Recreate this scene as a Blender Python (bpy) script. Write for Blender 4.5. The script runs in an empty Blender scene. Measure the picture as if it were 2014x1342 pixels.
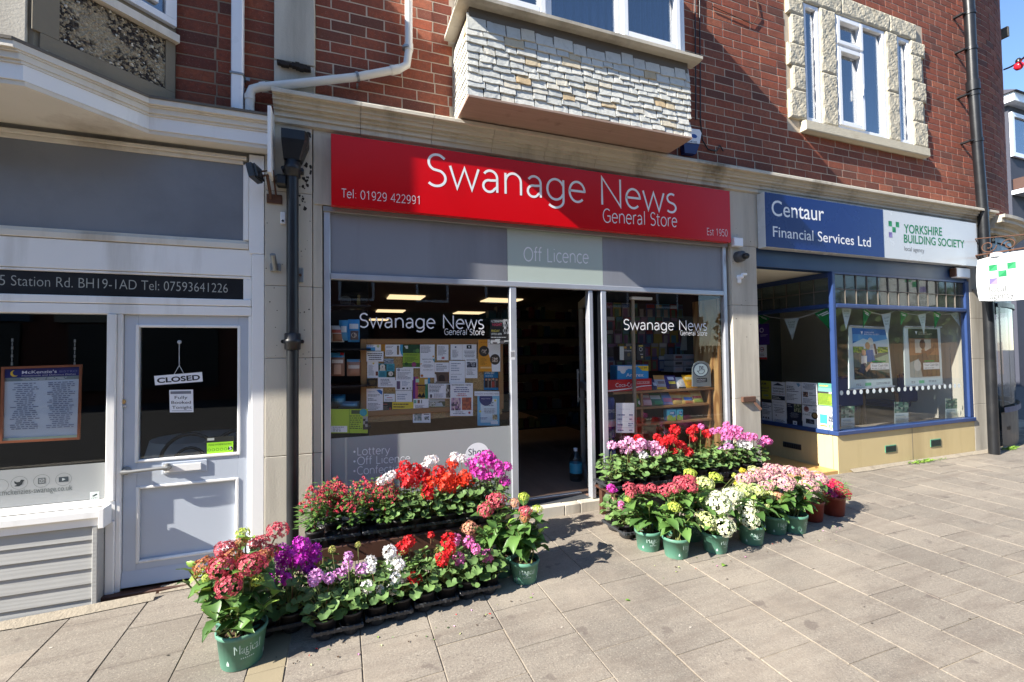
import bpy, bmesh, math, random
from mathutils import Vector, Matrix, Euler
R = random.Random(7)
SC = bpy.context.scene
COL = SC.collection
PI = math.pi

# ------------------------------------------------------------------ camera, sky, sun, exposure
CAM_POS = Vector((0.0, -3.3, 1.5))
YAW, PITCH, ROLL, FPX = math.radians(20.49965), math.radians(1.56557), math.radians(-0.75942), 899.862
_f = Vector((math.sin(YAW)*math.cos(PITCH), math.cos(YAW)*math.cos(PITCH), math.sin(PITCH)))
_r = Vector((math.cos(YAW), -math.sin(YAW), 0)); _u = _r.cross(_f)
CR = _r*math.cos(ROLL) + _u*math.sin(ROLL)
CU = -_r*math.sin(ROLL) + _u*math.cos(ROLL)
cam_data = bpy.data.cameras.new('camera')
cam_data.sensor_width = 36; cam_data.lens = FPX/2014*36
cam_data.clip_start = 0.05; cam_data.clip_end = 2000
cam = bpy.data.objects.new('camera', cam_data); COL.objects.link(cam)
m3 = Matrix((CR, CU, -_f)).transposed()
cam.matrix_world = Matrix.Translation(CAM_POS) @ m3.to_4x4()
SC.camera = cam

SUN_DIR = Vector((1.0, 0.205, -0.69)).normalized()
world = bpy.data.worlds.new('World'); SC.world = world; world.use_nodes = True
wn = world.node_tree; wn.nodes.clear()
sky = wn.nodes.new('ShaderNodeTexSky'); sky.sky_type = 'NISHITA'; sky.sun_disc = False
sky.sun_elevation = math.asin(-SUN_DIR.z); sky.sun_rotation = math.atan2(-SUN_DIR.x, -SUN_DIR.y)
sky.air_density = 1.0; sky.dust_density = 0.15; sky.ozone_density = 4.5
bg = wn.nodes.new('ShaderNodeBackground'); bg.inputs[1].default_value = 0.105
wo = wn.nodes.new('ShaderNodeOutputWorld')
wn.links.new(sky.outputs[0], bg.inputs[0]); wn.links.new(bg.outputs[0], wo.inputs[0])
sun = bpy.data.lights.new('sun', 'SUN'); sun.energy = 5.0; sun.angle = math.radians(0.5); sun.color = (1, 0.94, 0.84)
suno = bpy.data.objects.new('sun', sun); COL.objects.link(suno)
suno.rotation_euler = SUN_DIR.to_track_quat('-Z', 'Y').to_euler(); suno.location = (-6, -6, 12)
SC.view_settings.view_transform = 'Standard'; SC.view_settings.look = 'None'
SC.view_settings.exposure = 1.36; SC.view_settings.gamma = 1; SC.view_settings.use_curve_mapping = False
SC.cycles.use_denoising = True
SC.cycles.max_bounces = 7; SC.cycles.diffuse_bounces = 3; SC.cycles.glossy_bounces = 3
SC.cycles.transparent_max_bounces = 16; SC.cycles.caustics_reflective = False; SC.cycles.caustics_refractive = False

# ------------------------------------------------------------------ the photograph's rays meet real planes
def ray(px, py):
    return CR*((px-1007)/FPX) + CU*((671-py)/FPX) + _f
def at(px, py, Y=0.0):                       # point of the plane y = Y
    d = ray(px, py); t = (Y-CAM_POS.y)/d.y
    return CAM_POS + d*t
def onz(px, py, z):
    d = ray(px, py); t = (z-CAM_POS.z)/d.z
    return CAM_POS + d*t
def onx(px, py, x):
    d = ray(px, py); t = (x-CAM_POS.x)/d.x
    return CAM_POS + d*t
def gz(x, y):                                # height of the pavement
    return .221-.0108*math.log1p(math.exp(min(60, (1.6-x)/.3)))-.003*max(0, x-1.6)+.021*y
def gp(px, py):
    z = .15
    for _ in range(14):
        p = onz(px, py, z); z = gz(p.x, p.y)
    return Vector((p.x, p.y, z))

# ------------------------------------------------------------------ materials
def S(r, g, b):                              # sRGB 0..255 to linear
    f = lambda v: (v/255/12.92) if v/255 <= .04045 else ((v/255+.055)/1.055)**2.4
    return (f(r), f(g), f(b))
class NT:
    def __init__(s, name):
        s.m = bpy.data.materials.new(name); s.m.use_nodes = True
        s.t = s.m.node_tree; s.t.nodes.clear()
        s.out = s.n('OutputMaterial')
    def n(s, k, **kw):
        x = s.t.nodes.new('ShaderNode'+k)
        for a, v in kw.items(): setattr(x, a, v)
        return x
    def l(s, a, b): s.t.links.new(a, b)
    def put(s, sock, v):
        if hasattr(v, 'is_linked') or hasattr(v, 'links'): s.l(v, sock)
        elif isinstance(v, (tuple, list)): sock.default_value = (*v, 1) if len(v) == 3 and sock.type == 'RGBA' else v
        else: sock.default_value = v
    def noise(s, scale, detail=4, rough=.6, vec=None, dist=0):
        x = s.n('TexNoise'); x.inputs['Scale'].default_value = scale; x.inputs['Detail'].default_value = detail
        x.inputs['Roughness'].default_value = rough; x.inputs['Distortion'].default_value = dist
        if vec is not None: s.l(vec, x.inputs['Vector'])
        return x.outputs['Fac']
    def ramp(s, fac, stops, interp='LINEAR'):
        x = s.n('ValToRGB'); x.color_ramp.interpolation = interp
        e = x.color_ramp.elements
        while len(e) < len(stops): e.new(.5)
        for i, (p, c) in enumerate(stops):
            e[i].position = p; e[i].color = (*c, 1) if not isinstance(c, (int, float)) else (c, c, c, 1)
        s.l(fac, x.inputs[0]); return x.outputs[0]
    def mix(s, fac, a, b, mode='MIX'):
        x = s.n('Mix', data_type='RGBA', blend_type=mode)
        s.put(x.inputs[0], fac); s.put(x.inputs[6], a); s.put(x.inputs[7], b); return x.outputs[2]
    def math(s, op, a, b=0.0, c=None):
        x = s.n('Math', operation=op); s.put(x.inputs[0], a); s.put(x.inputs[1], b)
        if c is not None: s.put(x.inputs[2], c)
        return x.outputs[0]
    def bump(s, h, strength=.3, dist=.01):
        x = s.n('Bump'); x.inputs['Strength'].default_value = strength; x.inputs['Distance'].default_value = dist
        s.l(h, x.inputs['Height']); return x.outputs[0]
    def bsdf(s, col, rough=.6, normal=None, **kw):
        b = s.n('BsdfPrincipled'); s.put(b.inputs['Base Color'], col); s.put(b.inputs['Roughness'], rough)
        if normal is not None: s.l(normal, b.inputs['Normal'])
        for k, v in kw.items(): s.put(b.inputs[k.replace('_', ' ')], v)
        s.l(b.outputs[0], s.out.inputs[0]); return b
    def pos(s): return s.n('NewGeometry').outputs['Position']
    def obj(s): return s.n('TexCoord').outputs['Object']
    def rnd(s):                              # one random number per object and loose piece
        a = s.n('ObjectInfo').outputs['Random']; b = s.n('NewGeometry').outputs['Random Per Island']
        return s.math('FRACT', s.math('ADD', s.math('MULTIPLY', a, 7.31), s.math('MULTIPLY', b, 3.77)))
def mat(name, col, rough=.6, var=.12, scale=6, bump=.15, bscale=60, bdist=.004, dirt=None, dirt_scale=1.5, dirt_amt=.5, dirt_at=.55, streak=False, **kw):
    t = NT(name); p = t.pos()
    n = t.noise(scale, 5, .6, p)
    c = t.mix(n, tuple(x*(1-var) for x in col), tuple(min(1, x*(1+var)) for x in col))
    if dirt:
        v = p
        if streak:
            mp = t.n('Mapping'); mp.inputs['Scale'].default_value = (1, 1, .12); t.l(p, mp.inputs[0]); v = mp.outputs[0]
        d = t.ramp(t.noise(dirt_scale, 8, .65, v), [(dirt_at, 0), (min(1, dirt_at+.2), dirt_amt)])
        c = t.mix(d, c, dirt)
    nm = t.bump(t.noise(bscale, 5, .6, p), bump, bdist) if bump else None
    rr = t.ramp(n, [(.3, max(0, rough-.06)), (.7, min(1, rough+.06))])
    t.bsdf(c, rr, nm, **kw)
    return t.m
def emat(name, col, e):
    t = NT(name); t.bsdf((.8, .8, .8), .5, None, Emission_Color=col, Emission_Strength=e); return t.m
_flat = {}
def flat(col, rough=.55):                    # plain print colour
    k = (tuple(round(c, 3) for c in col), rough)
    if k not in _flat:
        t = NT('print_ink'); t.bsdf(col, rough); _flat[k] = t.m
    return _flat[k]
def glass(name, tint=(.92, .95, .94), refl=1.0, ior=1.5, rough=0.0, haze=0.0):
    t = NT(name)
    tr = t.n('BsdfTransparent'); tr.inputs[0].default_value = (*tint, 1)
    gl = t.n('BsdfGlossy'); gl.inputs['Roughness'].default_value = rough
    lw = t.n('LayerWeight'); lw.inputs[0].default_value = .5
    k = t.math('MULTIPLY_ADD', t.math('POWER', lw.outputs['Facing'], 5.0), .9, .045*refl)
    nz = t.noise(1.3, 2, .5, t.pos()); nm = t.bump(nz, .02, .05); t.l(nm, gl.inputs['Normal'])
    mx = t.n('MixShader'); t.l(k, mx.inputs[0]); t.l(tr.outputs[0], mx.inputs[1]); t.l(gl.outputs[0], mx.inputs[2])
    o = mx.outputs[0]
    if haze:
        df = t.n('BsdfDiffuse'); df.inputs[0].default_value = (.7, .72, .72, 1)
        m2 = t.n('MixShader'); m2.inputs[0].default_value = haze; t.l(o, m2.inputs[1]); t.l(df.outputs[0], m2.inputs[2]); o = m2.outputs[0]
    t.l(o, t.out.inputs[0]); return t.m

# ------------------------------------------------------------------ mesh building
class MB:
    def __init__(s): s.v = []; s.f = []; s.mi = []; s.mats = []; s.sm = []
    def m(s, mt):
        if mt not in s.mats: s.mats.append(mt)
        return s.mats.index(mt)
    def add(s, vs, fs, mt, smooth=False):
        o = len(s.v); k = s.m(mt); s.v += [tuple(v) for v in vs]
        for f in fs: s.f.append([i+o for i in f]); s.mi.append(k); s.sm.append(smooth)
    def box(s, x0, x1, y0, y1, z0, z1, mt, b=0.0):
        if x0 > x1: x0, x1 = x1, x0
        if y0 > y1: y0, y1 = y1, y0
        if z0 > z1: z0, z1 = z1, z0
        if b:
            bm = bmesh.new(); bmesh.ops.create_cube(bm, size=1)
            for v in bm.verts: v.co = Vector((x0+(v.co.x+.5)*(x1-x0), y0+(v.co.y+.5)*(y1-y0), z0+(v.co.z+.5)*(z1-z0)))
            b = min(b, .45*min(x1-x0, y1-y0, z1-z0))
            bmesh.ops.bevel(bm, geom=bm.edges[:], offset=b, segments=1, affect='EDGES')
            bm.verts.index_update(); s.add([v.co for v in bm.verts], [[v.index for v in f.verts] for f in bm.faces], mt); bm.free()
            return
        s.add([(x, y, z) for x in (x0, x1) for y in (y0, y1) for z in (z0, z1)],
              [(0, 1, 3, 2), (4, 6, 7, 5), (0, 4, 5, 1), (2, 3, 7, 6), (0, 2, 6, 4), (1, 5, 7, 3)], mt)
    def quad(s, a, b, c, d, mt): s.add([a, b, c, d], [(0, 1, 2, 3)], mt)
    def poly(s, pts, mt): s.add(pts, [tuple(range(len(pts)))], mt)
    def prism(s, pts, vec, mt):              # closed outline swept along vec
        n = len(pts); vec = Vector(vec); p = [Vector(q) for q in pts]
        s.add(p+[q+vec for q in p], [tuple(range(n))[::-1], tuple(range(n, 2*n))]+[(i, (i+1) % n, n+(i+1) % n, n+i) for i in range(n)], mt)
    def tube(s, path, r, mt, n=10, smooth=True, caps=True):
        P = [Vector(p) for p in path]; rs = r if isinstance(r, (list, tuple)) else [r]*len(P)
        vs = []; prev = None
        for i, p in enumerate(P):
            d = (P[min(i+1, len(P)-1)]-P[max(i-1, 0)]).normalized()
            if prev is None: a = d.cross(Vector((0, 0, 1)) if abs(d.z) < .9 else Vector((1, 0, 0))).normalized()
            else: a = (prev-d*prev.dot(d)).normalized()
            prev = a; c = d.cross(a)
            vs += [p+(a*math.cos(2*PI*k/n)+c*math.sin(2*PI*k/n))*rs[i] for k in range(n)]
        fs = [(i*n+k, i*n+(k+1) % n, (i+1)*n+(k+1) % n, (i+1)*n+k) for i in range(len(P)-1) for k in range(n)]
        s.add(vs, fs, mt, smooth)
        if caps: s.add(vs[:n]+vs[-n:], [tuple(range(n))[::-1], tuple(range(n, 2*n))], mt)
    def lathe(s, prof, c, mt, n=24, smooth=True, axis='z'):
        c = Vector(c); vs = []
        for (r, h) in prof:
            for k in range(n):
                a = 2*PI*k/n
                if axis == 'z': vs.append(c+Vector((r*math.cos(a), r*math.sin(a), h)))
                elif axis == 'y': vs.append(c+Vector((r*math.cos(a), h, r*math.sin(a))))
                else: vs.append(c+Vector((h, r*math.cos(a), r*math.sin(a))))
        s.add(vs, [(i*n+k, i*n+(k+1) % n, (i+1)*n+(k+1) % n, (i+1)*n+k) for i in range(len(prof)-1) for k in range(n)], mt, smooth)
        s.add(vs[:n]+vs[-n:], [tuple(range(n))[::-1], tuple(range(n, 2*n))], mt)
    def disc(s, c, r, Y, mt, n=20, rz=None):
        s.poly([(c[0]+r*math.cos(2*PI*k/n), Y, c[1]+(rz or r)*math.sin(2*PI*k/n)) for k in range(n)], mt)
    def rect(s, x0, z0, x1, z1, Y, mt): s.quad((x0, Y, z0), (x1, Y, z0), (x1, Y, z1), (x0, Y, z1), mt)
    def mesh(s, name):
        me = bpy.data.meshes.new(name); me.from_pydata(s.v, [], s.f)
        for m in s.mats: me.materials.append(m)
        me.polygons.foreach_set('material_index', s.mi); me.polygons.foreach_set('use_smooth', s.sm)
        me.update(); return me
    def build(s, name, parent=None, fix=True):
        me = s.mesh(name)
        if fix:
            bm = bmesh.new(); bm.from_mesh(me); bmesh.ops.recalc_face_normals(bm, faces=bm.faces); bm.to_mesh(me); bm.free()
        return link(me, name, parent)
def link(me, name, parent=None, M=None):
    o = bpy.data.objects.new(name, me); COL.objects.link(o)
    if M is not None: o.matrix_basis = M
    if parent is not None:
        o.parent = parent
        if parent.type == 'EMPTY' and parent.get('wc'): o.matrix_parent_inverse = Matrix.Translation(parent.location).inverted()
    return o
def tag(o, label=None, cat=None, group=None, kind=None):
    for k, v in (('label', label), ('category', cat), ('group', group), ('kind', kind)):
        if v: o[k] = v
    return o
def thing(name, label, cat, loc=(0, 0, 0), group=None, wc=True):   # an Empty at the thing's base; parts are given in world coordinates
    o = bpy.data.objects.new(name, None); COL.objects.link(o); o.location = loc; o.empty_display_size = .1
    if wc: o['wc'] = 1
    return tag(o, label, cat, group)

# ------------------------------------------------------------------ lettering
def text_mesh(body, font='gill', offset=0.0, shear=0.0, spacing=1.0):
    if font == 'light': return light_text(body)
    c = bpy.data.curves.new('lettering', 'FONT'); c.body = body; c.offset = offset; c.shear = shear; c.resolution_u = 4
    c.space_character = spacing
    o = bpy.data.objects.new('lettering', c); me = bpy.data.meshes.new_from_object(o)
    v = [tuple(p.co[:2]) for p in me.vertices]; f = [list(p.vertices) for p in me.polygons]
    bpy.data.objects.remove(o); bpy.data.curves.remove(c); bpy.data.meshes.remove(me)
    return v, f
def arc(cx, cy, rx, ry, a0, a1):
    n = max(3, int(abs(a1-a0)/9)); return [(cx+rx*math.cos(math.radians(a0+(a1-a0)*i/n)), cy+ry*math.sin(math.radians(a0+(a1-a0)*i/n))) for i in range(n+1)]
def _S(w, h):
    return [arc(w*.52, h*.755, w*.40, h*.245, 40, 255)+arc(w*.47, h*.26, w*.43, h*.26, 78, -150)]
LG = {  # thin round sans: advance width and strokes
 'S': (.50, [[(.43, .62)]+arc(.26, .525, .185, .175, 62, 245)+arc(.235, .18, .21, .18, 62, -140)]), 's': (.41, [arc(.205, .375, .14, .12, 50, 250)+arc(.185, .125, .155, .125, 65, -140)]),
 'w': (.70, [[(.02, .49), (.18, 0), (.35, .47), (.52, 0), (.68, .49)]]),
 'a': (.49, [arc(.23, .33, .165, .165, 150, 0)+[(.395, 0)], arc(.395, .2, .01, .08, 90, 90)+[(.39, .285), (.25, .268)]+arc(.2, .135, .14, .135, 85, 330)+[(.395, .13)]]),
 'n': (.55, [[(.08, 0), (.08, .49)], [(.08, .30)]+arc(.275, .30, .19, .195, 165, 0)+[(.465, 0)]]),
 'g': (.57, [arc(.27, .245, .22, .25, 25, 335), [(.48, .49), (.48, -.02)]+arc(.26, -.02, .22, .18, 0, -140)]),
 'e': (.52, [[(.045, .265), (.465, .265)]+arc(.26, .245, .21, .25, 5, 315)]),
 'N': (.73, [[(.09, 0), (.09, .70), (.63, 0), (.63, .70)]]), 'G': (.68, [arc(.37, .35, .31, .355, 50, 310)+[(.60, .07), (.60, .34), (.38, .34)]]),
 'r': (.34, [[(.08, 0), (.08, .49)], [(.08, .28)]+arc(.25, .28, .17, .21, 170, 70)]), 'l': (.22, [[(.11, 0), (.11, .74)]]),
 't': (.33, [[(.13, .64), (.13, .12)]+arc(.23, .12, .10, .12, 180, 290), [(.02, .49), (.29, .49)]]),
 'o': (.56, [arc(.28, .245, .23, .25, 0, 360)]), 'O': (.76, [arc(.38, .35, .32, .355, 0, 360)]), 'T': (.50, [[(.02, .70), (.48, .70)], [(.25, .70), (.25, 0)]]),
 'f': (.29, [[(.12, 0), (.12, .60)]+arc(.23, .60, .11, .14, 180, 75), [(.01, .49), (.26, .49)]]),
 'L': (.45, [[(.09, .70), (.09, 0), (.42, 0)]]), 'i': (.21, [[(.105, 0), (.105, .49)], [(.105, .65), (.105, .69)]]),
 'c': (.46, [arc(.27, .245, .22, .25, 48, 312)]), 'E': (.50, [[(.44, .70), (.09, .70), (.09, 0), (.45, 0)], [(.09, .36), (.42, .36)]]),
 'y': (.46, [[(.02, .49), (.235, 0)], [(.45, .49), (.20, -.09)]+arc(.09, -.09, .10, .11, -20, -110)]), 'C': (.62, [arc(.37, .35, .31, .355, 50, 310)]),
 'h': (.55, [[(.08, 0), (.08, .74)], [(.08, .30)]+arc(.275, .30, .19, .195, 165, 0)+[(.465, 0)]]), 'p': (.57, [[(.09, .49), (.09, -.2)], arc(.30, .245, .22, .25, 155, -155)]),
 'd': (.57, [[(.48, .74), (.48, 0)], arc(.27, .245, .22, .25, 25, 335)]), 'u': (.55, [[(.07, .49), (.07, .19)]+arc(.26, .19, .19, .195, 180, 345)+[(.455, .19)], [(.455, .49), (.455, 0)]]),
 ':': (.22, [[(.11, .02), (.11, .06)], [(.11, .40), (.11, .44)]]), '.': (.2, [[(.1, .0), (.1, .04)]]), ' ': (.30, []), '\u2022': (.36, [arc(.16, .33, .05, .05, 0, 360)]),
 '0': (.54, [arc(.27, .345, .21, .355, 0, 360)]), '1': (.54, [[(.13, .58), (.30, .70), (.30, 0)]]),
 '2': (.54, [arc(.26, .51, .18, .19, 160, -20)+[(.40, .38), (.08, 0), (.48, 0)]]), '9': (.54, [arc(.265, .47, .19, .225, 0, 360), [(.455, .47), (.44, .25)]+arc(.22, .22, .22, .22, 10, -110)]),
 '4': (.54, [[(.40, 0), (.40, .70), (.05, .20), (.52, .20)]]), '5': (.54, [[(.44, .70), (.14, .70), (.12, .40)]+arc(.25, .22, .21, .22, 110, -130)]),
}
STROKE = .034
def light_text(body, hw=None, track=.03):
    hw = hw or STROKE; V = []; F = []; x = 0
    for ch in body:
        adv, st = LG.get(ch, LG['o'])
        for si, p in enumerate(st):
            q = [p[0]]
            for a in p[1:]:
                if math.hypot(a[0]-q[-1][0], a[1]-q[-1][1]) > 1e-4: q.append(a)
            n = len(q); closed = n > 5 and math.hypot(q[0][0]-q[-1][0], q[0][1]-q[-1][1]) < 1e-3
            h = .05 if ch == '\u2022' else hw
            o = len(V)
            for i in range(n):
                a = q[i-1] if i else (q[-2] if closed else None); b = q[i+1] if i < n-1 else (q[1] if closed else None)
                d1 = None if a is None else (q[i][0]-a[0], q[i][1]-a[1]); d2 = None if b is None else (b[0]-q[i][0], b[1]-q[i][1])
                nz = lambda d: (d[0]/math.hypot(*d), d[1]/math.hypot(*d))
                if d1 is None: d = nz(d2); k = 1
                elif d2 is None: d = nz(d1); k = 1
                else:
                    u, w = nz(d1), nz(d2); d = (u[0]+w[0], u[1]+w[1])
                    if math.hypot(*d) < .2: d = w; k = 1
                    else: d = nz(d); k = min(2.2, 1/max(.3, d[0]*u[0]+d[1]*u[1]))
                V += [(x+q[i][0]-d[1]*h*k, q[i][1]+d[0]*h*k, si), (x+q[i][0]+d[1]*h*k, q[i][1]-d[0]*h*k, si)]
            F += [[o+2*i, o+2*i+1, o+2*i+3, o+2*i+2] for i in range(n-1)]
        x += adv+track
    return V, F
def put_text(mb, body, x0, x1, zb, cap, Y, mt, font='gill', offset=0.0, shear=0.0, z1=None, plane='y', X=None, spacing=1.0):
    """body from x0 to x1 on the baseline zb (to z1 at its right end), cap = height of a capital, in the plane y=Y (or x=X, running along -y from x0 to x1)"""
    v, f = text_mesh(body, font, offset, shear, spacing)
    if not v: return
    a = min(p[0] for p in v); b = max(p[0] for p in v); capu = .70
    z1 = zb if z1 is None else z1
    out = []
    for q in v:
        u, w = q[:2]; ly = q[2]*.0004 if len(q) > 2 else 0
        t = (u-a)/(b-a); h = zb+(z1-zb)*t+w/capu*cap
        out.append((x0+(x1-x0)*t, Y-ly, h) if plane == 'y' else (X, x0+(x1-x0)*t, h))
    mb.add(out, f, mt)
def text_px(mb, body, l, r, cap_px, Y, mt, **kw):        # l, r: ends of the baseline as seen in the photograph
    a, b = at(*l, Y), at(*r, Y)
    c = at(l[0], l[1]-cap_px, Y).z-a.z
    put_text(mb, body, a.x, b.x, a.z, c, Y, mt, z1=b.z, **kw)
def proj(p):
    d = Vector(p)-CAM_POS; w = d.dot(_f)
    if w <= 0.01: return None
    return (1007+FPX*d.dot(CR)/w, 671-FPX*d.dot(CU)/w)
def inview(p, m=20):
    q = proj(p); return q is not None and -m < q[0] < 2014+m and -m < q[1] < 1342+m

# ------------------------------------------------------------------ the materials of the place
def brick_mat(name, cols, dark):
    t = NT(name); p = t.pos(); k = t.rnd()
    c = t.ramp(k, [(i/(len(cols)-1), q) for i, q in enumerate(cols)])
    n = t.noise(38, 6, .7, p); c = t.mix(t.ramp(n, [(.35, .55), (.7, 0)]), c, dark)
    sp = t.noise(150, 3, .6, p); c = t.mix(t.ramp(sp, [(.60, 0), (.74, .5)]), c, (.46, .30, .22))
    lg = t.noise(1.1, 4, .6, p); c = t.mix(t.ramp(lg, [(.45, 0), (.75, .55)]), c, dark)
    h = t.math('ADD', t.noise(70, 5, .65, p), t.math('MULTIPLY', t.noise(260, 3, .6, p), .5))
    t.bsdf(c, .85, t.bump(h, .45, .003)); return t.m
m_brick = brick_mat('red_brick', [S(130, 66, 46), S(164, 86, 58), S(148, 74, 52), S(178, 104, 74), S(136, 68, 48), S(168, 84, 54), S(104, 60, 48), S(156, 90, 66)], S(88, 52, 42))
m_brick2 = brick_mat('old_red_brick', [S(138, 70, 50), S(160, 82, 56), S(118, 62, 50), S(170, 92, 62), S(146, 72, 50), S(100, 60, 50)], S(80, 50, 42))
m_mortar = mat('mortar', S(192, 178, 158), .9, .14, 9, .4, 160, .002, dirt=S(150, 138, 124), dirt_amt=.5)
m_mortar2 = mat('old_mortar', S(150, 136, 116), .9, .14, 9, .5, 160, .003, dirt=S(100, 88, 78), dirt_amt=.7)
m_stone = mat('portland_stone', S(200, 193, 178), .85, .08, 3, .4, 90, .003, dirt=S(116, 108, 96), dirt_scale=1.6, dirt_amt=.75, dirt_at=.46, streak=True)
m_stone_l = mat('cream_rock_stone', S(194, 186, 166), .9, .10, 14, .6, 70, .008, dirt=S(160, 146, 118), dirt_scale=5, dirt_amt=.5)
m_cornice = mat('cornice_stone', S(204, 197, 182), .88, .12, 5, .4, 80, .004, dirt=S(100, 92, 74), dirt_scale=2.6, dirt_amt=.8, dirt_at=.52, streak=True)
m_dirt_gap_shade = mat('soot_and_gap_shade', S(44, 40, 38), .95, .3, 20, .5, 90)
m_white = mat('white_paint', S(246, 245, 243), .45, .03, 4, .12, 40, .002, dirt=S(168, 162, 150), dirt_scale=2.2, dirt_amt=.6, dirt_at=.55, streak=True)
m_cream_old = mat('weathered_cream_paint', S(228, 221, 208), .6, .06, 4, .2, 50, .003, dirt=S(150, 132, 108), dirt_scale=2.0, dirt_amt=.6, dirt_at=.52, streak=True)
m_upvc = mat('white_plastic', S(244, 246, 250), .3, .02, 4, 0)
m_pipe_w = mat('white_pipe', S(222, 220, 214), .4, .05, 6, .05, 40, .002, dirt=S(160, 150, 130), dirt_scale=3, dirt_amt=.45)
m_alu = mat('satin_aluminium', S(196, 200, 208), .38, .05, 8, .04, 90, .001, Metallic=.55)
m_alu_d = mat('dull_aluminium', S(150, 150, 148), .45, .08, 8, .05, 90, .001, Metallic=.5)
m_grey_panel = mat('grey_panel', S(136, 139, 147), .42, .05, 2, .05, 30, .003, dirt=S(108, 108, 112), dirt_scale=1.3, dirt_amt=.55, dirt_at=.48, streak=True)
m_panel2 = mat('blue_grey_panel', S(132, 137, 146), .38, .04, 1.2, .04, 20, .003, dirt=S(104, 107, 114), dirt_scale=.9, dirt_amt=.6, dirt_at=.46)
m_pale_panel = mat('pale_green_panel', S(178, 190, 182), .35, .04, 2, .02, 30, .002)
m_door = mat('pale_grey_door_paint', S(192, 200, 212), .45, .04, 3, .10, 60, .002, dirt=S(150, 154, 160), dirt_amt=.35)
m_board = mat('grey_weatherboard', S(168, 168, 166), .6, .06, 4, 0)
def woodgrain_board():
    t = NT('grey_weatherboard'); p = t.pos()
    mp = t.n('Mapping'); mp.inputs['Scale'].default_value = (1.1, 6, 9); t.l(p, mp.inputs[0])
    w = t.n('TexWave', wave_type='BANDS', bands_direction='Z'); w.inputs['Scale'].default_value = 1.6; w.inputs['Distortion'].default_value = 7
    w.inputs['Detail'].default_value = 3; w.inputs['Detail Scale'].default_value = .8; t.l(mp.outputs[0], w.inputs[0])
    c = t.mix(t.noise(5, 4, .6, p), S(166, 166, 164), S(180, 180, 176))
    t.bsdf(c, .6, t.bump(w.outputs['Fac'], .12, .003)); return t.m
m_board = woodgrain_board()
def pebble():
    t = NT('pebbledash'); p = t.pos()
    v = t.n('TexVoronoi'); v.inputs['Scale'].default_value = 85; t.l(p, v.inputs['Vector'])
    k = t.n('SeparateColor'); t.l(v.outputs['Color'], k.inputs[0])
    c = t.ramp(k.outputs[0], [(0, S(48, 42, 40)), (.35, S(84, 76, 66)), (.55, S(150, 136, 112)), (.75, S(176, 162, 136)), (.95, S(226, 220, 206))], 'CONSTANT')
    pl = t.ramp(t.noise(6, 4, .6, p), [(.56, 0), (.63, .85)]); c = t.mix(pl, c, S(178, 164, 138))
    h = t.math('MULTIPLY', v.outputs['Distance'], -1)
    t.bsdf(c, .85, t.bump(h, .9, .012)); return t.m
m_pebble = pebble()
m_render = mat('cement_render', S(140, 130, 112), .9, .12, 6, .4, 70, .004, dirt=S(88, 82, 72), dirt_amt=.6)
def slate_mat():
    t = NT('pale_slate'); p = t.pos(); k = t.rnd()
    c = t.ramp(k, [(0, S(188, 190, 186)), (.3, S(212, 212, 204)), (.55, S(218, 216, 207)), (.75, S(198, 200, 196)), (.90, S(214, 208, 192)), (.96, S(204, 188, 158)), (1, S(196, 170, 130))])
    n = t.noise(22, 6, .7, p); c = t.mix(t.ramp(n, [(.5, 0), (.75, .4)]), c, S(150, 146, 138))
    t.bsdf(c, .7, t.bump(t.noise(40, 6, .7, p), .6, .006)); return t.m
m_slate = slate_mat()
def soffit_mat():
    t = NT('brown_soffit_board'); p = t.pos()
    mp = t.n('Mapping'); mp.inputs['Scale'].default_value = (1.5, 40, 1); t.l(p, mp.inputs[0])
    n = t.noise(1.5, 4, .6, mp.outputs[0]); c = t.mix(n, S(142, 120, 108), S(178, 152, 136))
    c = t.mix(t.ramp(t.noise(9, 5, .6, p), [(.6, 0), (.75, .5)]), c, S(110, 84, 76))
    t.bsdf(c, .7, t.bump(n, .25, .004)); return t.m
m_soffit = soffit_mat()
m_lead = mat('grey_flashing', S(104, 98, 90), .8, .2, 10, .3, 40)
m_red = mat('red_acrylic', S(206, 6, 18), .2, .03, 1, 0, Specular_IOR_Level=.3, dirt=S(170, 8, 16), dirt_scale=.8, dirt_amt=.3)
m_letter = mat('white_vinyl', S(238, 238, 240), .4, .01, 4, 0)
m_blue = mat('blue_acrylic', S(16, 42, 106), .25, .04, 2, 0, Specular_IOR_Level=.3)
m_bluep = mat('blue_paint', S(46, 68, 116), .35, .08, 5, .08, 60, .002)
m_beam = mat('dark_blue_fascia', S(24, 54, 94), .4, .05, 3, .04, 50)
m_signwhite = mat('white_acrylic', S(204, 208, 210), .25, .03, 2, 0)
m_black = mat('black_paint', S(26, 28, 32), .38, .15, 7, .12, 50, .003, dirt=S(56, 54, 52), dirt_scale=3, dirt_amt=.4)
m_blackpl = mat('black_plastic', S(28, 30, 34), .35, .2, 7, .05, 70)
m_dkgrey = mat('dark_grey_plastic', S(70, 72, 76), .45, .1, 7, 0)
m_rust = mat('rusty_iron', S(92, 64, 50), .85, .3, 30, .5, 100)
m_steel = mat('galvanised_steel', S(140, 146, 150), .45, .1, 30, .1, 90, .002, Metallic=.6)
m_creamwall = mat('cream_render', S(206, 186, 138), .75, .07, 4, .3, 120, .003, dirt=S(150, 126, 84), dirt_scale=1.4, dirt_amt=.5, dirt_at=.5, streak=True)
m_tan_tile = mat('tan_step_tile', S(196, 156, 96), .5, .08, 5, .1, 60)
m_greenvent = mat('verdigris_vent', S(84, 148, 118), .6, .15, 20, .2, 80)
m_wood = mat('brown_wood', S(76, 48, 36), .55, .2, 7, .2, 60, .003)
m_oak = mat('light_oak', S(152, 112, 70), .5, .15, 5, .1, 60, .002)
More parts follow.
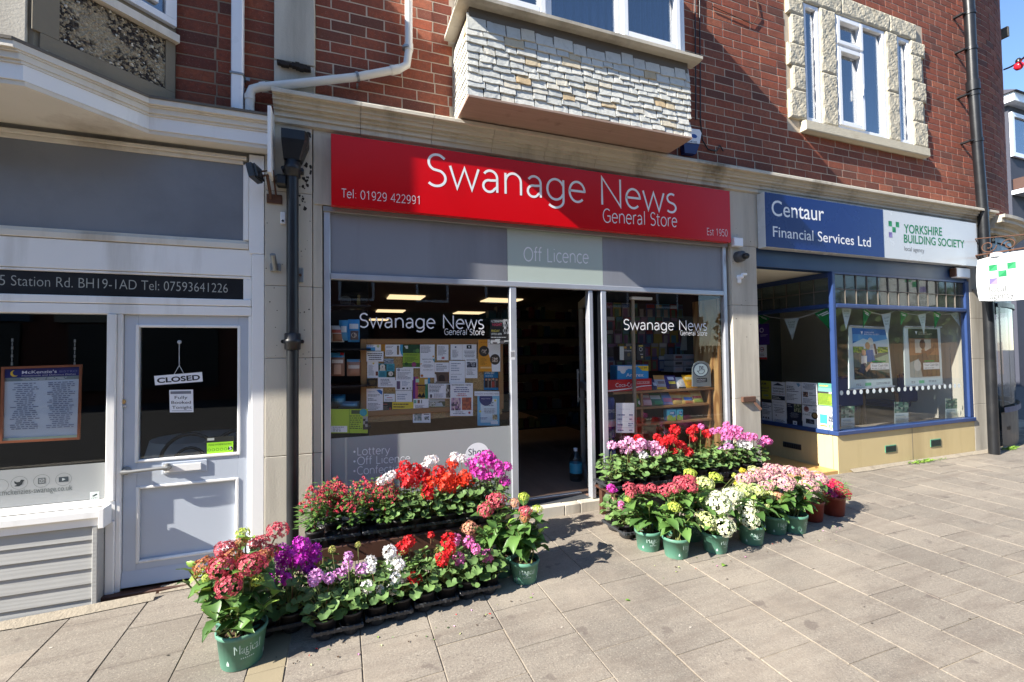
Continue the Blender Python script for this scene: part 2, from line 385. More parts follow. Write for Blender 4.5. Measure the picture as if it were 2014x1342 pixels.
def ply_mat():
    t = NT('plywood'); p = t.pos()
    w = t.n('TexWave', wave_type='RINGS', rings_direction='SPHERICAL'); w.inputs['Scale'].default_value = 2.2; w.inputs['Distortion'].default_value = 9
    w.inputs['Detail'].default_value = 2; w.inputs['Detail Scale'].default_value = .8
    mp = t.n('Mapping'); mp.inputs['Scale'].default_value = (1, 3.2, .8); t.l(p, mp.inputs[0]); t.l(mp.outputs[0], w.inputs[0])
    c = t.ramp(w.outputs['Fac'], [(.1, S(150, 108, 64)), (.4, S(190, 150, 98)), (.9, S(198, 160, 108))]); t.bsdf(c, .55); return t.m
m_ply = ply_mat()
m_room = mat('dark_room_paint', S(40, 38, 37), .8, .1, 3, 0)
m_roomlight = mat('pale_room_paint', S(226, 222, 208), .8, .05, 3, 0)
def cork():
    t = NT('cork'); p = t.pos(); n = t.noise(160, 4, .7, p); c = t.ramp(n, [(.35, S(96, 74, 48)), (.5, S(172, 142, 96)), (.65, S(206, 178, 128))]); t.bsdf(c, .9); return t.m
m_cork = cork()
def floor_mat():
    t = NT('wood_plank_floor'); p = t.pos()
    mp = t.n('Mapping'); mp.inputs['Scale'].default_value = (9, 1.2, 1); t.l(p, mp.inputs[0])
    c = t.mix(t.noise(1.6, 5, .6, mp.outputs[0]), S(112, 88, 76), S(164, 136, 120)); t.bsdf(c, .45); return t.m
m_floor = floor_mat()
m_glass = glass('shop_glass', (.98, .985, .98), .9)
m_glass_up = glass('upper_window_glass', (.62, .68, .76), 6)
m_frost = glass('frosted_film', (.62, .66, .66), .7, rough=.25, haze=.42)
m_lead_glass = glass('leaded_glass', (.46, .54, .52), 1.1, rough=.04, haze=.05)
m_bright = emat('ceiling_light_diffuser', (1, .74, .42), .55)
m_curtain = mat('net_curtain', S(104, 116, 138), .9, .1, 12, .5, 30, .02)
def slab_mat():
    t = NT('concrete_slab'); p = t.pos(); k = t.n('ObjectInfo').outputs['Random']
    c = t.ramp(k, [(0, S(124, 117, 107)), (.5, S(133, 125, 114)), (1, S(141, 132, 120))])
    c = t.mix(t.ramp(t.noise(95, 4, .75, p), [(.36, .6), (.52, 0)]), c, S(98, 90, 84))
    c = t.mix(t.ramp(t.noise(130, 3, .75, p), [(.55, 0), (.68, .55)]), c, S(186, 175, 160))
    mp = t.n('Mapping'); mp.inputs['Scale'].default_value = (.9, 5, 1); mp.inputs['Rotation'].default_value = (0, 0, .12); t.l(p, mp.inputs[0])
    c = t.mix(t.ramp(t.noise(2.4, 9, .66, mp.outputs[0]), [(.47, 0), (.66, .5)]), c, S(104, 93, 84))
    c = t.mix(t.ramp(t.noise(1.3, 7, .62, p), [(.48, 0), (.72, .45)]), c, S(176, 164, 147))
    c = t.mix(t.ramp(t.noise(9, 3, .5, p), [(.66, 0), (.71, .55)]), c, S(96, 86, 80))
    t.bsdf(c, .82, t.bump(t.math('ADD', t.noise(110, 4, .75, p), t.math('MULTIPLY', t.noise(14, 5, .6, p), .9)), .5, .004)); return t.m
m_slab = slab_mat()
m_slab_y = mat('yellow_york_stone', S(142, 130, 106), .85, .1, 8, .4, 140, .003)
m_joint = mat('sandy_joint', S(158, 146, 128), .95, .25, 25, .4, 160, .003, dirt=S(70, 62, 54), dirt_scale=3, dirt_amt=.9, dirt_at=.44)
m_asphalt = mat('asphalt', (.06, .06, .06), .9, .2, 8, .4, 150)
m_fillet = mat('mortar_fillet', S(150, 140, 124), .9, .2, 12, .7, 50, .01, dirt=S(90, 80, 68), dirt_scale=5, dirt_amt=.8)

# ------------------------------------------------------------------ ground, pavement, road
g = MB(); g.box(-150, 300, -200, 250, -.6, .03, m_asphalt); tag(g.build('ground'), kind='structure')
pv = MB(); xs = [-7+i*.25 for i in range(75)]; ys = [-4.3, -3.5, -2.6, -1.7, -.8, 0, .4, 3, 6]
for i in range(len(xs)-1):
    for j in range(len(ys)-1):
        q = [(xs[i], ys[j]), (xs[i+1], ys[j]), (xs[i+1], ys[j+1]), (xs[i], ys[j+1])]
        pv.quad(*[Vector((a, b, gz(a, min(b, 0))-.0045)) for a, b in q], m_joint)
pv.box(-7, 11.5, -4.45, -4.301, -.1, .125, m_stone)
pavement = tag(pv.build('pavement'), kind='structure')
def slab_mesh(w, l, mt, seed):
    r = random.Random(seed); e = .0022; mb = MB(); t = .03
    P = [(0, 0), (w, 0), (w, l), (0, l)]; j = [(r.uniform(-.0015, .0015), r.uniform(-.0015, .0015)) for _ in P]
    top = [(x+(e if x == 0 else -e)+a, y+(e if y == 0 else -e)+b, 0) for (x, y), (a, b) in zip(P, j)]
    mid = [(x+a, y+b, -e) for (x, y), (a, b) in zip(P, j)]; low = [(x+a, y+b, -t) for (x, y), (a, b) in zip(P, j)]
    mb.add(top+mid+low, [(0, 1, 2, 3)]+[(i, 4+i, 4+(i+1) % 4, (i+1) % 4) for i in range(4)]+[(4+i, 8+i, 8+(i+1) % 4, 4+(i+1) % 4) for i in range(4)], mt)
    me = mb.mesh('paving_slab')
    bm = bmesh.new(); bm.from_mesh(me); bmesh.ops.recalc_face_normals(bm, faces=bm.faces); bm.to_mesh(me); bm.free()
    return me
J = .0045
slab_cache = {}
jx = [-2.03, -1.70, -1.367, -1.026, -.694, -.388, -.232, .085, .41, .735]+[1.048+.3165*i for i in range(32)]
cand = []
for i in range(len(jx)-1):
    w = jx[i+1]-jx[i]; par = (round((jx[i]-1.048)/.3165)) % 2 if i > 8 else i % 2
    y = -1.476-(.1635 if par else 0)-.315*8
    while y < -.02:
        y1 = min(y+.315, -.012)
        if y1-y > .05 and inview((jx[i]+w/2, y+.15, gz(jx[i], y)), 160):
            cand.append(((Vector((jx[i], y, 0))-Vector((0, -3.3, 0))).length, jx[i], w, y, y1-y))
        y += .315
cand.sort()
for n, (d, x, w, y, l) in enumerate(cand[:300]):
    yel = abs(x+.388) < .01
    k = (round(w, 3), round(l, 3), yel, n % 3)
    if k not in slab_cache: slab_cache[k] = slab_mesh(w-J, l-J, m_slab_y if yel else m_slab, n)
    z0 = gz(x, y); dzx = (gz(x+w, y)-z0)/w
    ax = Vector((1, 0, dzx)).normalized(); az = ax.cross(Vector((0, 1, .021))).normalized(); ay = az.cross(ax)
    M_ = Matrix.Translation((x+J/2, y+J/2, z0+R.uniform(-.001, .0014))) @ Matrix((ax, ay, az)).transposed().to_4x4()
    link(slab_cache[k], 'paving_slab', pavement, M_)
rest = MB()
for (d, x, w, y, l) in cand[300:]:
    rest.quad(*[(a, b, gz(a, b)+.001) for a, b in ((x+J/2, y+J/2), (x+w-J/2, y+J/2), (x+w-J/2, y+l-J/2), (x+J/2, y+l-J/2))], m_slab)
if rest.f: tag(rest.build('paving_slab', pavement), kind='stuff')
# mortar fillet where the pavement meets the walls
fl = MB()
for i in range(34):
    x = -2.2+i*.3
    yy = -.075 if x < -1.3 else -.002
    if x > 3.76 and x < 4.84 or .95 < x < 1.9: continue
    a = [(x, yy, gz(x, 0)+.0), (x+.301, yy, gz(x+.3, 0)), ]
    r1, r2 = R.uniform(.03, .06), R.uniform(.03, .06)
    fl.add([(x, yy, gz(x, 0)+.03), (x+.3, yy, gz(x+.3, 0)+.03), (x+.3, yy-r2, gz(x+.3, 0)+.003), (x, yy-r1, gz(x, 0)+.003)], [(0, 1, 2, 3)], m_fillet)
tag(fl.build('mortar_fillet', pavement), kind='stuff')

# ------------------------------------------------------------------ bricks, each laid one by one
def brick_mesh(w, h, mt, seed):
    r = random.Random(seed); mb = MB(); c = .0028; d = .0
    j = lambda: r.uniform(-.0022, .0022)
    P = [(0, 0), (w, 0), (w, h), (0, h)]; J4 = [(j(), j()) for _ in P]
    f = [(x+(c if x == 0 else -c)+a, -.0026+r.uniform(-.0006, .0006), z+(c if z == 0 else -c)+b) for (x, z), (a, b) in zip(P, J4)]
    m = [(x+a, -.0010, z+b) for (x, z), (a, b) in zip(P, J4)]; k = [(x+a, .012, z+b) for (x, z), (a, b) in zip(P, J4)]
    mb.add(f+m+k, [(0, 1, 2, 3)]+[(i, 4+i, 4+(i+1) % 4, (i+1) % 4) for i in range(4)]+[(4+i, 8+i, 8+(i+1) % 4, 4+(i+1) % 4) for i in range(4)], mt)
    me = mb.mesh('brick'); bm = bmesh.new(); bm.from_mesh(me); bmesh.ops.recalc_face_normals(bm, faces=bm.faces); bm.to_mesh(me); bm.free()
    return me
_bm = {}
def brick_field(parent, x0, x1, z0, z1, mt, holes=(), frame=None, bond='stretcher', limit=300, L=.225, H=.0690, pitch=.0772, jt=.0085):
    """frame(u, z) -> matrix that lays a brick at u along the wall"""
    frame = frame or (lambda u, z, w: Matrix.Translation((u, 0, z)))
    out = []; row = 0; z = z0+.004
    while z < z1:
        h = min(H, z1-z)
        if h < .02: break
        u = x0-(R.uniform(.0, .02) + (row % 2)*.118); kk = row % 2
        while u < x1:
            Lw = L if bond == 'stretcher' else (L if kk % 2 == 0 else .108)
            if bond == 'stretcher' and R.random() < .04: Lw = .108
            kk += 1
            spans = [(max(u, x0), min(u+Lw, x1))]
            for (a, b, c, d) in holes:
                if z < d-.004 and z+h > c+.004:
                    ns = []
                    for (p, q) in spans:
                        if q <= a or p >= b: ns.append((p, q))
                        else:
                            if p < a: ns.append((p, a))
                            if q > b: ns.append((b, q))
                    spans = ns
            for (p, q) in spans:
                if q-p > .025: out.append((p, z, q-p, h))
            u += Lw+jt+R.uniform(-.0015, .0015)
        z += pitch; row += 1
    seen = []; hid = []
    for b in out:
        M_ = frame(b[0], b[1], b[2]); c = M_ @ Vector((b[2]/2, 0, b[3]/2))
        (seen if inview(c, 40) else hid).append(((c-CAM_POS).length, b, M_))
    seen.sort(key=lambda s: s[0])
    for n, (d, b, M_) in enumerate(seen[:limit]):
        wq = max(.025, round(b[2]/.01)*.01) if abs(b[2]-L) > .002 else L
        k = (wq, round(b[3], 3), mt.name, R.randrange(4))
        if k not in _bm: _bm[k] = brick_mesh(wq, b[3], mt, len(_bm))
        sc = Matrix.Diagonal((b[2]/wq, 1, 1, 1))
        link(_bm[k], 'brick', parent, parent_fix(parent) @ M_ @ sc)
    rs = MB()
    for (d, b, M_) in seen[limit:]+[h for h in hid if h[1][1] < z0+9]:
        me = _bm.get((L, round(b[3], 3), mt.name, 0)) or brick_mesh(L, b[3], mt, 0); _bm[(L, round(b[3], 3), mt.name, 0)] = me
        sc = M_ @ Matrix.Diagonal((b[2]/L, 1, 1, 1))
        rs.add([sc @ v.co for v in me.vertices], [list(p.vertices) for p in me.polygons], mt)
    if rs.f: tag(rs.build('brick', parent), kind='stuff')
def parent_fix(p): return Matrix.Identity(4)
# ------------------------------------------------------------------ the brick building over both shops
bb = thing('brick_building', 'red brick building with slate hung bay window, rock faced stone window and long stone cornice', 'building', (3.6, .1, .2))
w = MB(); Yb = .02; Wt = .30
LX = [(4.52, 4.76), (5.0, 5.83), (6.04, 6.28)]; LZ = (3.87, 5.13)
xe = 7.695
cuts = [-.405]+[v for p in LX for v in p]+[xe]
for i in range(0, len(cuts), 2): w.box(cuts[i], cuts[i+1], Yb, Yb+Wt, 3.0, 9, m_mortar)
for (a, b) in LX:
    w.box(a, b, Yb, Yb+Wt, 3.0, LZ[0], m_mortar); w.box(a, b, Yb, Yb+Wt, LZ[1], 9, m_mortar)
w.box(-.405, xe, .6, .7, 2.8, 9, m_roomlight); w.box(-.405, xe, Yb+Wt, 8, 9, 9.1, m_lead)
w.build('wall', bb)
qz = [3.77, 3.862, 4.16, 4.42, 4.65, 4.97, 5.18, 5.33]
holes = [(.79, 2.655, 3.2, 5.0), (4.27, 6.56, 3.745, 5.335), (-.405, -.155, 3, 9)]
brick_field(bb, -.155, xe-.012, 3.2, 7.4, m_brick, holes, lambda u, z, wd: Matrix.Translation((u, Yb, z)))
# pilaster of the upper wall
p = MB(); p.box(-.405, -.16, -.012, Yb-.002, 3.2, 3.44, m_stone, .004); p.box(-.405, -.16, -.012, Yb-.002, 3.446, 5.2, m_stone, .004); p.build('pilaster', bb)
lg = MB()
for i in range(9): lg.box(-.385+i*.022, -.36+i*.022, -.045-R.random()*.015, -.0125, 3.405-i*.002+R.uniform(-.008, .008), 3.42+R.uniform(0, .008), m_dirt_gap_shade)
lg.build('broken_ledge', bb)
# long moulded cornice, laid in stones
prof = [(.018, 3.218), (-.13, 3.196), (-.135, 3.190), (-.135, 3.168), (-.098, 3.172), (-.098, 3.140), (-.082, 3.143), (-.078, 3.118), (-.054, 3.122), (-.054, 3.098), (-.034, 3.101), (-.034, 3.066), (-.020, 3.069), (-.022, 3.03), (.018, 3.02)]
xc = [-.405, .13, .62, 1.08, 1.52, 1.98, 2.45, 2.93, 3.42, 3.80, 4.35, 4.92, 5.5, 6.1, 6.7, 7.25, 7.69]
for i in range(len(xc)-1):
    mb = MB(); mb.prism([(xc[i]+.0015, y, z+R.uniform(-.0, .0)) for y, z in prof], (xc[i+1]-xc[i]-.003, 0, 0), m_cornice); mb.build('cornice_stone', bb)
# frieze behind the signs and the stone piers between the shops
def pier(x0, x1, z0, ztop, step=None, joints=(.85, 1.50, 1.93), Y=0.0, mt=None):
    zs = [z0]+[j for j in joints if z0 < j < ztop]+[ztop]
    for a, b in zip(zs[:-1], zs[1:]):
        mb = MB(); mb.box(x0, x1, Y, Y+.30, a+.0015, b-.0015, mt or m_stone, .003); mb.build('pier_stone', bb)
    mb = MB(); mb.box(x0+.004, x1-.004, Y+.003, Y+.30, z0, ztop-.01, m_lead); mb.build('pier_core', bb)
pier(-.458, -.178, .1, 3.03, joints=(.86, 1.49, 1.96, 2.58))
pier(-.174, -.116, .1, 2.60, joints=(.86, 1.49, 1.96), Y=.012)
pier(3.455, 3.775, .15, 3.03, joints=(1.05, 1.93, 2.50))
pier(7.28, 7.56, .15, 3.03, joints=(.8, 1.36, 1.86))
mb = MB(); mb.box(-.17, 3.452, .004, .3, 2.52, 3.03, m_stone); mb.box(3.778, 7.277, .004, .3, 2.50, 3.03, m_stone); mb.build('frieze', bb)
# soot and paint loss near the hopper
# --- bay window
bay = MB(); BX0, BX1, BY = .80, 2.645, -.40
bay.box(BX0+.012, BX1-.012, BY+.012, Yb-.002, 3.222, 3.73, m_dirt_gap_shade); bay.box(BX0+.010, BX1-.010, BY+.004, Yb-.002, 3.731, 3.83, m_lead); bay.box(BX0+.03, BX1-.03, BY+.10, Yb-.002, 3.86, 4.86, m_room)  # slate backing coloured near black to stand for shade in the gaps
bayo = bay.build('bay_window', bb)
mb = MB(); mb.box(BX0-.006, BX1+.006, BY-.012, -.002, 3.205, 3.2215, m_soffit, .002)
mb.build('soffit', bayo)
mb = MB(); mb.prism([(0, -.475, 3.835), (0, -.475, 3.858), (0, -.34, 3.875), (0, -.34, 3.832), (0, -.44, 3.826)], (1, 0, 0), m_stone)
mb.v = [((BX0-.075)+(BX1-BX0+.15)*x, y, z) for x, y, z in mb.v]
mb.prism([(BX0-.075, -.475, 3.8362), (BX0-.075, 0, 3.8362), (BX0+.03, 0, 3.8362), (BX0+.03, -.34, 3.8362)], (0, 0, .022), m_stone)
mb.build('window_sill', bayo)
wf = MB(); fy0, fy1 = BY+.015, BY+.075
zt = 4.75; fb = 3.872
def frame_rect(mb, x0, x1, z0, z1, t, y0, y1, mt, b=.004):
    mb.box(x0, x0+t, y0, y1, z0, z1, mt, b); mb.box(x1-t, x1, y0, y1, z0, z1, mt, b)
    mb.box(x0+t, x1-t, y0+.001, y1-.001, z0, z0+t, mt, b); mb.box(x0+t, x1-t, y0+.001, y1-.001, z1-t, z1, mt, b)
frame_rect(wf, BX0+.02, BX1-.02, fb, zt, .05, fy0, fy1, m_upvc)
for x in (1.405, 2.005): wf.box(x-.025, x+.025, fy0+.002, fy1, fb+.05, zt-.05, m_upvc, .004)
frame_rect(wf, BX0+.072, 1.378, fb+.052, zt-.052, .045, fy0-.012, fy1-.01, m_upvc); frame_rect(wf, 2.032, BX1-.072, fb+.052, zt-.052, .045, fy0-.012, fy1-.01, m_upvc)
wf.box(BX0+.02, BX0+.06, fy1+.001, -.005, fb, zt, m_upvc, .004)
wf.box(BX1-.06, BX1-.02, fy1+.001, -.005, fb, zt, m_upvc, .004)
wf.build('window_frame', bayo)
for a, b in ((BX0+.08, 1.37), (1.43, 1.98), (2.04, BX1-.08)):
    mb = MB(); mb.box(a, b, fy0+.025, fy0+.031, fb+.03, zt-.03, m_glass_up); mb.build('pane', bayo)
cu = MB()
for i in range(40):
    x = 2.16+i*.0105; cu.quad((x, -.30+.018*math.sin(i*1.3), 3.86), (x+.0105, -.30+.018*math.sin((i+1)*1.3), 3.86), (x+.0105, -.30+.018*math.sin((i+1)*1.3), 4.8), (x, -.30+.018*math.sin(i*1.3), 4.8), m_curtain)
for i in range(46):
    x = 1.42+i*.0125; cu.quad((x, -.305+.012*math.sin(i*1.1), 3.86), (x+.0125, -.305+.012*math.sin((i+1)*1.1), 3.86), (x+.0125, -.305+.012*math.sin((i+1)*1.1), 4.8), (x, -.305+.012*math.sin(i*1.1), 4.8), m_curtain)
cu.build('curtain', bayo)
mb = MB(); mb.box(BX0-.02, BX1+.02, BY-.04, -.002, 4.755, 4.85, m_upvc, .01); mb.box(BX0-.06, BX1+.06, BY-.14, -.002, 4.851, 4.93, m_lead, .01); mb.build('bay_roof', bayo)
# slates, hung one by one
def slate_mesh(w, h, seed):
    r = random.Random(seed); mb = MB(); n = 5; t = .007
    bot = [(w*i/n+(r.uniform(-.003, .003) if 0 < i < n else 0), r.uniform(-.0025, .003)) for i in range(n+1)]
    F = [(x, -t-.004+r.uniform(-.002, .001), z) for x, z in bot]+[(w-r.uniform(0, .003), -.004, h), (r.uniform(0, .003), -.004, h)]
    B = [(x, .0, z) for x, y, z in F]
    k = len(F)
    mb.add(F+B, [tuple(range(k))]+[(i, k+i, k+(i+1) % k, (i+1) % k) for i in range(k)], m_slate)
    me = mb.mesh('slate'); bm = bmesh.new(); bm.from_mesh(me); bmesh.ops.recalc_face_normals(bm, faces=bm.faces); bm.to_mesh(me); bm.free(); return me
_sl = {}
def lay_slate(w, h, M_):
    k = (round(w/.015)*.015, h, R.randrange(3))
    if k not in _sl: _sl[k] = slate_mesh(k[0], h, len(_sl)+50)
    link(_sl[k], 'slate', bayo, M_ @ Matrix.Diagonal((w/k[0], 1, 1, 1)))
rowh = .0505; nrow = 10
for rI in range(nrow):
    z = 3.222+rI*rowh; x = BX0-.004-R.uniform(0, .012)
    top = rI == nrow-1
    while x < BX1+.006:
        wd = R.choice([.085, .10, .115, .13, .15, .12, .10]) if not top else R.choice([.11, .14, .15, .16])
        wd = min(wd, BX1+.012-x)
        if wd < .03: break
        dz = R.uniform(-.010, .010)
        lay_slate(wd-.007, .115 if top else .078, Matrix.Translation((x, BY+.006-R.uniform(0, .004), z+dz)) @ Matrix.Rotation(math.radians(R.uniform(-5.0, -3.0)), 4, 'X') @ Matrix.Rotation(math.radians(R.uniform(-1.1, 1.1)), 4, 'Y'))
        x += wd
for rI in range(nrow):
    z = 3.222+rI*rowh; y = Yb-.004
    while y > BY-.002:
        wd = min(R.choice([.10, .13, .15]), y-BY+.002)
        if wd < .03: break
        # faces -x : local x runs towards -y
        M_ = Matrix.Translation((BX0+.006, y, z+R.uniform(-.004, .004))) @ Matrix.Rotation(-PI/2, 4, 'Z') @ Matrix.Rotation(math.radians(R.uniform(-3.6, -1.8)), 4, 'X')
        lay_slate(wd-.003, .115 if rI == nrow-1 else .078, M_)
        y -= wd
# --- rock faced stone window
sw = MB(); 
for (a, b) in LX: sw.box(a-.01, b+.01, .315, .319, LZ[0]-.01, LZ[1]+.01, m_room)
swo = sw.build('stone_window', bb)
def rock(x0, x1, z0, z1, seed, proud=.045, mt=None):
    r = random.Random(seed); nx = max(2, int((x1-x0)/.019)); nz = max(2, int((z1-z0)/.019)); ph = [r.uniform(0, 6) for _ in range(6)]; vs = []; fs = []
    for j in range(nz+1):
        for i in range(nx+1):
            ed = i in (0, nx) or j in (0, nz)
            y = -.006 if ed else -.008-proud*(.45+.34*r.random()+.22*math.sin(i*.55+ph[0])*math.cos(j*.5+ph[1])+.2*math.sin(i*1.1+j*.8+ph[2]))
            vs.append((x0+(x1-x0)*i/nx+(0 if ed else r.uniform(-.003, .003)), y, z0+(z1-z0)*j/nz+(0 if ed else r.uniform(-.003, .003))))
    for j in range(nz):
        for i in range(nx):
            a = j*(nx+1)+i; fs.append((a, a+1, a+nx+2, a+nx+1))
    mb = MB(); mb.add(vs, fs, mt or m_stone_l)
    mb.add([(x0, -.0055, z0), (x1, -.0055, z0), (x1, -.0055, z1), (x0, -.0055, z1), (x0, .25, z0), (x1, .25, z0), (x1, .25, z1), (x0, .25, z1)], [(0, 4, 5, 1), (1, 5, 6, 2), (2, 6, 7, 3), (3, 7, 4, 0)], mt or m_stone_l)
    mb.build('stone_block', swo, fix=False)
qe = [3.868, 4.165, 4.42, 4.65, 4.96, 5.13]
for i in range(5):
    long_ = i % 2 == 0
    rock(4.285 if long_ else 4.335, 4.52, qe[i]+.002, qe[i+1]-.002, 100+i, .011)
    rock(6.28, 6.55 if long_ else 6.48, qe[i]+.002, qe[i+1]-.002, 120+i, .011)
for k, (a, b) in enumerate(((4.762, 4.998), (5.832, 6.038))):
    rock(a, b, 3.87, 4.43, 140+k, .011); rock(a, b, 4.434, 5.128, 150+k, .011)
for k, (a, b) in enumerate(((4.285, 5.10), (5.104, 5.905), (5.909, 6.40))): rock(a, b, 5.134, 5.335, 160+k, .011)
mb = MB(); mb.prism([(0, Yb-.004, 3.745), (0, -.05, 3.745), (0, -.055, 3.755), (0, -.05, 3.845), (0, .08, 3.865), (0, .08, 3.8)], (1, 0, 0), m_stone_l); mb.v = [(4.45+2.04*x, y, z) for x, y, z in mb.v]
mb.build('window_sill', swo)
for k, (a, b) in enumerate(LX):
    mb = MB(); frame_rect(mb, a+.002, b-.002, LZ[0]+.004, LZ[1]-.003, .042, .004, .07, m_upvc)
    if k == 1:
        mb.box(5.415, 5.455, .005, .069, LZ[0]+.05, LZ[1]-.05, m_upvc, .004)
        frame_rect(mb, 5.02, 5.435, 3.91, 4.77, .05, -.012, .05, m_upvc); frame_rect(mb, 5.02, 5.435, 4.80, 5.10, .045, -.012, .05, m_upvc)
        mb.box(5.375, 5.385, -.03, -.012, 4.28, 4.40, m_upvc, .002)
    mb.build('window_frame', swo)
    mb = MB(); mb.box(a+.03, b-.03, .036, .041, LZ[0]+.03, LZ[1]-.03, m_glass_up); mb.build('pane', swo)
    mb = MB()
    n = int((b-a)/.012)
    for i in range(n):
        f = lambda i: .13+.014*math.sin(i*.9)
        x = a+i*.012
        if k == 1 and 16 < i < 30: continue
        mb.quad((x, f(i), 3.87), (x+.012, f(i+1), 3.87), (x+.012, f(i+1), 5.13), (x, f(i), 5.13), m_curtain)
    mb.build('curtain', swo)

# ------------------------------------------------------------------ round corner of the same terrace: brick drum over a curved shop window
ct = thing('corner_turret', 'round brick corner of the building above a curved dark shop window', 'building', (7.6, 3, .2))
CX, CY, CRAD = 7.70, 3.02, 3.0
def cyl(mb, r, a0, a1, z0, z1, mt, n=28, thick=0):
    for i in range(n):
        t0, t1 = [math.radians(a0+(a1-a0)*k/n) for k in (i, i+1)]
        q = lambda t, z: (CX+r*math.cos(t), CY+r*math.sin(t), z)
        mb.quad(q(t0, z0), q(t1, z0), q(t1, z1), q(t0, z1), mt)
mb = MB(); cyl(mb, CRAD, -90, 30, 2.95, 9, m_mortar, 48); mb.build('wall', ct)
def turret_frame(u, z, wd):
    a = -PI/2+(u+wd/2)/CRAD
    return Matrix.Translation((CX+CRAD*math.cos(a), CY+CRAD*math.sin(a), z)) @ Matrix.Rotation(a+PI/2, 4, 'Z') @ Matrix.Translation((-wd/2, 0, 0))
brick_field(ct, 0.02, 3.1, 3.15, 7.2, m_brick, (), turret_frame, limit=290)
mb = MB()
for r_, z0, z1 in ((.06, 2.95, 3.0), (.10, 3.0, 3.06), (.17, 3.06, 3.11), (.20, 3.11, 3.15)):
    cyl(mb, CRAD+r_, -90, 30, z0, z1, m_cornice, 40)
    for z in (z0, z1):
        for i in range(40):
            t0, t1 = [math.radians(-90+120*k/40) for k in (i, i+1)]
            mb.quad(*[(CX+r*math.cos(t), CY+r*math.sin(t), z) for r, t in ((CRAD-.05, t0), (CRAD+r_, t0), (CRAD+r_, t1), (CRAD-.05, t1))], m_cornice)
for r_, z0, z1 in ((.10, 3.0, 3.06), (.17, 3.06, 3.11), (.20, 3.11, 3.15)): mb.quad((CX, CY-CRAD-r_, z0), (CX, CY-CRAD+.1, z0), (CX, CY-CRAD+.1, z1), (CX, CY-CRAD-r_, z1), m_cornice)
mb.build('cornice', ct)
mb = MB(); cyl(mb, CRAD+.01, -86, 30, .1, .66, m_dkgrey, 40); mb.build('stall_riser', ct)
mb = MB(); cyl(mb, CRAD+.04, -86, 30, .66, .73, m_bluep, 40); cyl(mb, CRAD+.02, -86, 30, 2.02, 2.08, m_black, 40); cyl(mb, CRAD+.015, -86, 30, 2.86, 2.95, m_black, 40)
for a in (-86, -56, -26, 4): cyl(mb, CRAD+.02, a, a+.9, .73, 2.95, m_black, 1)
mb.build('window_frame', ct)
mb = MB(); cyl(mb, CRAD, -86, 30, .73, 2.03, m_glass, 40); mb.build('pane', ct)
mb = MB(); cyl(mb, CRAD-.01, -86, 30, 2.07, 2.87, m_beam, 40); mb.build('curved_fascia', ct)
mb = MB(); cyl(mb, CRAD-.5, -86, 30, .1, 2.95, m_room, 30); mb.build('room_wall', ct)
mb = MB()
for i in range(8): mb.box(8.05+i*.012, 8.058+i*.012, .03, .055, .43, .47, m_black)
mb.box(8.03, 8.16, .04, .06, .42, .48, m_lead); mb.build('air_brick', ct)

# ------------------------------------------------------------------ the bistro next door
bi = thing('bistro_building', 'white and grey bistro front with canopy and pebbledash bay under old brick', 'building', (-1.2, .1, .1))
mb = MB(); mb.box(-6, -.405, .02, .3, 3.0, 9, m_mortar2); mb.box(-6, -.405, .3, 8, 9, 9.1, m_lead); mb.build('wall', bi)
brick_field(bi, -.95, -.408, 3.0, 4.6, m_brick2, (), lambda u, z, wd: Matrix.Translation((u, .02, z)), bond='flemish', L=.222)
def canopy_outline(off):
    o = off; return [(-6, -.46-o), (-1.42-o*.4, -.46-o), (-1.05+o*.3, -.085-o), (-.425, -.085-o), (-.425, .018), (-6, .018)]
for nm, off, z0, z1, mt in (('soffit', 0, 2.815, 2.838, m_cream_old), ('fascia_board', .008, 2.8385, 2.915, m_white), ('moulding', .016, 2.9155, 2.93, m_cream_old), ('moulding', .026, 2.9305, 2.962, m_cream_old), ('moulding', .036, 2.9625, 2.972, m_cream_old), ('moulding', .05, 2.9725, 3.004, m_cream_old), ('lead_flashing', .056, 3.0045, 3.02, m_lead)):
    mb = MB(); mb.prism([(x, y, z0) for x, y in canopy_outline(off)], (0, 0, z1-z0), mt); mb.build(nm, bi)
mb = MB(); mb.box(-.4235, -.402, -.16, -.002, 2.64, 3.06, m_white, .003); mb.build('end_board', bi)
mb = MB()
for i in range(60):
    t = R.random(); x = -1.40+t*.36+R.uniform(-.03, .03) if R.random() < .6 else R.uniform(-1.0, -.45)
    yb = -.46+(x+1.42)*1.0 if x < -1.05 else -.09
    r = R.uniform(.004, .014); mb.box(x-r, x+r, yb-r*.2, yb+r*2, 3.018, 3.022+r, m_lead if R.random() < .6 else m_stone, .003)
tag(mb.build('debris', bi), kind='stuff')
# canted bay over the canopy
bc = [(-6, -.42), (-1.41, -.42), (-.955, -.002)]
mb = MB(); mb.prism([(x, y, 3.02) for x, y in bc+[(-.955, .018), (-6, .018)]], (0, 0, .5), m_render); bayl = mb.build('bay_window', bi)
dv = Vector((bc[2][0]-bc[1][0], bc[2][1]-bc[1][1], 0)); LN = dv.length; dv.normalize(); nv = Vector((dv.y, -dv.x, 0))
def onbay(u, z, out): q = Vector((bc[1][0], bc[1][1], 0))+dv*u+nv*out; return (q.x, q.y, z)
def baybox(mb, u0, u1, z0, z1, o0, o1, mt):
    mb.add([onbay(u, z, o) for u in (u0, u1) for o in (o0, o1) for z in (z0, z1)], [(0, 1, 3, 2), (4, 6, 7, 5), (0, 4, 5, 1), (2, 3, 7, 6), (0, 2, 6, 4), (1, 5, 7, 3)], mt)
mb = MB(); n = 44; mz = 26; vs = []
for j in range(mz+1):
    for i in range(n+1):
        vs.append(onbay(.09+(LN-.14)*i/n, 3.115+.30*j/mz, .003+(R.uniform(0, .008))))
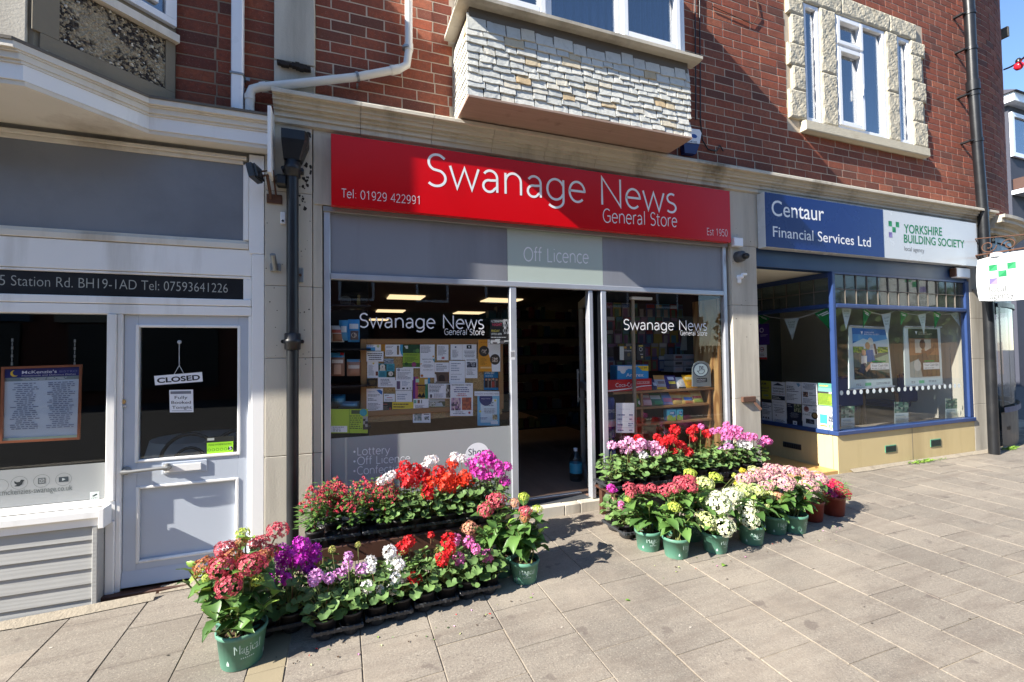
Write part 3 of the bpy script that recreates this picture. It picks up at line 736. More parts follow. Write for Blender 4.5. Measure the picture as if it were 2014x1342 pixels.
mb.add(vs, [(j*(n+1)+i, j*(n+1)+i+1, (j+1)*(n+1)+i+1, (j+1)*(n+1)+i) for j in range(mz) for i in range(n)], m_pebble); mb.build('pebbledash_panel', bayl, fix=False)
mb = MB(); baybox(mb, .02, LN, 3.025, 3.115, .001, .014, m_render); baybox(mb, -.01, .09, 3.117, 3.42, .001, .014, m_render); baybox(mb, LN-.05, LN, 3.117, 3.42, .001, .014, m_render); mb.build('render_band', bayl)
mb = MB(); mb.box(-1.58, -1.43, -.438, -.421, 3.03, 3.52, m_stone, .004); mb.box(-2.6, -1.60, -.432, -.421, 3.1, 3.45, m_pebble); mb.build('front_post', bayl)
mb = MB(); baybox(mb, -.02, LN+.01, 3.422, 3.47, .001, .045, m_cream_old); mb.box(-6, -1.41, -.47, -.421, 3.45, 3.50, m_cream_old); mb.build('window_sill', bayl)
mb = MB(); baybox(mb, 0, LN, 3.52, 3.56, .0, .03, m_upvc); baybox(mb, LN-.06, LN, 3.562, 4.9, .0, .03, m_upvc); baybox(mb, 0, .05, 3.562, 4.9, .0, .03, m_upvc); baybox(mb, .12, .16, 3.60, 4.8, .002, .036, m_upvc); baybox(mb, LN-.14, LN-.10, 3.60, 4.8, .002, .036, m_upvc); baybox(mb, .16, LN-.14, 3.60, 3.64, .002, .036, m_upvc); mb.build('window_frame', bayl)
mb = MB(); baybox(mb, .05, LN-.06, 3.56, 4.9, .008, .012, m_glass_up); mb.build('pane', bayl)
mb = MB(); mb.prism([(x, y, 3.521) for x, y in [(-6, -.40), (-1.43, -.40), (-.99, .0), (-.99, .018), (-6, .018)]], (0, 0, 1.4), m_curtain); mb.prism([(x, y, 4.93) for x, y in [(-6, -.5), (-1.37, -.5), (-.90, .0), (-.90, .018), (-6, .018)]], (0, 0, .15), m_lead); mb.build('bay_roof', bayl)
# fascia and joinery
mb = MB(); mb.box(-6, -.585, .035, .06, 2.245, 2.74, m_panel2); mb.box(-6, -.43, .071, .3, 2.7, 3.0, m_cream_old); mb.build('fascia_panel', bi)
mb = MB()
for t, y0 in ((.0, .004), (.022, .02)):
    mb.box(-6, -.563-t, y0, .07, 2.738-t*.0+(.024 if t == 0 else 0), 2.765+(.02 if t == 0 else -.003), m_cream_old, .003)
    mb.box(-.585-t*.0+(.0 if t else .012), -.563+(.0 if t else .012), y0, .07, 2.245, 2.737, m_white, .003)
    mb.box(-6, -.551, y0, .07, 2.205-(.018 if t == 0 else 0), 2.244-(.02 if t == 0 else 0), m_cream_old, .003)
mb.build('panel_moulding', bi)
mb = MB(); mb.box(-.549, -.463, .002, .1, 2.16, 2.80, m_white, .003); mb.build('fascia_end', bi)
mb = MB(); mb.box(-6, -.535, .014, .1, 2.016, 2.184, m_white, .003); mb.build('frieze_board', bi)
mb = MB(); mb.box(-6, -.585, .03, .045, 1.866, 1.998, m_blackpl); nst = mb.build('name_strip', bi)
mb = MB(); a = at(0, 566, .0297); text_px(mb, '5 Station Rd. BH19-1AD Tel: 07593641226', (-1, 561), (448, 576), 21, .0292, mat('pale_lettering', S(176, 178, 172), .5, .02, 3, 0), offset=-.012); mb.build('lettering', nst)
mb = MB(); mb.box(-6, -.536, .02, .1, 1.999, 2.014, m_white, .003); mb.box(-.583, -.536, .021, .1, 1.8655, 1.9985, m_white, .003)
mb.box(-6, -.536, .008, .1, 1.822, 1.865, m_white, .004); mb.box(-6, -.536, .014, .1, 1.762, 1.819, m_white, .003); mb.build('transom', bi)
mb = MB(); mb.box(-.533, -.461, .003, .12, .1, 2.158, m_white, .004); mb.box(-.553, -.5335, .016, .12, .12, 1.7615, m_white, .004); mb.build('door_jamb', bi)
mb = MB(); mb.box(-1.272, -1.228, .001, .12, .68, 1.7615, m_white, .005); mb.box(-1.2275, -1.203, .014, .12, .13, 1.7615, m_white, .004); mb.box(-1.272, -1.228, .004, .12, .13, .565, m_white, .004); mb.box(-1.272, -1.2285, .012, .12, .566, .679, m_white); mb.build('door_post', bi)
dr = MB(); dx0, dx1, dz0, dz1, DY = -1.201, -.5545, .158, 1.7605, .036
gx0, gx1, gz0, gz1 = -1.133, -.612, .895, 1.69
dr.box(dx0, gx0, DY, DY+.045, dz0, dz1, m_door, .003); dr.box(gx1, dx1, DY, DY+.045, dz0, dz1, m_door, .003)
dr.box(gx0, gx1, DY+.0005, DY+.0445, gz1, dz1, m_door); dr.box(gx0, gx1, DY+.0005, DY+.0445, .735, gz0, m_door); dr.box(gx0, gx1, DY+.0005, DY+.0445, dz0, .30, m_door)
dr.box(gx0, gx1, DY+.022, DY+.035, .30, .735, m_door)
dr.prism([(dx0, DY-.001, .165), (dx0, DY-.022, .17), (dx0, DY-.001, .255)], (dx1-dx0-.02, 0, 0), m_door)
door = dr.build('door', bi)
mb = MB()
for x0, x1, z0, z1, y in ((gx0-.012, gx1+.012, gz0-.012, gz1+.012, DY-.008), (gx0-.004, gx1+.004, .292, .742, DY-.006)):
    t = .016
    mb.box(x0, x0+t, y, DY+.02, z0, z1, m_white, .004); mb.box(x1-t, x1, y, DY+.02, z0, z1, m_white, .004); mb.box(x0+t, x1-t, y+.0007, DY+.02, z0, z0+t, m_white, .004); mb.box(x0+t, x1-t, y+.0007, DY+.02, z1-t, z1, m_white, .004)
mb.build('beading', door)
mb = MB(); mb.box(gx0, gx1, DY+.018, DY+.024, gz0, gz1, m_glass); mb.build('pane', door)
mb = MB(); l = at(319, 945, DY); r_ = at(408, 918, DY); mb.box(l.x, r_.x, DY-.008, DY-.0005, .80, .872, m_door, .003); mb.box(l.x+.012, r_.x-.03, DY-.014, DY-.0085, .812, .856, m_white, .003); mb.build('letterbox', door)
mb = MB(); h0 = at(243, 929, DY-.04); h1 = at(322, 921, DY-.05)
mb.lathe([(.024, 0), (.024, -.008), (.012, -.014), (.010, -.045)], (h0.x, DY, h0.z), m_alu_d, 16, axis='y'); mb.tube([(h0.x-.01, DY-.045, h0.z), (h0.x+.03, DY-.05, h0.z), (h1.x-.03, DY-.05, h1.z), (h1.x+.02, DY-.048, h1.z)], [.013, .010, .010, .012], m_alu_d, 10)
mb.lathe([(.012, .0), (.022, -.02), (.022, -.04), (.010, -.055)], (h1.x+.01, DY, h1.z), m_alu_d, 12, axis='y'); mb.build('handle', door)
mb = MB(); k = at(242, 790, DY); mb.lathe([(.015, 0), (.015, -.006), (.011, -.012)], (k.x, DY, k.z), m_tan_tile, 16, axis='y'); mb.box(k.x-.017, k.x+.017, DY-.012, DY-.0005, k.z-.034, k.z-.018, m_alu, .003); mb.build('lock', door)
mb = MB(); mb.box(-1.29, -.46, -.03, .1, .09, .152, m_wood, .005); mb.build('threshold', bi)
mb = MB(); mb.box(-6, -1.2725, .05, .056, .69, 1.762, m_glass); wnd = mb.build('shop_window', bi)
mb = MB(); mb.box(-6, -1.273, .0475, .0495, .692, .897, m_frost); fro = mb.build('frosted_band', wnd)
mb = MB()
for px_, py_ in ((0, 956), (38, 950), (82, 946), (125, 943)):
    c = at(px_, py_, .047); pts = [(c.x+.036*math.cos(2*PI*i/28), c.z+.036*math.sin(2*PI*i/28)) for i in range(28)]
    for i in range(28):
        (a0, b0), (a1, b1) = pts[i], pts[(i+1) % 28]; s_ = .965
        mb.quad((a0, .0468, b0), (a1, .0468, b1), (c.x+(a1-c.x)*s_, .0468, c.z+(b1-c.z)*s_), (c.x+(a0-c.x)*s_, .0468, c.z+(b0-c.z)*s_), flat(S(70, 78, 78)))
c = at(38, 950, .047); mb.poly([(c.x+a, .0467, c.z+b) for a, b in ((-.022, .012), (-.01, .004), (.002, .006), (.006, .016), (.014, .016), (.022, .013), (.016, .006), (.012, -.008), (0, -.018), (-.016, -.018), (-.022, -.015), (-.010, -.010), (-.020, -.001))], flat(S(30, 38, 42)))
c = at(82, 946, .047); k_ = flat(S(60, 68, 70))
for a, b, c2, d in ((-.016, -.016, -.0125, .016), (.0125, -.016, .016, .016), (-.0125, -.016, .0125, -.0125), (-.0125, .0125, .0125, .016)): mb.rect(c.x+a, c.z+b, c.x+c2, c.z+d, .0467, k_)
for i in range(16):
    t0, t1 = 2*PI*i/16, 2*PI*(i+1)/16; mb.quad(*[(c.x+r*math.cos(t), .0467, c.z+r*math.sin(t)) for r, t in ((.008, t0), (.008, t1), (.0055, t1), (.0055, t0))], k_)
c = at(125, 943, .047); mb.rect(c.x-.021, c.z-.014, c.x+.021, c.z+.014, .0467, flat(S(48, 58, 66))); mb.poly([(c.x-.006, .0465, c.z-.008), (c.x+.009, .0465, c.z), (c.x-.006, .0465, c.z+.008)], flat(S(170, 178, 178)))
text_px(mb, 'w.mckenzies-swanage.co.uk', (-10, 976), (142, 964), 11, .0467, flat(S(84, 92, 92)))
mb.build('lettering', fro)
mb = MB()
mb.prism([(-6, .0485, .645), (-6, .0, .652), (-6, -.07, .66), (-6, -.09, .655), (-6, -.09, .622), (-6, -.07, .618), (-6, -.07, .572), (-6, .0485, .572)][::-1], (4.735, 0, 0), m_white)
mb.box(-6, -1.2725, .02, .06, .653, .688, m_white, .004); mb.box(-1.264, -1.238, -.095, .0, .56, .668, m_white, .003); mb.build('window_sill', bi)
zb = [.105, .178, .262, .344, .424, .502, .569]
for i in range(6):
    mb = MB(); z0, z1 = zb[i], zb[i+1]
    mb.prism([(-6, -.055, z0-.006 if i else z0), (-6, -.062, z0-.006 if i else z0), (-6, -.052, z1-.0015), (-6, -.045, z1-.0015)], (4.70, 0, 0), m_board); mb.build('weatherboard', bi)
mb = MB(); mb.box(-6, -1.30, -.043, .02, .1, .57, m_lead); mb.box(-1.299, -1.274, -.072, .04, .098, .5715, m_board, .003); mb.build('corner_trim', bi)
# bistro room
def room(parent, x0, x1, y0, y1, z0, z1, mt, fl, ceil=None):
    mb = MB(); mb.rect(x0, z0, x1, z1, y1, mt); mb.quad((x0, y0, z0), (x0, y1, z0), (x0, y1, z1), (x0, y0, z1), mt); mb.quad((x1, y0, z0), (x1, y1, z0), (x1, y1, z1), (x1, y0, z1), mt)
    mb.quad((x0, y0, z1), (x1, y0, z1), (x1, y1, z1), (x0, y1, z1), ceil or mt); mb.build('room_wall', parent, fix=False)
    mb = MB(); mb.quad((x0, y0, z0), (x1, y0, z0), (x1, y1, z0), (x0, y1, z0), fl); mb.build('room_floor', parent, fix=False)
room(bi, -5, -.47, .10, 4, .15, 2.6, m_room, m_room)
# ------------------------------------------------------------------ the newsagent's shopfront
ns = thing('newsagent_shopfront', 'silver framed newsagent shopfront with grey transom panels and open glass door', 'shopfront', (1.6, .05, .25))
Y0, Y1 = .022, .07
mb = MB()
mb.box(-.108, -.066, Y0, Y1, .3, 2.50, m_alu, .004); mb.box(3.379, 3.42, Y0, Y1, .3, 2.50, m_alu, .004)
mb.box(1.230, 1.284, Y0, Y1, .30, 2.019, m_alu, .004); mb.box(2.045, 2.095, Y0, Y1, .30, 2.019, m_alu, .004)
mb.box(-.065, 3.378, Y0-.004, Y1, 2.02, 2.062, m_alu, .004); mb.box(-.065, 1.229, Y0, Y1, .34, .385, m_alu, .004); mb.box(2.096, 3.378, Y0, Y1, .34, .385, m_alu, .004)
mb.build('window_frame', ns)
mb = MB(); mb.box(-.112, 3.43, Y0-.012, Y1, 2.478, 2.515, m_alu_d, .003); mb.build('head_trim', ns)
for nm, a, b, mt in (('transom_panel', -.065, 1.219, m_grey_panel), ('centre_panel', 1.221, 2.077, m_pale_panel), ('transom_panel', 2.079, 3.378, m_grey_panel)):
    mb = MB(); mb.box(a, b, .04, .05, 2.063, 2.4775, mt); tp = mb.build(nm, ns)
    if nm == 'centre_panel':
        tp['label'] = 'pale green panel lettered Off Licence'
        mb = MB(); text_px(mb, 'Off Licence', (1030, 513), (1158, 518), 26, .0393, m_letter, font='light'); mb.build('lettering', tp)
mb = MB(); mb.box(-.065, 1.229, .045, .051, .385, 2.02, m_glass); pane = mb.build('window_pane', ns)
mb = MB(); z = at(760, 855, .043).z
mb.box(-.065, 1.229, .0415, .0435, .385, z, m_frost); fro = mb.build('frosted_band', pane)
STROKE = .034
mb = MB(); text_px(mb, 'Swanage News', (707.5, 643.8), (952, 647), 27, .0442, m_letter, font='light'); mb.build('lettering', pane)
mb = MB(); text_px(mb, 'General Store', (874, 658.5), (953, 659), 11.5, .0442, m_letter, font='light'); mb.build('lettering', pane)
for s_, l_, r_ in (('\u2022Lottery', (695, 896), (767, 892)), ('\u2022Off Licence', (695, 915), (807, 908)), ('\u2022Confectionery', (695, 934), (825, 926))):
    mb = MB(); text_px(mb, s_, l_, r_, 15, .0407, m_letter, font='light'); mb.build('lettering', pane)
mb = MB(); c = at(939, 896, .04); 
mb.poly([(c.x+.095*math.cos(t), .0405, c.z+.095*math.sin(t)) for t in [math.radians(92+350*i/36) for i in range(37)]]+[(c.x+.004, .0405, c.z+.095)], m_letter)
put_text(mb, 'Shop', c.x-.07, c.x+.065, c.z+.005, .05, .0400, flat(S(70, 66, 74))); put_text(mb, 'Local', c.x-.07, c.x+.06, c.z-.06, .05, .0400, flat(S(70, 66, 74)))
mb.build('round_badge', pane)
mb = MB(); mb.box(2.096, 3.378, .045, .051, .385, 2.02, m_glass); pane2 = mb.build('window_pane', ns)
mb = MB(); text_px(mb, 'Swanage News', (1227, 648.4), (1390.5, 650), 20, .0442, m_letter, font='light'); mb.build('lettering', pane2); mb = MB(); text_px(mb, 'General Store', (1338, 659.5), (1391, 660.2), 9, .0442, m_letter, font='light'); mb.build('lettering', pane2)
# open door leaf
e = at(1143, 700, .72); hx, hy = 1.972, .075
dl = Vector((e.x-hx, .72-hy, 0)); DW = dl.length; dl.normalize(); dn = Vector((-dl.y, dl.x, 0))
def dbox(mb, u0, u1, z0, z1, t0, t1, mt):
    mb.add([(hx+dl.x*u+dn.x*t, hy+dl.y*u+dn.y*t, z) for u in (u0, u1) for t in (t0, t1) for z in (z0, z1)], [(0, 1, 3, 2), (4, 6, 7, 5), (0, 4, 5, 1), (2, 3, 7, 6), (0, 2, 6, 4), (1, 5, 7, 3)], mt)
mb = MB()
dbox(mb, 0, .055, .32, 2.0, -.022, .022, m_alu); dbox(mb, DW-.05, DW, .32, 2.0, -.022, .022, m_alu_d); dbox(mb, .056, DW-.051, .32, .42, -.021, .021, m_alu_d); dbox(mb, .056, DW-.051, 1.93, 2.0, -.021, .021, m_alu_d); dbox(mb, .056, DW-.051, 1.16, 1.22, -.021, .021, m_alu_d)
dleaf = mb.build('door', ns)
mb = MB(); dbox(mb, .05, DW-.045, .41, 1.94, -.003, .003, m_glass); mb.build('pane', dleaf)
mb = MB(); dbox(mb, DW-.10, DW-.075, 1.02, 1.34, .04, .055, m_alu_d); dbox(mb, DW-.10, DW-.075, 1.04, 1.06, .022, .041, m_alu_d); dbox(mb, DW-.10, DW-.075, 1.30, 1.32, .022, .041, m_alu_d); mb.build('handle', dleaf)
mb = MB(); mb.box(1.93, 1.968, Y0+.004, .09, .302, 2.018, m_alu, .004); mb.box(2.02, 2.044, .03, .2, .302, 2.018, m_blackpl); mb.build('door_jamb', ns)
# step
for a, b in ((.96, 1.30), (1.303, 1.66), (1.663, 1.80), (1.803, 2.10)):
    mb = MB(); mb.box(a, b, -.006, .2, .12, .292+R.uniform(-.002, .002), m_stone, .006); mb.build('step_stone', ns)
mb = MB(); mb.box(1.285, 1.93, .06, .16, .29, .302, m_dkgrey, .003); mb.box(1.285, 1.93, .2, .24, .295, .306, m_alu, .003); mb.build('threshold', ns)
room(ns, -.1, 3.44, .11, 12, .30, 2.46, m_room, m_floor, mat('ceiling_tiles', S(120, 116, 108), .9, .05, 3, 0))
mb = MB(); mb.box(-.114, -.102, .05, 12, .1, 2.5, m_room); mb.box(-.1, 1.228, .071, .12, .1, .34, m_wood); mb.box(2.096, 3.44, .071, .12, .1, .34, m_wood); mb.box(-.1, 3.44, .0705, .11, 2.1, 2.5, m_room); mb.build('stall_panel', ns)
# barcode sticker on the mullion
mb = MB(); a = at(1004, 690, Y0); mb.rect(a.x, at(1004, 708, Y0).z, at(1013, 690, Y0).x, a.z, Y0-.0008, flat(S(220, 220, 222)))
for i in range(9): mb.rect(a.x+.004+i*.0035, a.z-.05, a.x+.004+i*.0035+R.choice([.001, .002]), a.z-.008, Y0-.0014, flat(S(30, 30, 34)))
mb.build('barcode_sticker', ns)

# ceiling lights in the shop
for i, (px, py, wpx, wz) in enumerate(((798, 585, 68, .3), (768, 612, 54, .3), (745, 629, 36, .3), (922, 615.6, 54, .3), (986, 591, 70, .3))):
    c = onz(px, py, 2.45); k = (onz(px+wpx/2, py, 2.45)-onz(px-wpx/2, py, 2.45)).length
    mb = MB(); mb.box(c.x-k/2, c.x+k/2, c.y-.25, c.y+.25, 2.440, 2.455, m_bright)
    o = mb.build('ceiling_light'); lb = ['flat ceiling light above the swirl poster, nearest the left window', 'second ceiling light behind the start of the window lettering', 'smallest ceiling light deep behind the letter w on glass', 'ceiling light above the word News deep in shop', 'ceiling light at the top of the doorway'][i]
    tag(o, lb, 'ceiling light', 'lit panels in the shop ceiling')

# ------------------------------------------------------------------ red shop sign
sg = thing('shop_sign', 'long glossy red fascia sign lettered Swanage News General Store', 'sign', (1.7, -.03, 2.6))
SY = -.055; a = at(651, 262, SY); b = at(1438, 477, SY); z0 = (at(651, 403, SY).z+b.z)/2; zt_ = (a.z+at(1440, 377, SY).z)/2
mb = MB(); mb.box(a.x, b.x, SY, -.003, z0, zt_, m_red, .002); mb.build('panel', sg)
STROKE = .028
for body, l, r_, cap in (('Swanage News', (841, 364), (1331, 419), 62), ('General Store', (1186, 437), (1332, 446.5), 26), ('Tel: 01929 422991', (672, 388), (825, 402), 16.5), ('Est 1950', (1391, 462), (1431, 465), 13)):
    mb = MB(); text_px(mb, body, l, r_, cap, SY-.0012, m_letter, font='light'); mb.build('lettering', sg)
STROKE = .036

# ------------------------------------------------------------------ agency shopfront
ag = thing('agency_shopfront', 'blue framed agency shopfront with recessed doorway and cream stall riser', 'shopfront', (5.5, .05, .2))
AX = 4.832; GX1 = 7.195
mb = MB(); mb.box(3.78, 7.275, .018, .12, 2.318, 2.497, m_beam, .003); mb.build('blue_beam', ag)
mb = MB(); mb.box(AX, 7.275, 0, .14, .1, .600, m_creamwall, .003); mb.box(AX+.004, AX+.14, .141, 2.4, .2, .600, m_creamwall); so = mb.build('stall_riser', ag)
mb = MB(); x = at(1795, 880, 0).x; mb.box(x-.003, x+.003, -.0015, .003, .2, .6, m_lead); x = AX+.0; mb.box(x-.0012, x+.003, .048, .053, .245, .6, m_lead); mb.build('joint', so)
mb = MB()
mb.box(AX-.02, GX1+.08, -.022, .08, .601, .646, m_bluep, .006); mb.box(AX-.022, AX+.06, .081, 2.4, .601, .646, m_bluep, .006)
mb.box(AX-.008, AX+.037, -.004, .045, .647, 2.317, m_bluep, .006); mb.box(GX1, GX1+.078, .0, .06, .647, 2.317, m_bluep, .006)
mb.box(AX+.038, GX1-.001, -.006, .05, 1.935, 1.983, m_bluep, .01); mb.box(AX-.010, AX+.03, .0455, 2.4, 1.935, 1.983, m_bluep, .01)
mb.box(AX+.038, GX1-.001, .002, .05, 2.296, 2.317, m_bluep, .003); mb.box(AX-.006, AX+.03, .0455, 2.4, 2.262, 2.317, m_bluep, .003)
mb.build('window_frame', ag)
mb = MB(); mb.box(AX+.037, GX1, .022, .028, .646, 1.936, m_glass); gpane = mb.build('window_pane', ag)
mb = MB(); mb.box(AX+.008, AX+.014, .045, 2.4, .646, 1.936, m_glass); mb.build('window_pane', ag)
npn = 13; wdx = (GX1-AX-.039)/npn
for i in range(npn):
    for z0_, z1_ in ((1.984, 2.138), (2.142, 2.296)):
        mb = MB(); mb.box(AX+.038+i*wdx+.003, AX+.038+(i+1)*wdx-.003, .02+R.uniform(0, .004), .028, z0_, z1_, m_lead_glass); mb.build('leaded_pane', ag)
for i in range(8):
    for z0_, z1_ in ((1.984, 2.121), (2.125, 2.262)):
        mb = MB(); y = .046+i*.165; mb.box(AX+.008, AX+.014, y+.003, y+.162, z0_, z1_, m_lead_glass); mb.build('leaded_pane', ag)
mb = MB()
for i in range(1, npn): mb.box(AX+.038+i*wdx-.004, AX+.038+i*wdx+.004, .014, .032, 1.984, 2.296, m_lead)
mb.box(AX+.038, GX1-.001, .0135, .0325, 2.136, 2.144, m_lead)
for i in range(1, 9): y = .046+i*.165; mb.box(AX+.004, AX+.018, y-.004, y+.004, 1.984, 2.262, m_lead)
mb.box(AX+.0035, AX+.0185, .046, 1.36, 2.119, 2.127, m_lead); mb.build('lead_came', ag)
mb = MB(); mb.box(3.776, AX+.001, .004, 1.6, .1, .243, m_tan_tile, .004); mb.build('step', ag)
mb = MB(); mb.box(3.776, AX-.011, .121, 2.4, 2.325, 2.36, m_roomlight); mb.build('porch_ceiling', ag)
mb = MB(); mb.box(3.776, AX-.03, 1.6, 1.65, .24, 2.32, m_bluep); mb.build('entrance_door', ag)
for j, (X_, pts) in enumerate(((None, ((1740, 877), (1762, 888))), (None, ((1829, 865), (1850, 877))))):
    a = at(pts[0][0], pts[0][1], 0); b = at(pts[1][0], pts[1][1], 0); mb = MB()
    mb.box(a.x, b.x, -.006, .0, b.z, a.z, m_greenvent, .002)
    n = 9
    for i in range(n): u = a.x+.006+(b.x-a.x-.012)*(i+.15)/n; mb.box(u, u+(b.x-a.x)/n*.4, -.010, -.006, b.z+.008, a.z-.008, m_greenvent if i % 1 else m_black)
    o = mb.build('air_brick'); tag(o, ['green metal air brick low in cream wall under the first poster', 'green metal air brick low in cream wall under the second poster'][j], 'vent', 'green vents in the cream wall')
a = onx(1540, 868, AX); b = onx(1576, 886, AX); mb = MB(); mb.box(AX-.004, AX+.004, b.y, a.y, b.z, a.z, m_dkgrey, .002)
for i in range(10): u = b.y+(a.y-b.y)*(i+.2)/10; mb.box(AX-.008, AX-.004, u, u+(a.y-b.y)*.05, b.z+.008, a.z-.008, m_black)
tag(mb.build('air_brick'), 'dark slotted air brick in the shaded porch wall', 'vent')
# agency room
mb = MB(); m_gw = mat('grey_green_wall', S(104, 110, 104), .85, .05, 2, 0)
mb.rect(4.6, .24, 9, 2.4, 2.6, m_gw); mb.quad((7.27, .06, .24), (7.27, 2.6, .24), (7.27, 2.6, 2.4), (7.27, .06, 2.4), m_roomlight); mb.quad((AX+.02, .06, 2.40), (7.3, .06, 2.40), (7.3, 2.6, 2.40), (AX+.02, 2.6, 2.40), m_roomlight); mb.quad((AX+.02, .14, .3), (7.3, .14, .3), (7.3, 2.6, .3), (AX+.02, 2.6, .3), m_room)
mb.box(6.15, 6.25, 2.2, 2.599, .3, 2.4, m_gw); mb.build('room_wall', ag, fix=False)
mb = MB(); mb.box(AX+.06, 7.19, .08, .36, .575, .6, m_lead); mb.build('window_board', ag)

# agency sign
sy = -.09; a = at(1503, 379, sy); zt2 = (at(1502, 383, sy).z+at(1923, 437, sy).z)/2; zb2 = (at(1502, 490, sy).z+at(1921, 521, sy).z)/2; xr = at(1922, 480, sy).x; xm = at(1737, 450, sy).x
zt2 += .005
asg = thing('agency_sign', 'boxed fascia sign, blue half lettered Centaur, white half Yorkshire Building Society', 'sign', (5.5, -.05, 2.48))
mb = MB(); mb.box(a.x, xr, sy, -.003, zb2, zt2, m_signwhite, .003); mb.build('sign_box', asg)
mb = MB(); mb.box(a.x+.003, xm, sy-.0025, sy-.0003, zb2+.004, zt2-.004, m_blue); mb.build('blue_panel', asg)
ty = sy-.0035
mb = MB(); text_px(mb, 'Centaur', (1518, 424), (1621, 435), 31, ty, m_letter, offset=.004); mb.build('lettering', asg); mb = MB(); text_px(mb, 'Financial Services Ltd', (1520.5, 465.5), (1713, 486), 21, ty, m_letter, offset=.004); mb.build('lettering', asg)
m_gr = flat(S(12, 124, 74)); m_gr2 = flat(S(44, 148, 92)); m_pu = flat(S(112, 100, 160)); m_gyt = flat(S(120, 122, 124))
mb = MB(); ty2 = sy-.0012
text_px(mb, 'YORKSHIRE', (1778, 458), (1853, 464), 17, ty2, m_gr, offset=.014); mb.build('lettering', asg); mb = MB(); text_px(mb, 'BUILDING SOCIETY', (1778, 477), (1897, 488), 16, ty2, m_gr, offset=.014); mb.build('lettering', asg); mb = MB(); text_px(mb, 'local agency', (1779, 493), (1818, 497), 8.5, ty2, m_gyt); mb.build('lettering', asg)
def ybs(mb, P, s):            # four small folded squares set in a Y
    for (u, v, c1, c2) in ((0, 0, m_gr, m_gr2), (2, 0, m_gr, m_gr2), (1, 1, m_gr2, m_gr), (0, 2, m_pu, flat(S(140, 128, 184)))):
        q = lambda a_, b_: P((u+a_)*s, -(v+b_)*s)
        mb.poly([q(.04, .04), q(.96, .04), q(.04, .96)], c1); mb.poly([q(.96, .04), q(.96, .96), q(.04, .96)], c2)
o_ = at(1747, 434, ty2); mb = MB(); ybs(mb, lambda u, v: (o_.x+u, ty2, o_.z+v+.0), .062); mb.build('emblem', asg)

# hanging sign
HX = 7.08
hs = thing('hanging_sign', 'white curved hanging sign reading local agency on a scrolled rusty bracket', 'sign', (HX, -.4, 1.95))
P_ = lambda px, py: onx(px, py, HX)
y0 = P_(1926, 550).y; y1 = y0-.62; zt3 = P_(1926, 512).z; zb3 = P_(1926, 592).z
out = []
for i in range(13): t = i/12; out.append((y0+(y1-y0)*t, zt3+.035*math.sin(PI*t)))
for i in range(7): t = i/6; out.append((y1-.02*math.sin(PI*t), zt3+(zb3-zt3)*t))
for i in range(13): t = i/12; out.append((y1+(y0-y1)*t, zb3-.03*math.sin(PI*t)))
for i in range(1, 6): t = i/6; out.append((y0+.02*math.sin(PI*t), zb3+(zt3-zb3)*t))
mb = MB(); mb.prism([(HX-.02, y, z) for y, z in out], (.04, 0, 0), m_signwhite); mb.build('board', hs)
mb = MB(); hl = -.0215
o3 = P_(1946, 522); ybs(mb, lambda u, v: (HX-.0215, o3.y-u, o3.z+v), .078)
mb.build('emblem', hs)
mb = MB()
l1, r1 = P_(1948, 576), P_(1981, 573); put_text(mb, 'local', l1.y, r1.y, l1.z, .07, 0, flat(S(58, 60, 64)), plane='x', X=HX-.0215, z1=l1.z); mb.build('lettering', hs); mb = MB()
l1, r1 = P_(1949, 589), P_(1997, 585); put_text(mb, 'agency', l1.y, r1.y, l1.z, .07, 0, flat(S(58, 60, 64)), plane='x', X=HX-.0215, z1=l1.z); mb.build('lettering', hs)
mb = MB(); zt4 = zt3+.16; zb4 = zt3+.06
mb.tube([(HX+.42, -.004, zb4), (HX, y0+.02, zb4), (HX, y1, zb4+.0)], .010, m_rust, 8); mb.tube([(HX+.42, -.004, zt4+.1), (HX, y0+.02, zt4+.10), (HX, y1, zb4+.12)], .006, m_rust, 8)
def scroll(cy, cz, r, s0, turns, sgn):
    return [(HX, cy+sgn*(r*(1-.75*i/30))*math.cos(s0+turns*2*PI*i/30), cz+(r*(1-.75*i/30))*math.sin(s0+turns*2*PI*i/30)) for i in range(31)]
mb.tube(scroll(y0-.09, zb4+.085, .075, PI, 1.3, 1), .006, m_rust, 6); mb.tube(scroll(y0-.27, zb4+.07, .065, 0, 1.3, 1), .006, m_rust, 6); mb.tube(scroll(y0-.45, zb4+.06, .05, PI, 1.2, 1), .006, m_rust, 6)
for y in (y0-.08, y1+.08): mb.tube([(HX, y, zb4), (HX, y, zt3+.01)], .006, m_rust, 6)
mb.build('bracket', hs)
mb = MB(); mb.lathe([(.0, .0), (.05, .01), (.055, .03), (.05, .05), (.02, .06)], (HX, y0-.16, zt3+.0), m_upvc, 14); mb.build('lamp', hs)

# ------------------------------------------------------------------ pipes and fittings
t = thing('white_drainpipe', 'square white plastic downpipe standing on the bistro canopy', 'drainpipe', (-.62, -.05, 3.02))
xa, xb = at(455.5, 100, -.05).x, at(479, 100, -.05).x
mb = MB(); mb.box(xa, xb, -.072, -.02, 3.021, 5.0, m_upvc, .006); mb.build('pipe', t)
mb = MB(); zc = at(467, 150, -.05).z; mb.box(xa-.006, xb+.006, -.078, .015, zc, zc+.014, m_steel, .002); mb.box(xb+.007, xb+.03, -.02, -.012, zc, zc+.02, m_steel); mb.build('clip', t)
t = thing('white_waste_pipe', 'round white waste pipe bending along the brick wall', 'pipe', (-.3, -.05, 3.1))
Yp = -.045; pts = [at(803, -300, Yp), at(804, 100, Yp), at(800, 128, Yp), at(785, 136, Yp), at(700, 152, Yp), at(600, 163, Yp), at(512, 172, Yp), at(496, 176, Yp), at(491, 188, Yp)]
q = at(491, 213, Yp); q.z = 3.03; q.x = pts[-1].x; pts.append(q)
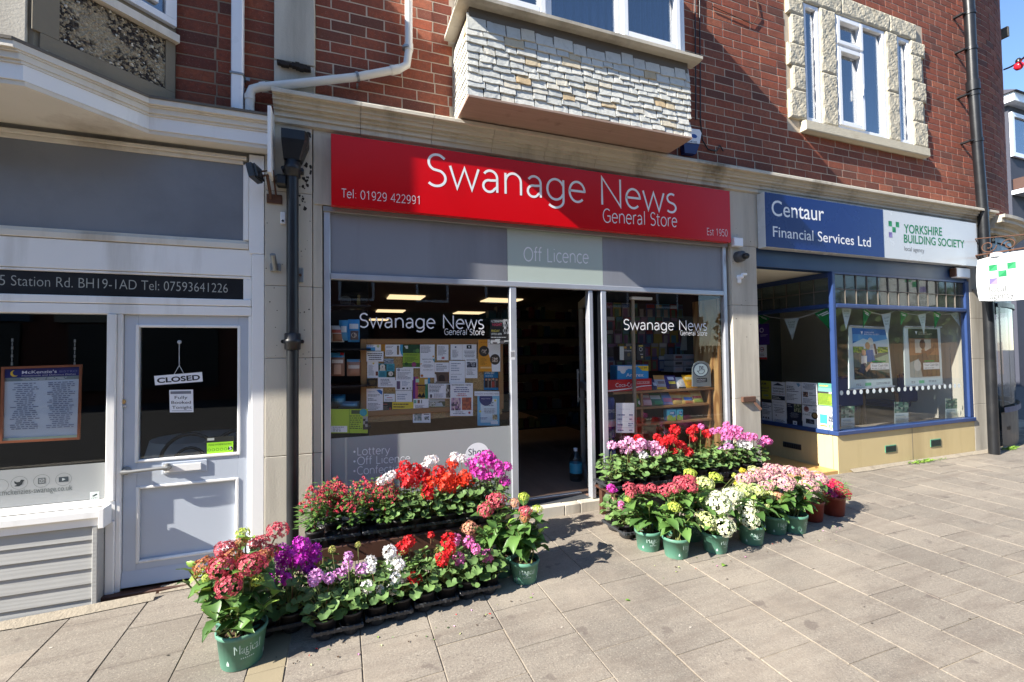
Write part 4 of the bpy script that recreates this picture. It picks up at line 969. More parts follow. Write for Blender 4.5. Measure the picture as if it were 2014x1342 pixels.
mb = MB(); mb.tube(pts, .027, m_pipe_w, 14); mb.build('pipe', t)
for a, b in ((pts[1], pts[1]+Vector((0, 0, .05))), (pts[3], pts[3].lerp(pts[4], .2)), (pts[6], pts[6].lerp(pts[5], .14)), (pts[8]-Vector((0, 0, .03)), pts[8])):
    mb = MB(); mb.tube([a, b], .031, m_pipe_w, 14); mb.build('collar', t)
for px, py in ((703, 151), (800, 95)):
    c = at(px, py, Yp); mb = MB(); dd = (pts[4]-pts[5]).normalized() if px < 750 else Vector((0, 0, 1))
    mb.tube([c-dd*.008, c+dd*.008], .033, m_steel, 14); mb.box(c.x-.006, c.x+.006, -.02, .015, c.z-.05, c.z-.03, m_steel); mb.build('clip', t)
t = thing('black_drainpipe', 'black iron downpipe with big hopper head on the stone pier', 'drainpipe', (-.32, -.06, .15))
cx = at(575.5, 600, -.06).x; r0 = .036; zc = at(575, 330, -.06).z
mb = MB(); mb.tube([(cx, -.06, .16), (cx, -.06, zc)], r0, m_black, 18); mb.build('pipe', t)
zh0, zh1 = at(578, 318, -.06).z, at(578, 264, -.06).z
mb = MB(); x0, x1 = at(553, 262, -.12).x, at(606, 262, -.12).x
A = [(x0, -.13), (x1-.02, -.13), (x1, -.10), (x1, .0), (x0, .0)]; B_ = [(cx-.05, -.10), (cx+.04, -.10), (cx+.05, -.09), (cx+.05, .0), (cx-.05, .0)]
zs = [(zh1, 1.0), (zh1-.06, 1.0), (zh1-.085, .82), (zh0, .0)]; vs = []
for z, k in zs: vs += [(B_[i][0]+(A[i][0]-B_[i][0])*k, B_[i][1]+(A[i][1]-B_[i][1])*k, z) for i in range(5)]
mb.add(vs, [(j*5+i, j*5+(i+1) % 5, (j+1)*5+(i+1) % 5, (j+1)*5+i) for j in range(3) for i in range(5)], m_black); mb.build('hopper', t)
for zz, big in ((zc-.01, 1), (at(575, 672, -.06).z, 1)):
    mb = MB(); mb.lathe([(r0+.001, -.055), (r0+.012, -.05), (r0+.012, -.015), (r0+.018, -.01), (r0+.018, .01), (r0+.012, .015), (r0+.012, .05), (r0+.001, .055)], (cx, -.06, zz), m_black, 18)
    mb.box(cx-.065, cx+.065, -.055, -.002, zz-.012, zz+.012, m_black, .006); mb.lathe([(.012, -.058), (.012, -.07)], (cx-.056, 0, zz), m_black, 8, axis='y'); mb.lathe([(.012, -.058), (.012, -.07)], (cx+.056, 0, zz), m_black, 8, axis='y'); mb.build('collar', t)
t = thing('corner_drainpipe', 'tall black downpipe between the brick front and the round corner', 'drainpipe', (7.6, -.1, .2))
RP = -.10; pts = [at(1905, -60, RP), at(1913, 120, RP), at(1922, 280, RP), at(1936, 416, RP), at(1936.5, 470, RP-.0)]
pts = [at(1906, 20, RP)+Vector((-.05, 0, 1.2)), at(1906, 20, RP), at(1913, 160, RP), at(1922.5, 290, RP), at(1933, 420, RP), at(1939, 520, RP)]
xx = at(1944, 620, RP).x; pts += [Vector((xx, RP, 1.9)), Vector((xx, RP, .2))]
mb = MB(); mb.tube(pts, .052, m_black, 18); mb.build('pipe', t)
for k, f in ((1, .05), (2, -.45), (2, .2), (3, -.1), (5, .5)):
    a, b = pts[k], pts[k+1] if f >= 0 else pts[k-1]; c = a.lerp(b, abs(f)); d_ = (b-a).normalized()
    mb = MB(); mb.tube([c-d_*.02, c+d_*.02], .060, m_black, 18); mb.box(c.x-.10, c.x-.06, -.075, Yb, c.z-.01, c.z+.01, m_black); mb.tube([(c.x-.08, -.07, c.z), (c.x-.05, RP, c.z)], .012, m_black, 6); mb.build('collar', t)
mb = MB(); mb.tube([pts[2], pts[2]+(pts[3]-pts[2]).normalized()*.12], .066, m_black, 18); mb.build('socket', t)

# alarm box, cables, cameras and the small ironwork
t = thing('alarm_box', 'white and navy burglar alarm box under the bay window', 'alarm box', (2.75, 0, 3.1))
ay = -.04
o = [at(x, y, ay) for x, y in ((1347, 252), (1376, 255), (1380, 262), (1376, 283), (1350, 280), (1346, 270))]
mb = MB(); mb.prism([(p.x, ay, p.z) for p in o], (0, .056, 0), m_upvc); mb.build('cover', t)
o2 = [at(x, y, ay+.002) for x, y in ((1345, 281), (1376, 284), (1369, 303), (1347, 301))]; mb = MB(); mb.prism([(p.x, ay+.002, p.z) for p in o2], (0, .05, 0), mat('navy_plastic', S(24, 34, 96), .3, .05, 4, 0)); mb.build('siren', t)
c = at(1365, 268, ay); mb = MB(); mb.disc((c.x, c.z), .035, ay-.001, flat(S(30, 80, 160)), 18, .018); text_px(mb, '554145', (1353, 285), (1372, 287), 6, ay-.001, flat(S(60, 70, 90)), z1=None) if 0 else None
l = at(1352, 280, ay-.001); r_ = at(1371, 282, ay-.001); put_text(mb, '554145', l.x, r_.x, l.z+.004, .022, ay-.001, flat(S(60, 70, 90))); mb.build('lettering', t)
for k, (xo, lab) in enumerate(((1367, 'black cable hanging straight beside the bay window, left of the pair'), (1376, 'black cable beside the bay window, right of the pair, looping at its foot'))):
    pts = [at(xo, -120, -.0), at(xo+1, 60, .0), at(xo+2, 160, -.0), at(xo+2, 235, .0)]
    if k: pts += [at(1382, 275, 0), at(1395, 293, -.01), at(1412, 296, -.01), at(1418, 285, -.01), at(1424, 297, -.005)]
    for p in pts: p.y = .004
    mb = MB(); mb.tube(pts, .006, m_blackpl, 6); tag(mb.build('cable'), lab, 'cable', 'cables on the brick wall')
mb = MB(); pts = [at(x, y, .004) for x, y in ((1400, 12), (1440, 30), (1480, 48), (1493, 30), (1487, -5))]; mb.tube(pts, .004, m_rust, 6); tag(mb.build('wire'), 'loose brown wire looping on the bricks near the frame top', 'wire')
t = thing('dome_camera', 'round dark grey security camera on the stone pier', 'camera', (3.6, -.03, 2.4))
c = at(1455, 505, -.03); mb = MB(); mb.lathe([(.052, .03), (.054, .0), (.05, -.035), (.03, -.045)], (c.x, -.03, c.z), m_dkgrey, 24, axis='y'); mb.build('body', t)
mb = MB(); mb.lathe([(.030, 0), (.027, -.03), (.014, -.045), (.005, -.05)], (c.x+.012, -.075, c.z-.006), m_blackpl, 18, axis='y'); mb.build('lens', t)
a, b = at(1443, 467, -.04), at(1461, 486, -.04); mb = MB(); mb.box(a.x, b.x, -.05, -.002, b.z, a.z, m_upvc, .006); tag(mb.build('junction_box'), 'small white junction box above the round grey camera', 'junction box')
t = thing('old_bracket', 'broken white plastic bracket with paint streaks below the camera', 'bracket', (3.6, -.02, 2.2)); c = at(1455, 545, -.02)
mb = MB(); mb.lathe([(.022, .018), (.020, -.03), (.006, -.034)], (c.x, -.02, c.z), m_upvc, 12, axis='y'); mb.box(c.x+.0, c.x+.055, -.06, -.03, c.z+.012, c.z+.034, m_upvc, .005); mb.box(c.x-.02, c.x+.016, -.03, -.002, c.z-.06, c.z+.0, m_upvc, .008); mb.build('body', t)
t = thing('rusty_hasp', 'rusty iron staple and hook on the pier above the flowers', 'bracket', (3.65, -.02, 1.1)); a, b = at(1460, 781, -.02), at(1486, 790, -.02)
mb = MB(); mb.box(a.x, b.x, -.03, -.002, b.z, a.z, m_rust, .004); mb.tube([(b.x-.01, -.02, b.z), (b.x+.03, -.06, b.z-.07)], .006, m_rust, 6); mb.tube([(b.x-.03, -.02, b.z), (b.x+.015, -.06, b.z-.08)], .006, m_rust, 6); mb.build('body', t)
t = thing('flagpole_holder', 'galvanised socket for a flag on the pier left of the downpipe', 'bracket', (-.41, -.03, 1.9)); c = at(542, 525, 0)
mb = MB(); mb.box(c.x-.032, c.x+.032, -.012, -.001, c.z-.03, c.z+.02, m_steel, .004); mb.tube([(c.x, -.01, c.z-.02), (c.x-.008, -.075, c.z+.065)], .017, m_steel, 12); mb.build('body', t)
t = thing('pier_bracket', 'grey steel plate fixed to the pier right of the downpipe', 'bracket', (-.24, -.01, 1.87)); a, b = at(585, 528, 0), at(597, 556, 0)
mb = MB(); mb.box(a.x, b.x, -.012, -.001, b.z, a.z, m_steel, .003); mb.lathe([(.008, -.012), (.008, -.03)], ((a.x+b.x)/2, 0, (a.z+b.z)/2), m_rust, 8, axis='y'); mb.build('body', t)
t = thing('floodlight', 'small black floodlight on a rusty arm at the canopy end', 'light', (-.48, -.05, 2.55))
c = at(500, 341, -.16); rot = Matrix.Translation(c) @ Matrix.Rotation(math.radians(-104), 4, 'Z') @ Matrix.Rotation(math.radians(14), 4, 'X')
mb = MB(); mb.box(-.06, .06, -.018, .018, -.045, .045, m_blackpl, .004)
for i in range(6): mb.box(-.05+i*.018, -.044+i*.018, .018, .032, -.04, .04, m_blackpl)
mb.v = [tuple(rot @ Vector(v)) for v in mb.v]; mb.build('housing', t)
mb = MB(); mb.box(-.055, .055, -.0205, -.0185, -.04, .04, m_upvc); mb.v = [tuple(rot @ Vector(v)) for v in mb.v]; mb.build('lens', t)
mb = MB(); b1 = at(540, 392, -.004); mb.box(b1.x-.045, b1.x+.045, -.012, -.001, b1.z-.03, b1.z+.03, m_rust, .003); mb.tube([(b1.x-.02, -.01, b1.z), (b1.x-.03, -.10, b1.z+.12), c+Vector((.03, .04, 0))], .010, m_rust, 6); mb.tube([(b1.x+.01, -.01, b1.z+.02), (b1.x-.0, -.08, b1.z+.16), c+Vector((.03, .04, .03))], .006, m_rust, 6); mb.build('arm', t)
a, b = at(542, 344, -.05), at(566, 368, -.05); mb = MB(); mb.box(a.x, b.x, -.08, -.002, b.z, a.z, m_blackpl, .012); tag(mb.build('junction_box'), 'black electrical box behind the downpipe under its hopper', 'junction box')
a, b = at(552, 418, 0), at(562, 442, 0); mb = MB(); mb.box(a.x, b.x, -.02, -.001, b.z, a.z, m_upvc, .004); mb.lathe([(.008, -.02), (.008, -.022)], ((a.x+b.x)/2, 0, b.z+.018), m_blackpl, 8, axis='y'); tag(mb.build('sensor'), 'tiny white sensor on the pier beside the downpipe', 'sensor')
a, b = at(1876, 527, -.02), at(1903, 548, -.02); mb = MB(); mb.box(a.x, b.x, -.05, .017, b.z, a.z, m_upvc, .008); mb.box(a.x-.02, a.x+.03, -.045, .017, b.z+.01, a.z-.005, m_rust, .006); tag(mb.build('shutter_sensor'), 'cream alarm sensor under the agency sign at the beam end', 'sensor')
# peeling black paint beside the hopper, small screw holes in the piers
mb = MB()
for i in range(90):
    u = R.random(); px, py = 590+R.gauss(8, 9), 320+u*90
    if R.random() < .5: px, py = 600+R.random()*50, 262+abs(R.gauss(0, 9))
    c = at(px, py, -.0006); r = R.uniform(.003, .012); n = 7; a0 = R.random()*6
    if c.x > -.185: continue
    mb.poly([(c.x+r*R.uniform(.6, 1.2)*math.cos(a0+2*PI*k/n), -.0006-i*2e-6, c.z+r*1.3*R.uniform(.6, 1.2)*math.sin(a0+2*PI*k/n)) for k in range(n)], m_dirt_gap_shade)
for i in range(46):
    left = R.random() < .5
    px, py = (R.uniform(522, 560) if R.random() < .4 else R.uniform(585, 610), R.uniform(400, 720)) if left else (R.uniform(1438, 1482), R.uniform(440, 700))
    c = at(px, py, -.0006); r = R.uniform(.002, .005); mb.poly([(c.x+r*math.cos(2*PI*k/7), -.0012, c.z+r*math.sin(2*PI*k/7)) for k in range(7)], m_dirt_gap_shade)
tag(mb.build('paint_flakes', bb), kind='stuff')
# moss on the canopy
mb = MB()
for i in range(260):
    c = at(R.uniform(455, 510), 214, -.06); s_ = R.uniform(.004, .010); x, y, z = c.x, R.uniform(-.09, -.015), 3.02+R.uniform(0, .022)
    mb.add([(x, y, z+s_), (x+s_, y, z), (x, y+s_, z), (x-s_, y, z), (x, y-s_, z)], [(0, 1, 2), (0, 2, 3), (0, 3, 4), (0, 4, 1)], mat('moss', S(58, 84, 30), .9, .3, 40, 0) if i == 0 else bpy.data.materials['moss'])
tag(mb.build('moss'), 'green moss at the foot of the white pipes', 'moss', kind='stuff')
# ------------------------------------------------------------------ printed sheets: paper with flat print on it
def sheet(name, label, cat, cor, bg, items=(), group=None, parent=None, th=.0012, curl=.0):
    """cor: the four corners TL, TR, BR, BL; items are laid in u (across) and v (down)"""
    TL, TR, BR, BL = cor; n = (TR-TL).cross(BL-TL).normalized()
    if n.dot(CAM_POS-TL) < 0: n = -n
    lay = [0]
    def P(u, v, k=0):
        return TL*(1-u)*(1-v)+TR*u*(1-v)+BR*u*v+BL*(1-u)*v+n*(k+curl*math.sin(PI*u)*(.4+.6*v))
    mb = MB(); B = flat(bg, .6); N = 6 if curl else 1
    for i in range(N):
        mb.quad(P(i/N, 0), P((i+1)/N, 0), P((i+1)/N, 1), P(i/N, 1), B)
        mb.quad(P(i/N, 0, -th), P((i+1)/N, 0, -th), P((i+1)/N, 1, -th), P(i/N, 1, -th), B)
    for a, b in (((0, 0), (1, 0)), ((1, 0), (1, 1)), ((1, 1), (0, 1)), ((0, 1), (0, 0))): mb.quad(P(*a), P(*b), P(*b, -th), P(*a, -th), B)
    def rect(u0, v0, u1, v1, c, rot=0):
        lay[0] += 1; k = .0005+lay[0]*.00003
        m = 4 if curl else 1
        for i in range(m):
            a, b = u0+(u1-u0)*i/m, u0+(u1-u0)*(i+1)/m
            mb.quad(P(a, v0, k), P(b, v0, k), P(b, v1, k), P(a, v1, k), flat(c, .6))
    r = random.Random(hash(label) % 1000 if False else sum(map(ord, label)))
    asp = (BL-TL).length/max(1e-6, (TR-TL).length)
    for it in items:
        k = it[0]
        if k == 'b': rect(*it[1:6])
        elif k == 't':
            u0, v0, u1, v1, nl, c = it[1:7]; h = (v1-v0)/nl; mode = it[7] if len(it) > 7 else 'l'
            for i in range(nl):
                e = u0+(u1-u0)*r.uniform(.55, 1); s_ = u0
                if mode == 'c': w_ = (e-u0); s_ = u0+((u1-u0)-w_)/2; e = s_+w_
                u = s_
                while u < e-.01:
                    wl = min(r.uniform(.04, .13)*(u1-u0+.3), e-u); rect(u, v0+i*h+h*.2, u+wl, v0+i*h+h*.62, c); u += wl+.018
        elif k == 'c':
            u, v, rad, c = it[1:5]; lay[0] += 1; kk = .0005+lay[0]*.00003; m = 22
            mb.poly([P(u+rad*math.cos(2*PI*i/m), v+rad/asp*math.sin(2*PI*i/m), kk) for i in range(m)], flat(c, .6))
        elif k == 'g':                                  # polygon
            lay[0] += 1; kk = .0005+lay[0]*.00003; mb.poly([P(u, v, kk) for u, v in it[1]], flat(it[2], .6))
        elif k == 'p':                                  # photographic print: patches of its colours
            u0, v0, u1, v1, cols = it[1:6]; nx, ny = it[6] if len(it) > 6 else (7, 6); pick = [r.choice(cols) for _ in range(nx*ny)]
            lay[0] += 1; kk = .0005+lay[0]*.00003
            G = [[(u0+(u1-u0)*(i+(r.uniform(-.3, .3) if 0 < i < nx else 0))/nx, v0+(v1-v0)*(j+(r.uniform(-.3, .3) if 0 < j < ny else 0))/ny) for i in range(nx+1)] for j in range(ny+1)]
            for j in range(ny):
                for i in range(nx): mb.quad(*[P(*q, kk) for q in (G[j][i], G[j][i+1], G[j+1][i+1], G[j+1][i])], flat(pick[j*nx+i], .6))
        elif k == 'T':
            body, u0, u1, v, h, c = it[1:7]; vv, ff = text_mesh(body, 'gill', it[7] if len(it) > 7 else 0)
            a, b = min(q[0] for q in vv), max(q[0] for q in vv); lay[0] += 1; kk = .0006+lay[0]*.00003
            mb.add([P(u0+(u1-u0)*(x-a)/(b-a), v-h*z/.7, kk) for x, z in vv], ff, flat(c, .6))
    o = mb.build(name, parent, fix=False)
    if parent is None: tag(o, label, cat, group)
    return o
WH = S(242, 243, 248); IN = S(52, 52, 66); LG_ = S(120, 122, 134)
def zr(f, x0, y0, x1, y1, Y, tilt=0):
    p = [f(x0, y0), f(x1, y0), f(x1, y1), f(x0, y1)]
    return [at(*q, Y) for q in p]
Zb = lambda a, b: (700+a/6.713, 650+b/6.713)
Z7 = lambda a, b: (620+a/2.855, 530+b/2.855)
Z8 = lambda a, b: (1000+a/2.855, 530+b/2.855)
Zr = lambda a, b: (1180+a/6.1, 640+b/6.1)
Za = lambda a, b: (1620+a/4.793, 580+b/4.793)
BYD = .17
# cork notice board
cb = thing('notice_board', 'oak framed cork notice board crowded with papers in shop window', 'notice board', (.5, BYD, 1.0))
tl, br = at(*Z7(262, 400), BYD), at(*Z7(1050, 800), BYD)
mb = MB(); mb.box(tl.x, br.x, BYD+.004, BYD+.02, br.z-.02, tl.z, m_cork); mb.build('cork_panel', cb)
mb = MB(); q = at(*Z7(258, 828), BYD).z
frame_rect(mb, tl.x-.01, br.x+.01, q, tl.z+.012, .04, BYD-.012, BYD+.024, m_oak); mb.build('frame', cb)
NB = 'notices pinned on the cork board'
teal, lime, blu = S(70, 160, 178), S(160, 190, 40), S(60, 130, 190)
notes = [
 ('white strip notice with blue sea picture at the board top left corner', (140, 185, 330, 270), WH, [('b', .0, .45, .6, 1, S(80, 160, 210)), ('t', .1, .1, .6, .4, 2, blu), ('c', .8, .3, .1, S(200, 210, 150))]),
 ('small orange slip beside the blue sea strip', (335, 188, 385, 280), S(210, 150, 50), [('t', .1, .1, .9, .9, 5, S(120, 80, 30))]),
 ('white flyer with a standing figure drawing and blue splash', (388, 188, 620, 345), WH, [('t', .05, .1, .6, .3, 2, LG_), ('t', .05, .45, .6, .9, 5, LG_), ('b', .66, .15, .78, .85, S(120, 100, 70)), ('c', .72, .15, .05, S(60, 50, 40)), ('g', [(.85, 0), (1, 0), (1, 1), (.9, .8), (.82, .4)], S(60, 160, 200))]),
 ('green garden flyer dark above and lime below with round photos', (618, 188, 845, 500), S(150, 180, 60), [('b', 0, 0, 1, .36, S(30, 70, 40)), ('b', .1, .05, .3, .18, S(220, 220, 210)), ('c', .68, .28, .1, S(60, 100, 60)), ('c', .86, .26, .12, S(90, 140, 70)), ('T', 'STEVE BRADLEY', .1, .9, .46, .05, S(30, 60, 30)), ('t', .1, .52, .9, .74, 5, S(80, 110, 40)), ('b', 0, .78, 1, .95, S(70, 110, 40)), ('c', .2, .82, .1, S(40, 80, 40)), ('c', .65, .84, .14, S(150, 70, 110)), ('b', 0, .95, 1, 1, WH)]),
 ('tall white beach hut for hire flyer with shell drawings', (848, 188, 1040, 625), WH, [('t', .05, .03, .9, .26, 6, LG_), ('T', 'BEACH HUT', .15, .9, .46, .035, IN), ('T', 'FOR HIRE', .25, .75, .54, .028, IN), ('t', .1, .6, .9, .7, 3, LG_, 'c'), ('T', '\u00a325 PER DAY', .2, .9, .78, .028, IN), ('c', .12, .94, .09, S(190, 110, 60)), ('c', .9, .36, .06, S(220, 160, 60)), ('g', [(.85, .45), (.98, .42), (1, .55)], teal), ('g', [(.0, .58), (.12, .56), (.05, .62)], S(220, 160, 60))]),
 ('white letter with red stamp in the board top centre', (1070, 190, 1222, 395), WH, [('t', .1, .1, .85, .7, 8, LG_), ('b', .4, .78, .65, .92, S(190, 120, 130))]),
 ('plain white letter at top with small blue crest', (1250, 185, 1404, 390), WH, [('c', .42, .18, .07, S(40, 60, 110)), ('t', .15, .35, .7, .85, 8, LG_)]),
 ('white notice with a black emblem box, top right of cork', (1406, 185, 1592, 390), WH, [('b', .3, .05, .65, .28, S(24, 28, 34)), ('c', .48, .16, .06, S(220, 220, 220)), ('t', .1, .4, .9, .85, 5, LG_, 'c')]),
 ('orange and white flyer with two round group photos', (1615, 122, 1905, 545), WH, [('g', [(0, 0), (.42, 0), (.42, .35), (.6, .7), (.62, 1), (0, 1)], S(222, 150, 36)), ('c', .26, .36, .23, S(48, 46, 44)), ('p', .14, .3, .38, .44, [S(90, 80, 70), S(180, 170, 160), S(50, 50, 56)]), ('c', .76, .62, .23, S(60, 50, 44)), ('p', .63, .56, .88, .7, [S(180, 160, 140), S(120, 90, 70), S(220, 210, 200)]), ('t', .1, .57, .4, .8, 8, S(130, 90, 20)), ('T', 'Part of the Team', .1, .6, .1, .03, S(140, 50, 30)), ('b', .1, .85, .6, .9, S(240, 200, 140))]),
 ('white notice of bold dark lines in the upper left of board', (140, 278, 363, 412), WH, [('t', .05, .15, .95, .9, 4, IN, 'c')]),
 ('tall white list left edge with yellow heading', (150, 412, 298, 630), WH, [('c', .55, .12, .08, S(220, 200, 90)), ('t', .1, .2, .6, .85, 11, LG_), ('b', .75, .6, .95, .85, S(110, 60, 50))]),
 ('teal dog grooming flyer with two puppy photos', (297, 440, 510, 620), teal, [('b', 0, .06, .5, .52, S(40, 60, 44)), ('c', .25, .22, .16, S(226, 220, 206)), ('g', [(.12, .3), (.4, .3), (.44, .52), (.06, .52)], S(216, 208, 196)), ('c', .25, .24, .035, S(30, 26, 26)), ('b', .5, .56, 1, 1, S(40, 70, 50)), ('c', .76, .74, .15, S(228, 222, 210)), ('c', .8, .76, .035, S(30, 26, 26)), ('t', .55, .1, .95, .5, 4, S(30, 80, 100), 'c'), ('t', .05, .6, .45, .95, 5, S(30, 80, 100), 'c')]),
 ('narrow grey blue photo above the dog flyer', (372, 375, 497, 442), S(150, 166, 180), [('p', 0, .3, 1, 1, [S(90, 110, 130), S(130, 144, 156), S(170, 176, 180)])]),
 ('white gardening services notice with sketch heading', (530, 497, 758, 658), WH, [('c', .15, .16, .09, S(150, 156, 170)), ('T', 'Gardening', .3, .8, .22, .1, IN), ('t', .08, .35, .9, .95, 6, LG_)]),
 ('white technology notice with printer and phone drawings', (520, 658, 745, 790), WH, [('b', .08, .1, .28, .9, S(110, 90, 120)), ('t', .4, .1, .85, .6, 5, S(130, 150, 180)), ('b', .4, .75, .55, .9, S(40, 44, 60)), ('b', .65, .75, .75, .9, S(40, 44, 60)), ('T', '2', .82, .93, .9, .2, IN)]),
 ('rainbow coloured flyer purple to green with black figures', (752, 612, 978, 905), S(190, 150, 60), [('b', 0, 0, .14, 1, S(110, 50, 140)), ('b', .14, 0, .3, 1, S(190, 90, 110)), ('b', .7, .3, .87, 1, S(70, 150, 110)), ('b', .87, 0, 1, .34, S(60, 150, 190)), ('b', .16, .1, .36, .26, S(180, 220, 190)), ('b', .68, .12, .86, .34, S(220, 230, 220)), ('b', .2, .36, .75, .42, S(60, 40, 50)), ('t', .25, .45, .75, .7, 5, S(80, 50, 60), 'c'), ('g', [(.25, .9), (.4, .72), (.5, .86), (.62, .7), (.72, .92), (.5, .96)], S(24, 20, 22))]),
 ('white handwritten card between the beach hut flyer and lined sheet', (1042, 425, 1228, 550), WH, [('t', .1, .12, .9, .9, 4, LG_)]),
 ('brown photo of a stone tunnel', (1035, 555, 1220, 700), S(96, 78, 66), [('g', [(.0, .1), (.12, .2), (.2, .9), (0, 1)], S(220, 218, 214)), ('g', [(.3, .35), (.5, .2), (.72, .3), (.78, .8), (.3, .85)], S(52, 40, 36)), ('b', .1, .82, 1, 1, S(140, 124, 112))]),
 ('tall lined handwritten sheet right of the tunnel photo', (1232, 402, 1440, 695), WH, [('t', .12, .08, .8, .5, 4, S(150, 160, 180)), ('b', .1, .6, .8, .61, IN), ('t', .1, .68, .7, .9, 2, S(150, 160, 180))]),
 ('white paper with a dark crowd photo near the orange flyer', (1445, 375, 1605, 632), WH, [('p', .12, .16, .9, .45, [S(50, 54, 70), S(110, 114, 130), S(170, 172, 180)]), ('t', .1, .5, .9, .85, 6, LG_), ('t', .1, .03, .9, .12, 1, IN)]),
 ('blue poster headed SWING EASY with four musicians', (1690, 510, 1888, 790), S(24, 110, 160), [('T', 'SWING EASY', .06, .7, .24, .13, S(225, 235, 240), .01), ('b', .04, .42, .98, .88, S(60, 44, 42)), ('b', .06, .42, .26, .86, S(40, 30, 32)), ('c', .15, .5, .07, S(190, 140, 110)), ('c', .38, .5, .07, S(190, 140, 110)), ('c', .62, .48, .07, S(196, 150, 120)), ('c', .85, .5, .07, S(190, 140, 110)), ('g', [(.5, .6), (.7, .58), (.7, .86), (.52, .86)], S(160, 60, 50)), ('b', .27, .42, .285, .88, S(220, 220, 220)), ('b', .5, .42, .51, .88, S(220, 220, 220)), ('b', .74, .42, .75, .88, S(220, 220, 220)), ('t', .1, .3, .9, .38, 1, S(180, 210, 220))]),
 ('dark brown card with gold print on the left edge', (145, 640, 280, 738), S(50, 42, 32), [('t', .1, .2, .9, .8, 4, S(140, 110, 60), 'c')]),
 ('white notice of five text lines below the dog flyer', (290, 620, 520, 752), WH, [('t', .15, .15, .85, .85, 5, S(90, 90, 120))]),
 ('white and blue notice with blue leaf at lower left', (140, 770, 357, 1085), WH, [('g', [(.6, .06), (.8, .04), (.97, .1), (.95, .26), (.8, .2)], S(60, 120, 190)), ('T', 'engagement', .08, .5, .14, .035, blu), ('t', .08, .24, .95, .34, 2, IN), ('t', .08, .4, .7, .52, 2, IN), ('t', .08, .6, .85, .9, 6, LG_)]),
 ('small white card with red arrow above the black card', (368, 838, 515, 942), WH, [('t', .1, .1, .7, .35, 1, LG_), ('b', .25, .45, .75, .52, S(180, 60, 60)), ('t', .1, .65, .9, .9, 2, LG_)]),
 ('white lined sheet above the yellow note', (525, 790, 740, 945), WH, [('b', 0, .0, 1, .03, IN), ('t', .1, .3, .85, .85, 3, S(150, 160, 180))]),
 ('black card with red heart beside the yellow note', (338, 947, 480, 1080), S(24, 22, 24), [('t', .1, .15, .6, .3, 1, S(200, 90, 80)), ('t', .1, .4, .7, .85, 4, S(120, 116, 112)), ('c', .82, .65, .1, S(170, 50, 50))]),
 ('small yellow handwritten note low on the cork board', (480, 945, 760, 1080), S(226, 200, 44), [('t', .05, .12, .9, .9, 3, S(80, 70, 30))]),
 ('white typed notice with small photos at its right edge', (955, 705, 1245, 900), WH, [('t', .04, .05, .75, .6, 6, S(70, 72, 84)), ('b', .08, .72, .17, .95, S(60, 60, 70)), ('t', .25, .66, .7, .95, 4, LG_), ('p', .8, .05, 1, .95, [S(120, 110, 100), S(60, 60, 64), S(200, 196, 190)], (3, 6))]),
 ('pale strip of tiny pictures above the hanging sketch sheet', (760, 905, 960, 1035), WH, [('b', .02, .1, .2, .45, S(120, 180, 160)), ('b', .26, .1, .42, .45, S(130, 90, 70)), ('b', .5, .1, .56, .45, S(80, 80, 90)), ('t', .1, .6, .8, .95, 3, LG_)]),
 ('wide photo of houses below a green hill', (892, 905, 1175, 1010), S(180, 186, 190), [('g', [(.3, .9), (.75, .3), (1, .3), (1, .9)], S(70, 76, 50)), ('p', 0, .25, .3, .9, [S(80, 80, 84), S(150, 150, 150), S(200, 200, 198)]), ('p', .28, .4, .55, .95, [S(216, 214, 208), S(170, 170, 166), S(110, 116, 96)]), ('b', 0, .94, 1, 1, S(130, 140, 90))]),
 ('white sheet of pencil sketches hanging below the board edge', (752, 1030, 985, 1220), WH, [('p', .08, .12, .5, .85, [S(160, 170, 166), S(110, 130, 130), S(196, 200, 198), S(140, 150, 140)]), ('p', .62, .08, .92, .28, [S(50, 50, 54), S(140, 140, 140)]), ('b', .62, .38, .92, .44, LG_), ('p', .64, .55, .92, .8, [S(40, 40, 44), S(130, 130, 130), S(220, 220, 220)])]),
 ('white poster headed EXTENDED VIEW with purple and red pictures', (1243, 695, 1545, 1130), WH, [('T', 'EXTENDED VIEW', .08, .92, .085, .045, IN, .012), ('t', .1, .12, .9, .3, 3, S(60, 70, 130), 'c'), ('t', .22, .31, .78, .42, 2, S(190, 60, 60), 'c'), ('p', .05, .45, .46, .83, [S(150, 110, 150), S(200, 160, 180), S(60, 44, 70), S(220, 190, 190)]), ('p', .51, .44, .93, .82, [S(170, 70, 50), S(140, 60, 44), S(190, 96, 60)]), ('t', .1, .86, .7, .96, 2, LG_, 'c'), ('c', .84, .9, .05, S(180, 80, 80))]),
 ('white strip saying tickets available over the blue club poster', (1565, 805, 1893, 866), WH, [('T', 'TICKETS AVAILABLE HERE', .03, .97, .7, .34, S(120, 124, 132), -.01)]),
 ('pale blue club evening poster with navy oval heading', (1605, 864, 1895, 1258), S(120, 186, 220), [('b', .14, .1, .88, .9, S(210, 226, 238)), ('c', .38, .1, .3, S(30, 34, 110)), ('b', .14, .03, .62, .16, S(30, 34, 110)), ('T', 'Bangers & Banter', .18, .58, .11, .03, S(220, 220, 235)), ('t', .3, .2, .75, .36, 3, S(30, 60, 110), 'c'), ('t', .25, .42, .85, .6, 4, LG_, 'c'), ('c', .8, .16, .05, S(220, 210, 90)), ('c', .12, .52, .05, S(220, 210, 90)), ('p', .68, .63, .9, .8, [S(150, 130, 90), S(90, 80, 60), S(200, 190, 160)]), ('t', .1, .72, .6, .8, 2, S(30, 60, 130)), ('b', .6, .85, .92, .95, WH)]),
]
